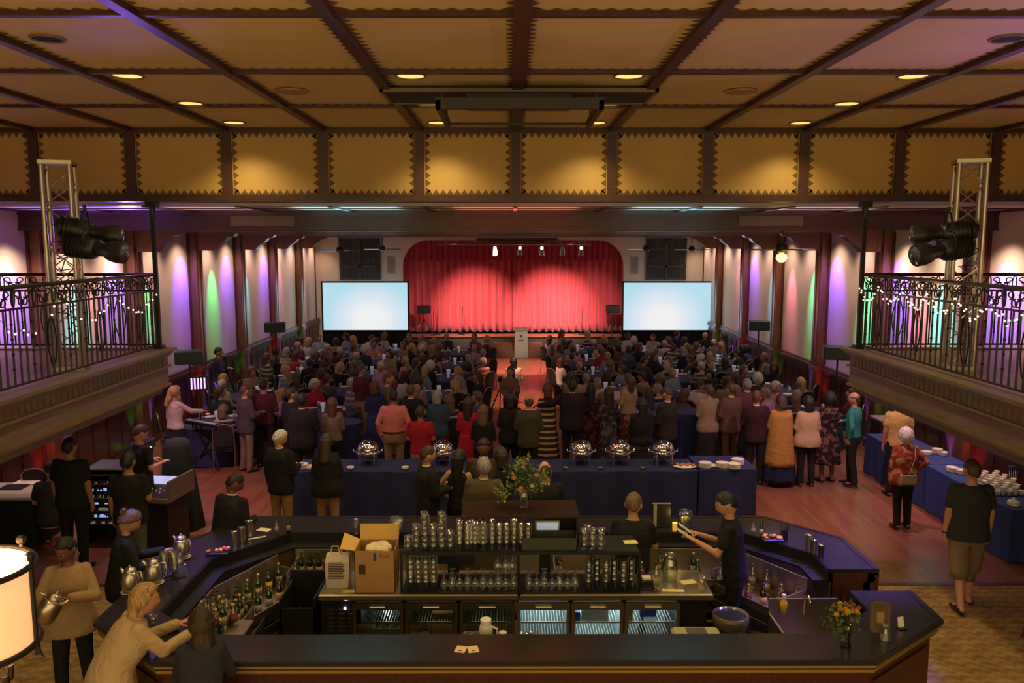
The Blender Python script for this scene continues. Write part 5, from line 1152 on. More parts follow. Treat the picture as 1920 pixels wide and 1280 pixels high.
ARMS = {'down': ((.16, -.03, -1), (.04, .18, -1)), 'pocket': ((.38, -.22, -1), (-.22, .25, -1)), 'front': ((.20, .05, -1), (-.35, 1, .12)), 'crossed': ((.25, .22, -1), (-1, .42, .15)),
        'hip': ((.75, -.25, -1), (-.75, .25, -.75)), 'table': ((.25, .45, -1), (-.25, 1, .05)), 'lap': ((.2, .1, -1), (-.45, 1, -.35)), 'clasp': ((.22, .08, -1), (-.62, .7, -.45)),
        'phone': ((.2, .25, -1), (-.3, .9, .75)), 'reach': ((.3, .75, -.6), (.05, 1, -.15)), 'back': ((.3, -.3, -1), (-.75, -.35, -.6)), 'hug': ((.5, .75, -.35), (-.8, .8, .1)), 'out': ((.9, .2, -.6), (.7, .6, -.2))}
class Fig:
    def __init__(s, fem=False, sit=False, lean=0., yaw=0., nod=0., arms=('down', 'down'), fat=1.0, step=0., spread=0., bend=0.):
        s.fem, s.sit, s.lean, s.yaw, s.nod, s.fat = fem, sit, lean, yaw, nod, fat
        s.drop = .44 if sit else 0.
        sx = (.150 if fem else .172)*(.6+.4*fat)
        s.sh = {-1: s.up((-sx, 0, 1.425)), 1: s.up((sx, 0, 1.425))}
        s.arm = {}
        for sg, a in ((-1, arms[0]), (1, arms[1])):
            u, f = ARMS[a] if isinstance(a, str) else a
            u = Vector((u[0]*sg, u[1], u[2])).normalized(); f = Vector((f[0]*sg, f[1], f[2])).normalized()
            rot = Matrix.Rotation(-lean*.5, 3, 'X') if isinstance(a, str) else Matrix.Identity(3)
            e = s.sh[sg]+(rot @ u)*.285; w = e+(rot @ f)*.25; s.arm[sg] = (e, w, (w-e).normalized())
        hx = .092 if not fem else .088
        s.leg = {}
        for sg in (-1, 1):
            if sit: h = Vector((sg*hx, .0, .48)); k = Vector((sg*(.12+spread), .42, .50)); a = Vector((sg*(.12+spread), .40+bend, .09))
            else:
                st = step*sg; h = Vector((sg*hx, 0, .93)); k = Vector((sg*(hx+.012+spread*.5), st*.5+.03*(1 if st > 0 else .3), .50)); a = Vector((sg*(hx+.02+spread), st-.03, .085 if st >= 0 else .11))
            s.leg[sg] = (h, k, a)
        hc = s.up((0, .018, 1.635)); s.head = Matrix.Translation(hc) @ Matrix.Rotation(yaw, 4, 'Z') @ Matrix.Rotation(-(lean*.55+nod), 4, 'X') @ Matrix.Scale(1.07, 4)
    def up(s, p):
        p = Vector(p); z = p.z; a = s.lean*sm((z-.90)/.38); o = Vector((0, 0, .92)); q = Matrix.Rotation(-a, 3, 'X') @ (p-o)+o
        q.z -= s.drop; return q
    def torso_rings(s, z0, z1, t, n=20, flare=0., hem=None):
        if s.fem: K = [(.80, .165, .105, 0), (.88, .178, .115, 0), (.96, .172, .112, 0), (1.04, .148, .098, 0), (1.10, .138, .092, 0), (1.18, .148, .10, .004), (1.27, .158, .118, .014), (1.34, .158, .108, .008), (1.40, .146, .090, 0), (1.44, .10, .072, 0), (1.475, .07, .06, .0), (1.50, .05, .052, .0)]
        else: K = [(.80, .165, .108, 0), (.88, .172, .115, 0), (.96, .168, .115, .002), (1.04, .162, .112, .006), (1.10, .160, .11, .008), (1.18, .168, .113, .008), (1.27, .182, .122, .006), (1.34, .182, .116, .0), (1.40, .168, .098, -.004), (1.44, .118, .08, -.006), (1.475, .08, .068, .0), (1.50, .058, .06, .002)]
        f = s.fat
        def at(z):
            for i in range(len(K)-1):
                if K[i][0] <= z <= K[i+1][0]:
                    u = (z-K[i][0])/(K[i+1][0]-K[i][0]); return [K[i][j]+(K[i+1][j]-K[i][j])*u for j in (1, 2, 3)]
            return K[0][1:] if z < K[0][0] else K[-1][1:]
        out = []; m = 14
        for k in range(m+1):
            z = z0+(z1-z0)*k/m; rx, ry, oy = at(z); ff = 1+(f-1)*sm((1.45-z)/.3); fl = flare*(1-k/m); bel = (f-1)*.10*math.exp(-((z-1.05)/.14)**2)
            rg = ring((0, oy+bel*.5, z), rx*ff+t+fl, ry*ff+t+fl*.8+bel*.5, None, n, .92)
            out.append([s.up(p) for p in rg])
        return out
    def body(s, voxel=.022):
        b = MB(); b.loft(s.torso_rings(.82, 1.50, -.006))
        nk = s.up((0, .0, 1.46)); hd = s.head @ Vector((0, -.005, -.06)); limb(b, [nk, hd], [.056 if not s.fem else .047, .052 if not s.fem else .044])
        aw = 1.0 if not s.fem else .82
        for sg in (-1, 1):
            e, w, d = s.arm[sg]; limb(b, [s.sh[sg], e, w], [.052*aw, .042*aw, .027*aw])
            h, k, a = s.leg[sg]; limb(b, [h, k, a], [.088*(.7+.3*s.fat), .056, .038])
            t = a+Vector((sg*.015, .13, -.045)); limb(b, [a+Vector((0, -.03, -.035)), t], [.036, .028], 8)
        me = remesh(b, voxel, 2, 'body')
        x = MB(); s.head_geo(x, 30 if voxel < .018 else 20)
        for sg in (-1, 1): s.hand(x, sg)
        return join_mesh(me, x, [skinm('light'), EYEW, IRIS, LIP, hairm('brown')], 'body')
    def head_geo(s, x, n):
        M = s.head; k2 = int(n*.75); rings = []; f = .94 if s.fem else 1.0
        def P(d):
            X, Y, Z = d; w = .078*f; 
            px = w*X*(1-.30*sm((-Z-.1)/.9)); py = .098*Y*(1-.10*sm((-Z-.2)/.8)*(1 if Y > 0 else 1.8)); pz = .120*Z
            if Y > 0:
                py += .026*math.exp(-(X/.15)**2-((Z+.12)/.15)**2)+.012*math.exp(-(X/.12)**2-((Z-.08)/.2)**2)
                py -= .013*(math.exp(-((abs(X)-.38)/.17)**2-((Z-.10)/.13)**2))
                py += .006*math.exp(-(X/.6)**2-((Z-.30)/.10)**2)+.007*math.exp(-(X/.28)**2-((Z+.42)/.07)**2)-.004*math.exp(-(X/.28)**2-((Z+.55)/.05)**2)+.010*math.exp(-(X/.25)**2-((Z+.78)/.14)**2)
            return M @ Vector((px, py, pz))
        ds = []
        for i in range(k2+1):
            t = PI*i/k2; q = math.sin(t) if 0 < i < k2 else 1e-3
            ds.append([(q*math.cos(2*PI*j/n), q*math.sin(2*PI*j/n), -math.cos(t)) for j in range(n)])
        vs = [P(d) for r in ds for d in r]; o = len(x.v); x.v += [tuple(v) for v in vs]
        for i in range(k2):
            for j in range(n):
                j2 = (j+1) % n; c = ds[i][j]; z = (c[2]+ds[i+1][j][2])/2; xx = (c[0]+ds[i][j2][0])/2; mi = 0
                if c[1] > .5 and abs(xx) < .26 and -.56 < z < -.36: mi = 3
                if c[1] > .3 and .16 < abs(xx) < .58 and .22 < z < .32: mi = 4
                x.f.append((o+i*n+j, o+i*n+j2, o+(i+1)*n+j2, o+(i+1)*n+j)); x.m.append(mi)
        for sg in (-1, 1):
            x.ell((0, 0, 0), (.013, .02, .032), 8, 6, 0, M @ Matrix.Translation((sg*.077*f, -.008, -.005)) @ Matrix.Rotation(sg*.35, 4, 'Z'))
            x.ell((sg*.030, .0765, .012), (.012, .009, .0065), 10, 6, 1, M); x.ell((sg*.030, .0825, .012), (.006, .005, .0055), 8, 5, 2, M)
    def hand(s, x, sg, curl=.55):
        e, w, d = s.arm[sg]; inn = Vector((-sg, 0, 0)); n = (inn-d*inn.dot(d))
        if n.length < .3: n = Vector((0, 0, -1)); n = n-d*n.dot(d)
        n.normalize(); l = d.cross(n)*sg
        if abs(d.z) < .6:   # forearm level: palm faces down
            n = Vector((0, 0, -1)); n = (n-d*n.dot(d)).normalized(); l = d.cross(n)*sg
        if l.dot(Vector((0, 1, 0))) < 0 and abs(d.z) >= .6: l = -l
        if abs(d.z) < .6 and l.dot(inn) < 0: l = -l
        sc = .9 if s.fem else 1.
        x.tube([w-d*.01, w+d*.03*sc, w+d*.07*sc, w+d*.088*sc], [.024, .034*sc, .038*sc, .034*sc], 10, 0, None, True, .45) if False else None
        # palm: flattened tube across l
        rings = []
        for t, hw, th in ((-.012, .024, .02), (.015, .030, .018), (.05, .038, .015), (.082, .038, .012), (.092, .034, .009)):
            c = w+d*t*sc; rings.append([c+l*hw*sc*math.cos(a)+n*th*sc*math.sin(a) for a in [2*PI*j/10 for j in range(10)]])
        x.loft(rings)
        for i, (off_, ln) in enumerate(((.027, .072), (.009, .080), (-.009, .074), (-.027, .058))):
            p = w+d*.086*sc+l*off_*sc; pts = [p-d*.01]; a = 0
            for k in range(3): a += curl*(.5+.25*k); q = d*math.cos(a)+n*math.sin(a); p = p+q*ln*sc*(.42, .32, .26)[k]; pts.append(p)
            x.tube(pts, [.0095*sc, .009*sc, .008*sc, .0065*sc], 6)
        p = w+d*.025*sc+l*.028*sc; q1 = (d*.55+l*.75+n*.35).normalized(); q2 = (d*.85+l*.25+n*.45).normalized()
        x.tube([p, p+q1*.035*sc, p+q1*.035*sc+q2*.032*sc, p+q1*.035*sc+q2*.055*sc], [.013*sc, .011*sc, .0095*sc, .007*sc], 6)
    # ---- garments
    def top(s, kind='shirt', sleeve=1.0, hem=.90, t=.012, voxel=.022, flare=0., neck=1.478):
        b = MB(); b.loft(s.torso_rings(hem, neck, t, 20, flare)); aw = 1.0 if not s.fem else .84
        if sleeve > 0:
            for sg in (-1, 1):
                e, w, d = s.arm[sg]; sh = s.sh[sg]; inn = s.up((sg*.10, 0, 1.415))
                limb(b, [inn, sh], [.045+t*.5, .050*aw+t*.6])
                if sleeve >= .9: limb(b, [sh, e, w-d*.01], [.050*aw+t*.6, .044*aw+t*.7, .032*aw+t*.7])
                elif sleeve > .5: q = e.lerp(w, .4); limb(b, [sh, e, q], [.050*aw+t*.6, .046*aw+t*.8, .042*aw+t*.9])
                else: q = sh.lerp(e, .62); limb(b, [sh, q], [.050*aw+t*.6, .050*aw+t*.95])
        m = remesh(b, voxel, 2, kind)
        x = MB()
        if kind in ('jacket', 'shirt'):      # collar
            c = s.up((0, -.004, neck-.012)); top_ = s.up((0, -.006, neck+.03)); dd = (top_-c).normalized(); rr = .066 if not s.fem else .056
            Mx = Matrix.Translation(c) @ dd.to_track_quat('Z', 'Y').to_matrix().to_4x4(); x.lathe([(rr+.022, -.012), (rr+.006, .028), (rr-.004, .03), (rr+.0, -.01)], (0, 0, 0), 16, 0, Mx, 'z', True)
        return join_mesh(m, x, [cloth((.1, .1, .1))], kind)
    def trousers(s, kind='trousers', t=.014, length=1.0, voxel=.022):
        b = MB(); b.loft(s.torso_rings(.80, 1.02, t*.6)) if not s.sit else b.loft(s.torso_rings(.84, 1.0, t*.6))
        for sg in (-1, 1):
            h, k, a = s.leg[sg]; f = (.7+.3*s.fat)
            if length >= .95: limb(b, [h, k, a+Vector((0, 0, -.01))], [.094*f+t*.5, .064+t*.6, .050+t*.7])
            else: q = k.lerp(a, .05) if length > .5 else h.lerp(k, .8); limb(b, [h, q], [.094*f+t*.5, .078+t*1.2])
        return join_mesh(remesh(b, voxel, 2, kind), MB(), [cloth((.1, .1, .1))], kind)
    def skirt(s, hem=.12, t=.02, flare=.10, waist=1.05, name='skirt', folds=.012):
        rings = []; n = 36; m = 16
        for k in range(m+1):
            z = waist+(hem-waist)*k/m; u = k/m; rx = .15+.05*sm(u*2.2)+flare*u; ry = .10+.05*sm(u*2.2)+flare*.85*u
            if z > .9: base = s.torso_rings(z, z+.001, t, n)[0]; rings.append(base); continue
            rg = []
            for j in range(n):
                a = 2*PI*j/n; f = 1+folds*6*u*math.sin(a*7+k*.1); rg.append(Vector((rx*f*math.cos(a), ry*f*math.sin(a), z)))
            if s.lean: rg = [s.up(p) for p in rg]
            rings.append(rg)
        b = MB(); b.loft(rings); return b.mesh(name, cloth((.1, .1, .1)), True)
    def shoes(s, heel=False):
        b = MB()
        for sg in (-1, 1):
            h, k, a = s.leg[sg]; dz = a.z-.085; c = a+Vector((sg*.008, .05, 0)); rings = []
            for y, hw, z1 in ((-.105, .022, .05), (-.09, .034, .075), (-.03, .038, .09), (.04, .042, .065), (.11, .045, .045), (.15, .034, .035), (.165, .015, .02)):
                rings.append([Vector((c.x+hw*math.cos(q), c.y+y, .004+dz*.9+(z1*.5)+(z1*.5)*math.sin(q))) for q in [2*PI*j/10 for j in range(10)]])
            b.loft(rings)
        return b.mesh('shoes', BLACKPL, True)
# hair meshes live in head space and are shared
HC = {}
def hair_mesh(kind):
    if kind in HC: return HC[kind]
    rr = random.Random(len(HC)+3); n, k2 = 36, 26; b = MB(); th0 = {'short': .010, 'crop': .006, 'balding': .008, 'long': .018, 'bob': .022, 'curly': .038, 'updo': .014, 'wavy': .024, 'pony': .010}.get(kind, .012)
    for i in range(k2+1):
        t = PI*i/k2; q = math.sin(t) if 0 < i < k2 else 1e-3
        for j in range(n):
            X, Y, Z = q*math.cos(2*PI*j/n), q*math.sin(2*PI*j/n), -math.cos(t)
            lim = .55*sm(Y)+(.02 if Y > 0 else .02+.62*Y) if Y <= 0 else .05+.62*sm(Y*1.1)
            if kind in ('bob', 'long', 'wavy', 'curly'): lim -= .28*(1-sm(Y*1.6)) if Y > -1 else 0
            c = Z-lim+.16*noise.noise(Vector((X, Y, Z))*5.5)+(.10 if kind in ('short', 'crop', 'balding') and abs(Y+.1) < .35 and abs(X) > .8 else 0)*0; cov = sm(c/.12+.3)
            if kind in ('short', 'crop', 'balding') and abs(X) > .72 and Y > -.38 and Z < .22: cov *= .0
            if kind == 'balding' and Z > .45 and Y > -.75: cov = 0
            noi = noise.noise(Vector((X, Y, Z))*(9 if kind == 'curly' else 5))*(.012 if kind == 'curly' else .006)
            e = (th0+noi)*cov-.014*(1-cov)
            fx = .078*X*(1-.30*sm((-Z-.1)/.9)); fy = .098*Y*(1-.10*sm((-Z-.2)/.8)*(1 if Y > 0 else 1.8)); fz = .120*Z
            b.v.append((fx+X*e, fy+Y*e-(.004 if Y < 0 else 0), fz+Z*e*1.1))
    for i in range(k2):
        for j in range(n): j2 = (j+1) % n; b.f.append((i*n+j, i*n+j2, (i+1)*n+j2, (i+1)*n+j)); b.m.append(0)
    if kind in ('long', 'bob', 'wavy', 'pony', 'xlong'):
        L_ = {'long': .34, 'bob': .17, 'wavy': .30, 'pony': .28, 'xlong': .46}[kind]; wdt = {'pony': .035}.get(kind, .088); c = MB(); rings = []
        for k in range(13):
            u = k/12; z = .05-L_*u-.02*u; w = wdt*(1.0-.12*u+(.10*math.sin(u*14) if kind in ('wavy',) else 0)) if kind != 'pony' else .03*(1+.6*math.sin(u*PI))
            d = (.062-.024*u) if kind != 'pony' else .026*(1+.5*math.sin(u*PI)); y = -.058-.030*u if kind != 'pony' else -.12-.01*u
            if k == 12: w *= .75; d *= .6
            rg = []
            for j in range(22):
                a = 2*PI*j/22; f = 1+.05*math.sin(a*9+u*5); rg.append(Vector((w*f*math.cos(a), y+d*f*math.sin(a), z)))
            rings.append(rg)
        c.loft(rings); b.add(c.v, c.f)
    if kind == 'updo': b.ell((0, -.10, .055), (.045, .04, .04), 14, 9); b.ell((.02, -.115, .08), (.03, .025, .03), 10, 7)
    me = b.mesh('hair', hairm('brown'), True); HC[kind] = me
    return me
FC = {}
def setm(o, i, m): o.material_slots[i].link = 'OBJECT'; o.material_slots[i].material = m
def person(label, x, y, face=0., H=1.75, fig=None, skin='light', hair='short', hcol='brown', top=('shirt', (.3, .3, .3)), bot=('trousers', (.02, .02, .025)), key=None, z=0., group=None, voxel=.022, shoes=True, sleeve=1.0, hem=None, extra=None, headpx=None):
    fig = fig or {}; fk = repr(sorted(fig.items()))+str(voxel)
    if fk not in FC: FC[fk] = {'fig': Fig(**fig)}
    c = FC[fk]; F = c['fig']
    if 'body' not in c: c['body'] = F.body(voxel)
    t = thing('person', label, 'person', (x, y, z), face, group); sc = H/1.75; t.scale = (sc, sc, sc)
    if headpx:      # stand so that a leaning figure's head is where the photograph has it
        hc = Matrix.Rotation(face, 3, 'Z') @ (F.head.translation*sc); q = G(headpx[0], headpx[1], hc.z); t.location = (q.x-hc.x, q.y-hc.y, z)
    def put(nm, me, m=None, i=0):
        o = bpy.data.objects.new(nm, me); COL.objects.link(o); o.parent = t
        if m: setm(o, i, m)
        return o
    bo = put('body', c['body'], skinm(skin)); setm(bo, 4, hairm(hcol if hcol != 'white' else 'grey'))
    if skin in ('brown', 'dark'): setm(bo, 3, mat('lips_dark', (.15, .05, .04), .5))
    if hair: o = put('hair', hair_mesh(hair), hairm(hcol)); o.matrix_local = F.head
    tk, tc = top[0], top[1]; tm = cloth(tc, *(top[2:] if len(top) > 2 else ()))
    spec = {'shirt': (1.0, .93, .012, 0), 'polo': (.4, .88, .016, .0), 'tshirt': (.4, .84, .02, .01), 'jacket': (1.0, .76, .03, .012), 'blouse': (1.0, .92, .024, .0), 'sweater': (1.0, .86, .024, .0), 'tank': (0, .9, .012, 0), 'coat': (1.0, .58, .036, .05), 'dress_top': (.4, .98, .012, 0), 'dress_long': (1.0, .98, .014, 0), 'tunic': (1.0, .70, .03, .05)}[tk]
    sl = spec[0] if sleeve == 1.0 else sleeve; hm = hem or spec[1]
    kk = ('top', tk, sl, hm)
    if kk not in c: c[kk] = F.top('jacket' if tk in ('jacket', 'coat') else ('shirt' if tk in ('shirt', 'polo') else tk), sl, max(hm, .80) if not F.sit else max(hm, .88), spec[2], voxel, spec[3], 1.45 if tk == 'tank' else 1.478)
    put({'dress_top': 'dress_bodice', 'dress_long': 'dress_bodice'}.get(tk, tk), c[kk], tm)
    if bot:
        bk, bc = bot[0], bot[1]; bm_ = cloth(bc, *(bot[2:] if len(bot) > 2 else ())) 
        if bk in ('trousers', 'leggings', 'shorts', 'capris'):
            kk = ('bot', bk)
            if kk not in c: c[kk] = F.trousers(bk, {'trousers': .016, 'leggings': .004, 'shorts': .03, 'capris': .012}[bk], {'shorts': .6, 'capris': .96}.get(bk, 1.0), voxel)
            put(bk, c[kk], bm_)
        elif not F.sit:
            hem_, fl = {'skirt': (.40, .03), 'long_skirt': (.10, .14), 'gown': (.06, .10), 'midi': (.38, .08), 'maxi': (.14, .05)}[bk]
            kk = ('bot', bk)
            if kk not in c: c[kk] = F.skirt(hem_, .016, fl)
            put('skirt', c[kk], bm_)
    if tk == 'jacket' and not F.fem and voxel < .024:
        if 'collar' not in c:
            cb = MB(); c0 = F.up((0, -.004, 1.478)); c1 = F.up((0, -.006, 1.52)); cb.lathe([(.064, -.02), (.060, .030), (.054, .032), (.056, -.02)], (0, 0, 0), 16, 0, Matrix.Translation(c0) @ (c1-c0).normalized().to_track_quat('Z', 'Y').to_matrix().to_4x4(), 'z', True); c['collar'] = cb.mesh('shirt_collar', mat('collar_white', (.62, .55, .42), .8), True)
        put('shirt_collar', c['collar'])
    if shoes and not F.sit:
        if 'shoes' not in c: c['shoes'] = F.shoes()
        put('shoes', c['shoes'])
    return t, F
def child(t, mb, nm, m, smooth=True): return mb.build(nm, m, t, smooth)
def wpos(t, F, sg, d=.09):       # world position of a palm
    bpy.context.view_layer.update(); e, w, dr = F.arm[sg]; return t.matrix_world @ (w+dr*d)
def hd(px, py, H):     # where someone of height H stands if the top of the head shows at this pixel
    p = G(px, py, H); return p.x, p.y
BLK = (.014, .013, .014); CHAR = (.035, .035, .04); NVY = (.015, .022, .07); KHA = (.30, .20, .10); GRY = (.14, .13, .13)

# ---------------- bar staff and guests round the bar (finer meshes)
fine = .014
# bartender in black, facing left, reading cards
p = G(1385, 1120, .8); x0, y0 = hd(1368, 916, 1.80)
t, F = person('bartender in black short sleeved shirt reading white cards inside the bar', x0, y0, R(75), 1.80, dict(lean=.12, nod=.35, arms=(((.1, .45, -1), (-.2, 1, .45)), ((.1, .35, -1), (-.25, 1, .35)))), 'light', 'short', 'black', ('polo', BLK), ('trousers', BLK), voxel=fine, headpx=(1362, 946))
a = wpos(t, F, -1, .12); c_ = wpos(t, F, 1, .12)
for q, nm, rz in ((a, 'white printed card in the far hand of the bartender reading', .3), (c_, 'white booklet in the near hand of the bartender reading', -.1)):
    b = MB(); Mt = Matrix.Translation(q+Vector((-.02, 0, .02))) @ Matrix.Rotation(R(35), 4, 'Y') @ Matrix.Rotation(rz, 4, 'Z'); b.bbox(-.09, .09, -.055, .055, -.003, .003, .001, 0, Mt); b.box(-.05, .03, -.03, .0, .003, .004, 1, Mt); tag(b.build('card', [PAPER, MATS['tray_slot']]), nm, 'card')
# bartender with her or his back turned behind the rack
x0, y0 = hd(1187, 919, 1.76)
person('bartender in black T shirt seen from behind at the back counter', x0, y0, R(-12), 1.76, dict(lean=.15, nod=.1, yaw=-.15, arms=('front', 'table')), 'light', 'short', 'dark blond', ('tshirt', BLK), ('trousers', CHAR), voxel=fine, headpx=(1188, 946))
x0, y0 = hd(912, 1000, 1.30)
# man in shorts on the carpet
x0, y0 = G(1805, 1140).x, G(1805, 1140).y
t, F = person('man in charcoal T shirt and khaki shorts walking away on the carpet', x0, y0, R(-6), 1.86, dict(fat=1.18, arms=('down', 'down'), step=.16), 'light', 'crop', 'brown', ('tshirt', CHAR), ('shorts', (.20, .145, .075)), voxel=fine)
b = MB(); h, k, a_ = F.leg[1]; q = k.lerp(a_, .38); b.lathe([(.056, -.05), (.058, -.02), (.057, .03), (.054, .05)], q+Vector((0, .0, 0)), 14); child(t, b, 'leg_tattoo', mat('tattoo_ink', (.13, .10, .07), .6, var=.6, vscale=30))
b = MB(); e, w, d = F.arm[-1]; b.tube([w-d*.012, w+d*.004], .032, 12); child(t, b, 'wristwatch', BLACKPL)
# woman in red floral jacket, white hair, with bag
x0, y0 = G(1689, 990).x, G(1689, 990).y
t, F = person('white haired woman in red floral jacket and black trousers with shoulder bag', x0, y0, R(-4), 1.58, dict(fem=True, fat=1.22, arms=('down', 'hip'), step=.05), 'light', 'curly', 'white', ('jacket', (.24, .035, .015), 'floral', (.40, .20, .10)), ('trousers', BLK), voxel=.018)
b = MB(); b.bbox(-.15, .13, -.235, -.175, .84, 1.03, .025); b.build('shoulder_bag', mat('bag_beige', (.38, .29, .18), .6), t); b = MB(); b.tube([F.up((.13, -.05, 1.50)), (.10, -.165, 1.30), (.03, -.185, 1.1), (-.0, -.20, 1.0)], .008, 6); b.tube([F.up((.13, -.05, 1.50)), (.16, .02, 1.43), (.15, .12, 1.3)], .008, 6); b.build('bag_strap', MATS['bag_beige'], t)
# woman in beige sweater pouring from a pitcher
x0, y0 = hd(124, 998, 1.72)
t, F = person('dark skinned woman in beige sweater and black leggings pouring from a pitcher', x0, y0, R(200), 1.72, dict(fem=True, yaw=-.55, nod=.45, fat=.92, arms=(((.35, .45, -.9), (-.9, .75, .35)), ((.45, .35, -1), (-.55, 1, .28))), step=.10), 'brown', 'crop', 'black', ('tunic', (.36, .24, .13)), ('leggings', BLK), voxel=fine, hem=.80, headpx=(124, 1030))
for sg in (-1, 1): b = MB(); c0 = F.head @ Vector((sg*.082, -.01, -.055)); b.tube([c0+Vector((.018*math.cos(q), 0, .022*math.sin(q))) for q in [k*PI/6 for k in range(13)]], .002, 5); child(t, b, 'earring', BRASS)
h1 = wpos(t, F, 1, .07); pw = pewter(h1.x+.0, h1.y-.11, h1.z-.10, R(0), 'large pewter pitcher tilted in the hands of the beige sweatered woman', 0, 1.15); pw.rotation_euler = (0, R(28), R(10))
b = MB(); q = wpos(t, F, -1, .09); b.lathe([(0, 0), (.028, .002), (.036, .10), (.033, .10), (.026, .01)], (q.x, q.y-.03, q.z-.09), 14); tag(b.build('water_glass', GLASS, None, True), 'clear water glass held by the beige sweatered woman', 'glass')
# blond woman in black jacket pouring at the left bar
x0, y0 = hd(243, 944, 1.68)
t, F = person('woman with blond updo in black jacket pouring coffee at the left bar', x0, y0, R(-62), 1.68, dict(fem=True, lean=.16, nod=.55, yaw=-.1, arms=(((.1, .5, -1), (-.15, 1, .1)), ((.15, .35, -1), (-.2, 1, .12)))), 'light', 'updo', 'dark blond', ('jacket', (.02, .022, .018)), ('trousers', (.22, .17, .11)), voxel=fine, headpx=(243, 978))
h1 = wpos(t, F, 1, .10); pw = pewter(h1.x+.03, h1.y-.03, h1.z-.22, 0, 'pewter pitcher gripped by the woman with the blond updo', 0, 1.0); pw.rotation_euler = (0, R(20), R(-20))
# blonde woman in cream coat leaning on the bar
x0, y0 = hd(256, 1093, 1.57)
t, F = person('blonde woman in a cream coat leaning her elbows on the left bar corner', x0-.02, y0-.10, R(-52), 1.70, dict(fem=True, lean=.42, nod=-.12, yaw=-.35, fat=1.12, arms=(((.15, .55, -.9), (-.1, 1, .2)), ((.2, .65, -.8), (-.45, 1, .15)))), 'light', 'wavy', 'blond', ('coat', (.50, .36, .20)), ('trousers', (.42, .31, .18)), voxel=fine, hem=.80, headpx=(272, 1124))
# dark haired woman from behind at the front of the bar
x0, y0 = hd(376, 1138, 1.56)
t, F = person('woman with dark wavy hair in navy jacket seen from behind at the front bar', x0, y0, R(10), 1.60, dict(fem=True, lean=.18, yaw=.35, arms=('table', 'table')), 'light', 'wavy', 'dark brown', ('jacket', (.028, .028, .04)), ('trousers', (.02, .02, .03)), voxel=fine, headpx=(377, 1170))
# ---- men and women between bar and buffet
def stand(px, py, H, face, label, **k):
    x_, y_ = hd(px, py, H); k.setdefault('voxel', .02); return person(label, x_, y_, R(face), H, **k)
stand(438, 879, 1.70, -25, 'bald man in black suit with white collar bending over the back left bar', fig=dict(lean=.22, nod=.5, yaw=-.4, arms=('front', 'front'), fat=1.1), skin='brown', hair='crop', hcol='black', top=('jacket', BLK), headpx=(440, 906))
stand(800, 838, 1.74, -62, 'man in black suit and white collar facing right before the buffet', fig=dict(nod=.15, arms=('front', 'front')), hair='crop', hcol='dark brown', skin='light', top=('jacket', BLK), bot=('trousers', BLK))
stand(860, 846, 1.66, -20, 'woman in black sleeveless top beside the man in the black suit', fig=dict(fem=True, arms=('hip', 'front')), hair='long', hcol='black', top=('tank', BLK), bot=('trousers', BLK))
stand(907, 860, 1.74, -5, 'balding man in grey olive jacket seen from behind at the bar', fig=dict(arms=('down', 'down'), fat=1.1, yaw=.2), hair='short', hcol='grey', top=('jacket', (.085, .07, .035)))
stand(907, 823, 1.78, 178, 'man in brown jacket with white name tag facing the camera', fig=dict(arms=('down', 'down'), nod=.3), hair='short', hcol='black', skin='brown', top=('jacket', (.06, .04, .02)))
stand(940, 842, 1.64, 15, 'person in black behind the bouquet, left of the balding man', fig=dict(arms=('front', 'front'), fem=True), hair='bob', hcol='dark brown', top=('blouse', BLK))
stand(1022, 868, 1.72, 5, 'balding man in black suit right of the bouquet', fig=dict(arms=('down', 'front'), nod=.3), hair='balding', hcol='dark brown', top=('jacket', BLK))
stand(523, 808, 1.72, -22, 'white haired man in black jacket and tan trousers at the left buffet', fig=dict(nod=.45, yaw=-.5, arms=('down', 'front')), hair='short', hcol='white', top=('jacket', BLK), bot=('trousers', (.30, .19, .07)))
stand(611, 816, 1.66, -4, 'woman with long dark hair, black top and khaki trousers at the buffet', fig=dict(fem=True, fat=1.1, arms=('front', 'front'), nod=.2), hair='long', hcol='dark brown', top=('tunic', BLK), bot=('trousers', (.34, .22, .10)), hem=.8)
# ---- technicians at the left
stand(128, 822, 1.84, -3, 'man in black T shirt standing behind the leftmost chair', fig=dict(arms=('down', 'down'), fat=1.12), hair='crop', hcol='black', skin='tan', top=('tshirt', BLK), bot=('trousers', BLK))
stand(238, 850, 1.76, 4, 'man in black T shirt and wristband at the mixing console', fig=dict(arms=('down', 'front'), fat=1.12), hair='short', hcol='black', skin='tan', top=('tshirt', BLK), bot=('trousers', (.10, .10, .09)))
stand(260, 798, 1.78, -35, 'man in black T shirt looking down, behind the mixing console', fig=dict(arms=('front', 'front'), nod=.5), hair='short', hcol='dark brown', skin='light', top=('tshirt', (.02, .018, .02)), bot=('trousers', BLK))
x0, y0 = hd(92, 872, 1.29)
person('seated technician with dark hair at the far left work table', x0, y0, R(25), 1.75, dict(sit=True, lean=.25, nod=.3, arms=('table', 'table')), 'light', 'short', 'dark brown', ('tshirt', CHAR), voxel=.02)
stand(325, 726, 1.70, -32, 'woman with curly blond hair in white blouse at the keyboard', fig=dict(fem=True, arms=('down', 'reach'), nod=.3, yaw=-.4), hair='wavy', hcol='blond', top=('blouse', (.55, .46, .40)), bot=('long_skirt', BLK))
stand(408, 652, 1.74, -58, 'camera operator in black shirt lit blue by the left wall', fig=dict(arms=('front', 'front'), nod=.2), hair='short', hcol='dark brown', top=('shirt', (.05, .05, .09)), bot=('trousers', (.12, .12, .2)))  # blue light on shirt and trousers is put into their cloth colours
x0, y0 = hd(412, 728, 1.30)
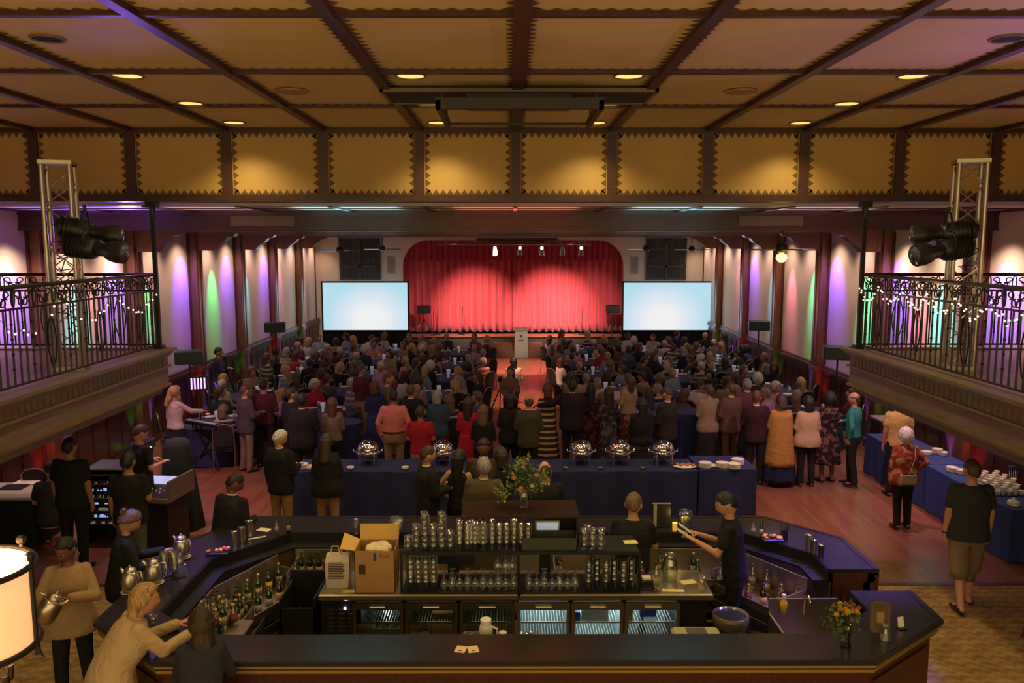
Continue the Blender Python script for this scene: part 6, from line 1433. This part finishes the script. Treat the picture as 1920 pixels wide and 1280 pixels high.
person('seated person with grey brown hair in dark jacket near the left wall', x0, y0, R(-15), 1.75, dict(sit=True, yaw=-.8, arms=('lap', 'lap')), 'light', 'bob', 'brown', ('jacket', CHAR), voxel=.022)

# ---------------- standing guests behind the buffet
ST = [
 (458, 722, 1.72, -40, 'man in grey suit and tan trousers facing right near the left wall', dict(arms=('front', 'front'), nod=.2), 'short', 'brown', ('jacket', (.07, .06, .07)), ('trousers', (.20, .15, .10)), 'light'),
 (493, 712, 1.76, 5, 'man in maroon sweater and black trousers with his back turned', dict(arms=('pocket', 'front')), 'crop', 'black', ('sweater', (.07, .015, .02)), ('trousers', BLK), 'tan'),
 (545, 728, 1.74, -30, 'dark haired man in black shirt left of the big black suited man', dict(arms=('front', 'front'), yaw=-.3), 'short', 'dark brown', ('shirt', BLK), ('trousers', BLK), 'light'),
 (566, 738, 1.80, -8, 'broad man in black suit with his back turned, left of centre', dict(arms=('front', 'front'), fat=1.25), 'crop', 'black', ('jacket', BLK), ('trousers', BLK), 'dark'),
 (622, 748, 1.62, 12, 'woman with long brown hair in taupe top left of the high table', dict(fem=True, arms=('front', 'front')), 'long', 'brown', ('blouse', (.20, .13, .10)), ('trousers', BLK), 'light'),
 (676, 684, 1.76, -35, 'man in maroon shirt standing among the tables left of centre', dict(arms=('front', 'front'), nod=.2), 'short', 'brown', ('shirt', (.11, .02, .02)), ('trousers', KHA), 'light'),
 (702, 716, 1.68, -15, 'woman with auburn hair in long navy dress left of the pink shirt', dict(fem=True, arms=('front', 'front')), 'bob', 'auburn', ('dress_long', (.02, .025, .09)), ('gown', (.02, .025, .09)), 'light'),
 (726, 700, 1.80, -75, 'man in taupe suit looking right behind the pink shirted man', dict(arms=('front', 'front')), 'crop', 'brown', ('jacket', (.12, .09, .07)), ('trousers', (.12, .09, .07)), 'light'),
 (737, 732, 1.78, 3, 'man in salmon pink shirt and khaki trousers with brown belt', dict(arms=('pocket', 'pocket'), fat=1.15), 'crop', 'black', ('shirt', (.62, .20, .17)), ('trousers', (.24, .17, .10)), 'tan'),
 (788, 762, 1.66, -2, 'man in bright red polo shirt beside the pink shirted man', dict(arms=('front', 'front'), fat=1.1), 'crop', 'dark brown', ('polo', (.32, .012, .022)), ('trousers', KHA), 'tan'),
 (770, 722, 1.75, -8, 'man in black jacket just right of the pink shirted man', dict(arms=('front', 'front')), 'short', 'brown', ('jacket', BLK), ('trousers', BLK), 'light'),
 (820, 733, 1.64, -6, 'grey haired woman in blue denim jacket dress', dict(fem=True, arms=('front', 'front'), fat=1.1), 'bob', 'grey', ('jacket', (.04, .07, .12)), ('skirt', (.03, .035, .05)), 'light'),
 (878, 746, 1.68, -10, 'woman with long dark hair in bright red dress', dict(fem=True, arms=('front', 'front')), 'long', 'dark brown', ('dress_long', (.42, .012, .03)), ('skirt', (.42, .012, .03)), 'tan'),
 (906, 760, 1.66, -12, 'woman with long dark blond hair in black top', dict(fem=True, arms=('front', 'front')), 'xlong', 'dark blond', ('blouse', BLK), ('trousers', BLK), 'light'),
 (957, 738, 1.70, 2, 'woman with black hair in plain black jacket at the aisle end', dict(fem=True, arms=('front', 'front'), fat=1.15), 'bob', 'black', ('jacket', (.022, .016, .012)), ('trousers', BLK), 'tan'),
 (991, 742, 1.72, -6, 'balding man in olive jacket next to the striped dress', dict(arms=('front', 'front'), yaw=.3), 'balding', 'brown', ('jacket', (.065, .055, .025)), ('trousers', BLK), 'light'),
 (1027, 721, 1.68, 5, 'woman with auburn hair in a long brown and cream striped dress', dict(fem=True, arms=('down', 'out')), 'bob', 'auburn', ('dress_top', (.055, .028, .012), 'stripe', (.55, .42, .22)), ('maxi', (.055, .028, .012), 'stripe', (.55, .42, .22)), 'light'),
 (1073, 711, 1.82, 4, 'tall man in dark suit beside the woman in the striped dress', dict(arms=('out', 'front'), fat=1.2), 'crop', 'black', ('jacket', (.024, .016, .022)), ('trousers', BLK), 'dark'),
 (1108, 720, 1.66, -4, 'woman with long dark hair in wine and black patterned dress', dict(fem=True, arms=('front', 'front')), 'long', 'black', ('dress_top', (.03, .012, .018), 'floral', (.16, .04, .05)), ('maxi', (.03, .012, .018), 'floral', (.16, .04, .05)), 'tan'),
 (1142, 728, 1.66, 8, 'woman with long brown hair in grey patterned dress', dict(fem=True, arms=('front', 'front')), 'long', 'dark brown', ('dress_long', (.03, .022, .026), 'floral', (.12, .09, .10)), ('maxi', (.03, .022, .026), 'floral', (.12, .09, .10)), 'light'),
 (1180, 706, 1.66, 25, 'woman with brown hair in cream blouse and patterned skirt', dict(fem=True, arms=('front', 'front'), yaw=.2), 'long', 'brown', ('blouse', (.42, .30, .16)), ('maxi', (.10, .03, .025), 'floral', (.35, .16, .10)), 'light'),
 (1204, 748, 1.70, 14, 'woman with dark hair in a wide black dress', dict(fem=True, arms=('front', 'front'), fat=1.3), 'long', 'black', ('dress_long', BLK), ('gown', BLK), 'brown'),
 (1252, 727, 1.78, 38, 'man with brown hair in black jacket looking down to the left', dict(arms=('front', 'front'), nod=.5, fat=1.15), 'short', 'brown', ('jacket', (.028, .020, .020)), ('trousers', BLK), 'light'),
 (1330, 722, 1.70, 4, 'woman with short brown hair in tan blazer and black skirt', dict(fem=True, arms=('front', 'front'), fat=1.15), 'short', 'brown', ('jacket', (.28, .21, .13)), ('long_skirt', BLK), 'light'),
 (1372, 720, 1.74, 20, 'man in brown suit right of the tan blazer', dict(arms=('front', 'front')), 'short', 'brown', ('jacket', (.12, .06, .045)), ('trousers', (.09, .045, .035)), 'light'),
 (1402, 711, 1.74, -2, 'man in mauve brown jacket behind the brown suit', dict(arms=('down', 'front')), 'short', 'grey', ('jacket', (.14, .055, .065)), ('trousers', BLK), 'light'),
 (1419, 734, 1.74, -12, 'man in dark maroon jacket left of the mustard cape', dict(arms=('front', 'front'), yaw=-.2), 'short', 'auburn', ('jacket', (.035, .012, .015)), ('trousers', BLK), 'light'),
 (1466, 742, 1.68, 0, 'woman with brown hair in a long mustard cape', dict(fem=True, arms=('front', 'front'), nod=.3), 'bob', 'dark brown', ('coat', (.38, .21, .05)), ('long_skirt', (.015, .015, .05)), 'light'),
 (1517, 745, 1.66, -3, 'woman with short black hair in cream top and black trousers', dict(fem=True, arms=('front', 'front'), fat=1.1), 'bob', 'black', ('tunic', (.46, .34, .18)), ('trousers', BLK), 'tan'),
 (1556, 738, 1.68, 6, 'woman with big curly dark hair in black floral dress', dict(fem=True, arms=('front', 'front')), 'curly', 'black', ('dress_long', (.015, .013, .012), 'floral', (.16, .08, .06)), ('midi', (.015, .013, .012), 'floral', (.16, .08, .06)), 'brown'),
 (1604, 737, 1.74, 48, 'bald man in teal shirt and black trousers facing left', dict(arms=('pocket', 'front'), step=.08), 'balding', 'brown', ('shirt', (.03, .22, .20)), ('trousers', BLK), 'light'),
 (1688, 742, 1.80, -4, 'man in yellow shirt under the edge of the right balcony', dict(arms=('down', 'down')), 'short', 'dark brown', ('polo', (.50, .36, .10)), ('trousers', BLK), 'tan')]
for px, py, H, fc, lab, fg, hr, hc, tp, bt, sk in ST:
    t, F = stand(px, py, H, fc, lab, fig=fg, hair=hr, hcol=hc, top=tp, bot=bt, skin=sk)
    if 'long mustard' in lab:      # the cape hangs from the shoulders
        b = MB(); rings = []
        for k in range(13):
            u = k/12; z = 1.43-1.02*u; rg = []
            for j in range(32): a = 2*PI*j/32; f = 1+.03*u*math.sin(a*8); rg.append(Vector(((.20+.10*u)*f*math.cos(a), (.125+.12*u)*f*math.sin(a)-.01, z)))
            rings.append(rg)
        b.loft(rings); child(t, b, 'cape', cloth((.38, .21, .05)))
    if 'brown belt' in lab: b = MB(); r_ = F.torso_rings(.985, 1.015, .026, 24); b.loft(r_); child(t, b, 'belt', mat('belt_brown', (.04, .015, .01), .4))
    if 'cream blouse' in lab:
        q = wpos(t, F, -1, .1); b = MB(); b.bbox(-.11, .11, -.004, .004, -.10, .10, .001, 0, Matrix.Translation(q+Vector((-.04, .05, .07))) @ Matrix.Rotation(R(-30), 4, 'X')); tag(b.build('programme', mat('programme_paper', (.62, .48, .50), .8)), 'white programme sheet held by the woman in the cream blouse', 'paper')
# aisle: photographer, sitting man, tripod
x0, y0 = hd(957, 688, 1.64)
person('woman with long dark hair in the aisle facing the camera', x0, y0, R(172), 1.64, dict(fem=True, arms=('front', 'clasp'), yaw=-.2), 'tan', 'xlong', 'dark brown', ('blouse', (.20, .12, .08)), ('trousers', BLK))
x0, y0 = hd(963, 671, 1.30)
person('person with black hair and white top seated in the aisle', x0, y0, R(4), 1.74, dict(sit=True, arms=('lap', 'lap')), 'tan', 'bob', 'black', ('shirt', (.55, .42, .34)), voxel=.022)
def tripod(px, py, base_py, label, cam_=True):
    p = G(px, base_py); t = thing('camera_tripod', label, 'tripod', (p.x, p.y, 0)); h = GY(px, py, p.y).z
    for k in range(3): a = k*2*PI/3+.5; MB().tube([(0, 0, h-.25), (.36*math.cos(a), .36*math.sin(a), .01)], .016, 6).build('leg', BLACKIRON, t)
    MB().tube([(0, 0, h-.5), (0, 0, h-.1)], .018, 8).build('centre_column', BLACKIRON, t)
    b = MB(); b.bbox(-.06, .06, -.10, .12, h-.1, h+.03, .015); b.lathe([(.04, 0), (.045, .12)], (0, .12, h-.035), 12, 0, Matrix.Identity(4), 'z') if False else None; b.bbox(-.035, .035, .12, .24, h-.07, h, .01); b.build('camera', BLACKPL, t)
tripod(938, 708, 785, 'black camera tripod standing in the aisle'); tripod(428, 668, 784, 'black video camera on a tripod by the left wall')

# ---------------- seated guests at round tables
TABX = [(-6.2, 'leftmost'), (-3.98, 'second'), (-1.72, 'third'), (2.42, 'fourth'), (4.60, 'fifth'), (6.52, 'rightmost')]
ROWY = [(17.1, 'nearest'), (19.6, 'second'), (22.1, 'third'), (24.6, 'fourth'), (27.2, 'farthest')]
# banquet chair
def chair_meshes():
    f = MB()
    for sx in (-.2, .2):
        f.tube([(sx, -.20, .44), (sx*1.0, -.24, .7), (sx*.95, -.27, .88), (sx*.6, -.285, .955), (0, -.29, .97)], .011, 6); f.tube([(sx, .2, .44), (sx, -.2, .44)], .011, 6)
    f.tube([(-.2, .2, .44), (.2, .2, .44)], .011, 6)
    s_ = MB(); s_.bbox(-.21, .21, -.2, .22, .435, .50, .02)
    bk = MB(); rings = []
    for z, w, y in ((.52, .17, -.225), (.6, .19, -.235), (.75, .185, -.25), (.87, .17, -.265), (.93, .12, -.275), (.95, .05, -.28)): rings.append([Vector((w*math.cos(a), y+.02*math.sin(a), z)) for a in [2*PI*j/14 for j in range(14)]])
    bk.loft(rings); lg = [MB().tube([(sx*.2, sy*.2, .44), (sx*.2, sy*.23, 0)], .012, 6) for sx, sy in ((-1, -1), (1, -1), (1, 1), (-1, 1))]
    return f, s_, bk, lg
FRM = mat('chair_frame_gold', (.32, .24, .14), .4, .7)
f_, s_, bk_, lg_ = chair_meshes()
whole = MB()
for q, mi in [(f_, 1), (s_, 0), (bk_, 0)]+[(l, 1) for l in lg_]: whole.add(q.v, q.f, mi)
CHM = whole.mesh('banquet_chair', [DARKFAB, FRM])
CF = [(f_.mesh('frame', FRM), 'frame'), (s_.mesh('seat', DARKFAB), 'seat'), (bk_.mesh('backrest', DARKFAB), 'backrest')]+[(l.mesh('leg', FRM), 'leg') for l in lg_]
def full_chair(x, y, rz, label, group=None):
    t = thing('banquet_chair', label, 'chair', (x, y, 0), rz, group)
    for me, nm in CF: o = bpy.data.objects.new(nm, me); COL.objects.link(o); o.parent = t
    return t
TOPC = [('black', BLK), ('black', BLK), ('charcoal', CHAR), ('dark grey', (.06, .055, .06)), ('grey', (.16, .14, .15)), ('brown', (.10, .055, .035)), ('cream', (.50, .40, .32)), ('white', (.55, .48, .46)), ('lilac', (.38, .26, .38)), ('pink', (.55, .27, .26)), ('navy', NVY), ('blue', (.06, .10, .22)), ('plum', (.12, .04, .08)), ('olive', (.09, .08, .04)), ('red', (.38, .03, .03)), ('tan', (.28, .19, .11)), ('maroon', (.10, .02, .025)), ('light blue', (.22, .28, .36))]
HS = [('short', 'brown'), ('short', 'grey'), ('short', 'white'), ('short', 'dark brown'), ('balding', 'grey'), ('bob', 'dark blond'), ('bob', 'grey'), ('bob', 'blond'), ('long', 'brown'), ('long', 'dark brown'), ('long', 'blond'), ('crop', 'black'), ('short', 'dark brown'), ('bob', 'brown'), ('wavy', 'dark blond'), ('curly', 'black'), ('curly', 'white')]
ARCH = [dict(sit=True, lean=.12, arms=('table', 'table')), dict(sit=True, lean=.0, arms=('lap', 'lap'), yaw=.3), dict(sit=True, lean=.2, arms=('table', 'lap'), yaw=-.3, fat=1.15), dict(sit=True, lean=-.04, arms=('lap', 'lap'), yaw=-.1, fat=1.2),
        dict(sit=True, fem=True, lean=.12, arms=('table', 'table'), yaw=.2), dict(sit=True, fem=True, lean=.05, arms=('lap', 'table'), yaw=-.35, nod=.1), dict(sit=True, fem=True, lean=.18, arms=('table', 'lap'), yaw=.1, fat=1.15), dict(sit=True, fem=True, lean=.0, arms=('lap', 'lap'), yaw=.4, fat=1.1)]
rnd = random.Random(42); used = set(); SEAT = {0: 'right seat', 1: 'far right seat', 2: 'far left seat', 3: 'left seat', 4: 'near left seat', 5: 'near right seat'}
# table with cloth
def round_cloth():
    n = 40; rings = []
    for z, r, f in ((.762, .74, 0), (.75, .755, 0), (.6, .765, .01), (.35, .78, .02), (.02, .80, .03)): rings.append([Vector((r*(1+f*math.sin(10*a))*math.cos(a), r*(1+f*math.sin(10*a))*math.sin(a), z)) for a in [2*PI*j/n for j in range(n)]])
    b = MB(); b.loft(rings); return b.mesh('tablecloth', mat('round_cloth_navy', (.026, .032, .10), .8), 'auto')
RC = round_cloth(); TT = MB().lathe([(.72, .72), (.72, .745)], (0, 0, 0), 28).mesh('tabletop', DARKWOOD)
cen = MB(); cen.lathe([(0, 0), (.045, .003), (.03, .06), (.05, .14), (.06, .22), (0, .23)], (0, 0, 0), 12); CEN = cen.mesh('centrepiece', mat('frosted_glass', (.75, .75, .78), .25, emit=(.6, .65, .8), es=.12), True)  # faint glow added to the vase glass
GL = MB(); GL.lathe([(.028, 0), (.005, .004), (.005, .07), (.032, .10), (.036, .15), (.028, .18)], (0, 0, 0), 8); GLM = GL.mesh('wine_glass', mat('table_glass', (.55, .55, .60), .08, spec=1.0), True)
PL = MB(); PL.lathe([(0, 0), (.08, .002), (.125, .016), (.12, .018), (.07, .006), (0, .006)], (0, 0, 0), 16); PLM = PL.mesh('plate', WHITEP, True)
NP = MB(); NP.lathe([(.05, 0), (.03, .05), (.045, .10), (.0, .17)], (0, 0, 0), 7); NPM = NP.mesh('napkin', mat('napkin_white', (.6, .56, .6), .8), True)
def put(nm, me, loc, rz, label, cat, group):
    o = bpy.data.objects.new(nm, me); COL.objects.link(o); o.location = loc; o.rotation_euler = (0, 0, rz); return tag(o, label, cat, group)
npers = 0
TAKEN = [(o.location.x, o.location.y) for o in COL.objects if o.parent is None and o.name.split('.')[0] in ('person', 'speaker_stand', 'camera_tripod', 'cocktail_table')]
for ri, (ty, rn) in enumerate(ROWY):
    for ci, (tx, cn) in enumerate(TABX):
        jx, jy = rnd.uniform(-.06, .06), rnd.uniform(-.12, .12)
        cx, cyy = tx+jx, ty+jy+(.25 if ci % 2 else -.25); where = '%s table of the %s row' % (cn, rn)
        for px_, py_ in TAKEN:
            dx_, dy_ = cx-px_, cyy-py_; dd_ = math.hypot(dx_, dy_)
            if 1e-3 < dd_ < 1.0: cx += dx_/dd_*(1.0-dd_)*.5; cyy += dy_/dd_*(1.0-dd_)
        t = thing('round_table', 'round navy clothed dining table, %s from the left in the %s row' % ({'leftmost': 'first', 'rightmost': 'sixth'}.get(cn, cn), rn), 'table', (cx, cyy, 0), 0, 'round dining tables')
        for nm, me in (('tablecloth', RC), ('tabletop', TT)): o = bpy.data.objects.new(nm, me); COL.objects.link(o); o.parent = t
        put('centrepiece', CEN, (cx, cyy, .764), 0, 'pale vase centrepiece on the '+where, 'centrepiece', 'centrepieces on the round tables')
        for k in range(6):
            a = R(60*k+rnd.uniform(-8, 8)); 
            if rnd.random() < .8: put('wine_glass', GLM, (cx+.36*math.cos(a), cyy+.36*math.sin(a), .764), 0, 'wine glass standing on the '+where, 'glass', 'glasses on the '+where)
            if k in (1, 2) or rnd.random() < .3: put('plate', PLM, (cx+.56*math.cos(a+.2), cyy+.56*math.sin(a+.2), .764), 0, 'white plate lying on the '+where, 'plate', 'plates on the '+where)
        if rnd.random() < .7: put('napkin', NPM, (cx+.5, cyy-.15, .764), 0, 'folded white napkin on the '+where, 'napkin', 'folded napkins')
        for k in range(6):
            a = R(60*k+rnd.uniform(-5, 5)); rad = 1.0
            if k in (0, 3): rad = .98
            sx, sy = cx+rad*math.cos(a), cyy+rad*math.sin(a); toc = math.atan2(-math.sin(a), -math.cos(a))-PI/2
            d = (toc+PI) % (2*PI)-PI          # 0 looks at the stage
            face = d*(.75 if abs(d) < R(80) else .62)+rnd.uniform(-.2, .2)
            if k in (1, 2): face = d*rnd.choice((.35, .95))+rnd.uniform(-.2, .2)
            if any(math.hypot(sx-px_, sy-py_) < .48 for px_, py_ in TAKEN) or abs(sx) > 7.6: continue
            cl = 'dark banquet chair at the '+where+', '+SEAT[k]
            put('banquet_chair', CHM, (sx, sy, 0), face, cl, 'chair', 'chairs at the round tables')
            if rnd.random() < .07 or (abs(sx-.36) < .35): continue
            for _ in range(40):
                tn, tc = rnd.choice(TOPC); hs, hc = rnd.choice(HS); lab = 'guest with %s hair, %s top, %s, %s' % ((hc if hs not in ('balding',) else 'thinning '+hc), tn, SEAT[k], where.replace('of the ', 'of '))
                if lab not in used: used.add(lab); break
            fem = hs in ('bob', 'long', 'wavy', 'curly'); ar = ARCH[4+rnd.randrange(4)] if fem else ARCH[rnd.randrange(4)]
            tk = rnd.choice(('shirt', 'jacket', 'sweater')) if not fem else rnd.choice(('blouse', 'jacket', 'shirt'))
            sk = 'light' if hc in ('white', 'blond', 'grey') else rnd.choice(('light', 'light', 'tan', 'tan', 'brown'))
            person(lab, sx, sy, face, rnd.uniform(1.64, 1.84), ar, sk, hs, hc, (tk, tc) if rnd.random() < .85 else (tk, tc, 'stripe', (.4, .34, .3)), ('trousers', (.03, .03, .035)), group='guests seated at the round tables', voxel=.026); npers += 1
# high cocktail tables with cloth among the standing guests
def cocktail(px, py, label, h=1.06, r=.38):
    p = G(px, py, h); t = thing('cocktail_table', label, 'table', (p.x, p.y, 0)); b = MB(); n = 30; rings = []
    for z, rr_ in ((h, r), (h-.02, r*1.01), (h*.6, r*.82), (h*.3, r*.86), (.02, r*1.0)): rings.append([Vector((rr_*(1+.03*math.sin(8*a)*(1-z/h))*math.cos(a), rr_*(1+.03*math.sin(8*a)*(1-z/h))*math.sin(a), z)) for a in [2*PI*j/n for j in range(n)]])
    b.loft(rings); b.build('tablecloth', NAVY, t, 'auto'); MB().lathe([(r*.95, h-.03), (r*.95, h-.008)], (0, 0, 0), 24).build('tabletop', DARKWOOD, t)
cocktail(640, 790, 'navy clothed cocktail table left of the pink shirted man'); cocktail(1290, 770, 'navy clothed cocktail table between the black jacket and the tan blazer'); cocktail(1218, 780, 'dark clothed cocktail table behind the woman in the wide black dress')
# ================================================================ LEFT WORK AREA
p = G(75, 985); full_chair(p.x, p.y+.15, R(8), 'banquet chair with olive back at far left before the work table')
p = G(198, 985); full_chair(p.x, p.y+.12, R(30), 'banquet chair with olive back beside the mixing console')
t = thing('work_table', 'black draped work table at the far left with papers', 'table', (G(20, 930, .76).x-.35, G(20, 930, .76).y+.3, 0)); MB().bbox(-.9, .75, -.38, .38, .72, .76, .006).build('tabletop', mat('table_pale_edge', (.45, .38, .28), .5), t); MB().box(-.86, .71, -.34, .34, .02, .72).build('drape', MATS['black_drape'], t)
for i, (px, py, lab) in enumerate(((22, 915, 'open black laptop lying on the far left work table'), (48, 905, 'white folder of papers on the far left work table'))):
    p = G(px, py, .77); tag(MB().bbox(-.17, .17, -.12, .12, 0, .02, .004).build('laptop' if i == 0 else 'folder', BLACKPL if i == 0 else PAPER, None, False, (p.x, p.y+.05, .762)), lab, 'laptop' if i == 0 else 'paper')
p = G(192, 935, .72); t = thing('rack_case', 'open flight case rack with lit blue and white equipment', 'rack case', (p.x, p.y+.3, 0))
b = MB(); b.box(-.29, -.27, -.25, .28, 0, 1.16); b.box(.27, .29, -.25, .28, 0, 1.16); b.box(-.29, .29, .26, .28, 0, 1.16); b.box(-.29, .29, -.25, .28, 1.14, 1.16); b.build('case_shell', BLACKPL, t)
EDG = mat('case_edge', (.45, .38, .28), .35, .8)
for z in (.70, .92, 1.06, 1.14): MB().box(-.30, .30, -.27, -.25, z, z+.022).build('case_edge', EDG, t)
rr = random.Random(2)
for k in range(7):
    z = .30+k*.10; b = MB(); b.box(-.265, .265, -.24, .1, z, z+.085); b.build('rack_unit', mat('rack_unit', (.05, .05, .055), .4), t)
    b = MB()
    for j in range(9): xx = rr.uniform(-.24, .22); b.box(xx, xx+rr.uniform(.01, .05), -.244, -.24, z+.02, z+.02+rr.uniform(.01, .05))
    b.build('indicator_lights', mat('led_pale', (.2, .3, .5), .4, emit=(.30, .42, .85), es=.9) if k % 2 else mat('led_dim', (.1, .1, .12), .4, emit=(.35, .3, .2), es=.35), t)
p = G(290, 918, .85); t = thing('mixing_console', 'sound mixing console with lit screens in an open case', 'mixing console', (p.x, p.y+.1, 0), R(-8))
b = MB(); b.loft([[Vector(q) for q in ((-.42, -.32, .74), (.34, -.32, .74), (.34, .34, .74), (-.42, .34, .74))], [Vector(q) for q in ((-.42, -.32, .80), (.34, -.32, .80), (.34, .34, .94), (-.42, .34, .94))]]); b.build('console_body', BLACKPL, t)
b = MB(); b.box(-.45, .37, -.37, -.33, .74, .80); b.box(.35, .385, -.33, .36, .74, 1.05); b.build('case_edge', EDG, t)
b = MB(); b.add([(-.36, .06, .892), (.28, .06, .892), (.28, .30, .941), (-.36, .30, .941)], [(0, 1, 2, 3)]); b.build('lit_screen', mat('console_glow', (.2, .25, .4), .4, emit=(.42, .46, .72), es=.9), t)
b = MB()
for k in range(16): b.bbox(-.38+k*.043, -.365+k*.043, -.2+.05*(k % 3), -.17+.05*(k % 3), .82+.0106*(k % 3), .85+.0106*(k % 3), .003)
b.build('faders', mat('fader_white', (.55, .55, .6), .4), t)
b = MB(); b.box(-.36, .30, -.26, .30, 0, .74); b.build('case_stand', BLACKPL, t)
# black draped stand with a sloping front
p = G(326, 1002); t = thing('draped_stand', 'tall flared black cloth draped stand right of the mixing console', 'draped stand', (p.x-.02, p.y+.32, 0)); b = MB(); rings = []
for z, rx, ry in ((0.01, .36, .30), (.4, .31, .26), (.9, .24, .22), (1.3, .20, .18), (1.42, .17, .15), (1.43, .02, .02)): rings.append([Vector((rx*(1+.05*math.sin(7*a))*math.cos(a), ry*(1+.05*math.sin(7*a))*math.sin(a), z)) for a in [2*PI*j/42 for j in range(42)]])
b.loft(rings); b.build('drape', MATS['black_drape'], t, True); MB().tube([(0, 0, 0), (0, 0, 1.35)], .03, 8).build('pole', BLACKIRON, t)
# keyboard the blond woman plays, boxes and amplifiers by the wall
p = G(385, 792, .95); t = thing('keyboard', 'lit electronic keyboard on a cross stand by the left wall', 'keyboard', (p.x, p.y, 0), R(-30)); MB().bbox(-.45, .45, -.14, .14, .90, .98, .01).build('keyboard_body', BLACKPL, t)
b = MB()
for k in range(24): b.box(-.42+k*.035, -.39+k*.035, -.13, -.03, .981, .987)
b.build('keys', mat('keys_lilac', (.5, .45, .7), .4), t); b = MB(); b.tube([(-.35, 0, .02), (.35, 0, .9)], .016, 6); b.tube([(.35, 0, .02), (-.35, 0, .9)], .016, 6); b.build('cross_stand', BLACKIRON, t)
for px, py, w, h, lab in ((365, 842, .55, .32, 'flat grey equipment case on the floor near the keyboard'), (428, 840, .62, .75, 'large black road case with silver edges beside the left wall guests')):
    p = G(px, py); t = thing('equipment_case', lab, 'case', (p.x, p.y+.25, 0), R(-8)); MB().bbox(-w/2, w/2, -.25, .25, 0.0, h, .02).build('case_body', mat('case_dark', (.035, .03, .045), .5), t); b = MB(); b.box(-w/2-.005, w/2+.005, -.258, -.25, h*.5, h*.5+.03); b.box(-w/2-.005, w/2+.005, -.258, -.25, h-.03, h); b.build('case_edge', mat('case_edge_dim', (.2, .18, .18), .4, .7), t)
# bags on the carpet at the far left
p = G(25, 1012); t = thing('shopping_bag', 'brown gift bag on the carpet at the far left edge', 'bag', (p.x, p.y, 0)); b = MB(); b.loft([[Vector((x*q, y*q, z)) for x, y in ((-.2, -.1), (.2, -.1), (.2, .1), (-.2, .1))] for q, z in ((.85, 0), (1, .2), (.9, .36))]); b.tube([(-.1, 0, .34), (-.08, 0, .48), (.08, 0, .48), (.1, 0, .34)], .008, 6); b.build('bag_body', mat('bag_brown', (.20, .10, .05), .8), t)
# blue lit stage light on the near left speaker stand
p = GY(418, 741, 16.1) if False else GY(372, 718, 15.6); t = thing('led_panel', 'striped violet LED light panel hung near the left wall', 'light panel', (p.x, 15.6, p.z), R(20)); MB().bbox(-.17, .17, -.03, .03, -.14, .14, .01).build('panel_body', BLACKPL, t); b = MB()
for k in range(5): b.box(-.14+k*.06, -.11+k*.06, -.034, -.03, -.11, .11)
b.build('led_strips', mat('led_violet', (.3, .2, .6), .4, emit=(.62, .45, 1), es=1.6), t)
q = thing('speaker_stand', 'black stand carrying the striped violet light panel', 'stand', (p.x, 15.66, 0)); MB().tube([(0, 0, 0), (0, 0, p.z-.13)], .016, 6).build('pole', BLACKIRON, q)
for k in range(3): a = k*2*PI/3; MB().tube([(0, 0, .5), (.3*math.cos(a), .3*math.sin(a), .01)], .012, 6).build('leg', BLACKIRON, q)

# ================================================================ LANTERN LAMPS flanking the viewer
PARCH = mat('parchment_shade', (.85, .55, .30), .7, emit=(1.0, .50, .22), es=.80)
for s, px, lab in ((-1, -58, 'tall iron floor lantern with glowing parchment shade at the lower left'), (1, 2060, 'tall iron floor lantern at the right edge of the picture')):
    p = GY(px, 1125, 3.81); t = thing('lantern_lamp', lab, 'lamp', (p.x, 3.81, 0)); zc = p.z-.045; r = .275; h = .41
    b = MB(); b.lathe([(r, zc-h/2), (r*1.02, zc), (r, zc+h/2)], (0, 0, 0), 36)
    b.f = b.f[:-2]; b.m = b.m[:-2]; b.build('lamp_shade', PARCH, t, True)
    b = MB()
    for z in (zc-h/2, zc+h/2): b.tube([(1.07*r*math.cos(a), 1.07*r*math.sin(a), z) for a in [k*PI/18 for k in range(37)]], .016, 8)
    b.build('iron_ring', BLACKIRON, t)
    for k in range(6):
        a = k*PI/3+.15; c_, s_n = math.cos(a), math.sin(a); b = MB(); b.tube([(1.08*r*c_, 1.08*r*s_n, zc-h/2-.06), (1.08*r*c_, 1.08*r*s_n, zc+h/2+.05)], .012, 8); b.ell((1.08*r*c_, 1.08*r*s_n, zc+h/2+.05), .026, 8, 6); b.tube([(1.08*r*c_, 1.08*r*s_n, zc-h/2), (1.1*r*c_, 1.1*r*s_n, zc-h/2-.04), (1.2*r*c_, 1.2*r*s_n, zc-h/2-.08)], [.014, .012, .002], 6)
        b.tube([(1.08*r*c_, 1.08*r*s_n, zc-h/2), (.5*r*c_, .5*r*s_n, zc-h/2-.10), (.1*r*c_, .1*r*s_n, zc-h/2-.16)], .010, 6); b.build('iron_rib', BLACKIRON, t)
    b = MB(); b.tube([(0, 0, .02), (0, 0, zc-h/2-.12)], .022, 10); b.lathe([(.26, 0), (.25, .03), (.06, .08), (.025, .16)], (0, 0, 0), 20); b.build('pole', BLACKIRON, t, 'auto')
    b = MB()
    for k in range(8):
        a = k*PI/4; b.tube([(0, 0, zc-.55), (.09*math.cos(a), .09*math.sin(a), zc-.48), (.15*math.cos(a), .15*math.sin(a), zc-.42), (.16*math.cos(a), .16*math.sin(a), zc-.36), (.12*math.cos(a), .12*math.sin(a), zc-.37)], [.008, .014, .018, .012, .004], 6)
    b.build('scroll_leaves', BLACKIRON, t)
    b = MB(); b.ell((0, 0, zc), .06, 12, 8); b.build('bulb', mat('lamp_bulb', (1, .8, .5), .4, emit=(1, .6, .28), es=3.0), t, True)
    point((p.x, 3.81, zc+.20), 62, (1.0, .58, .26), .10)
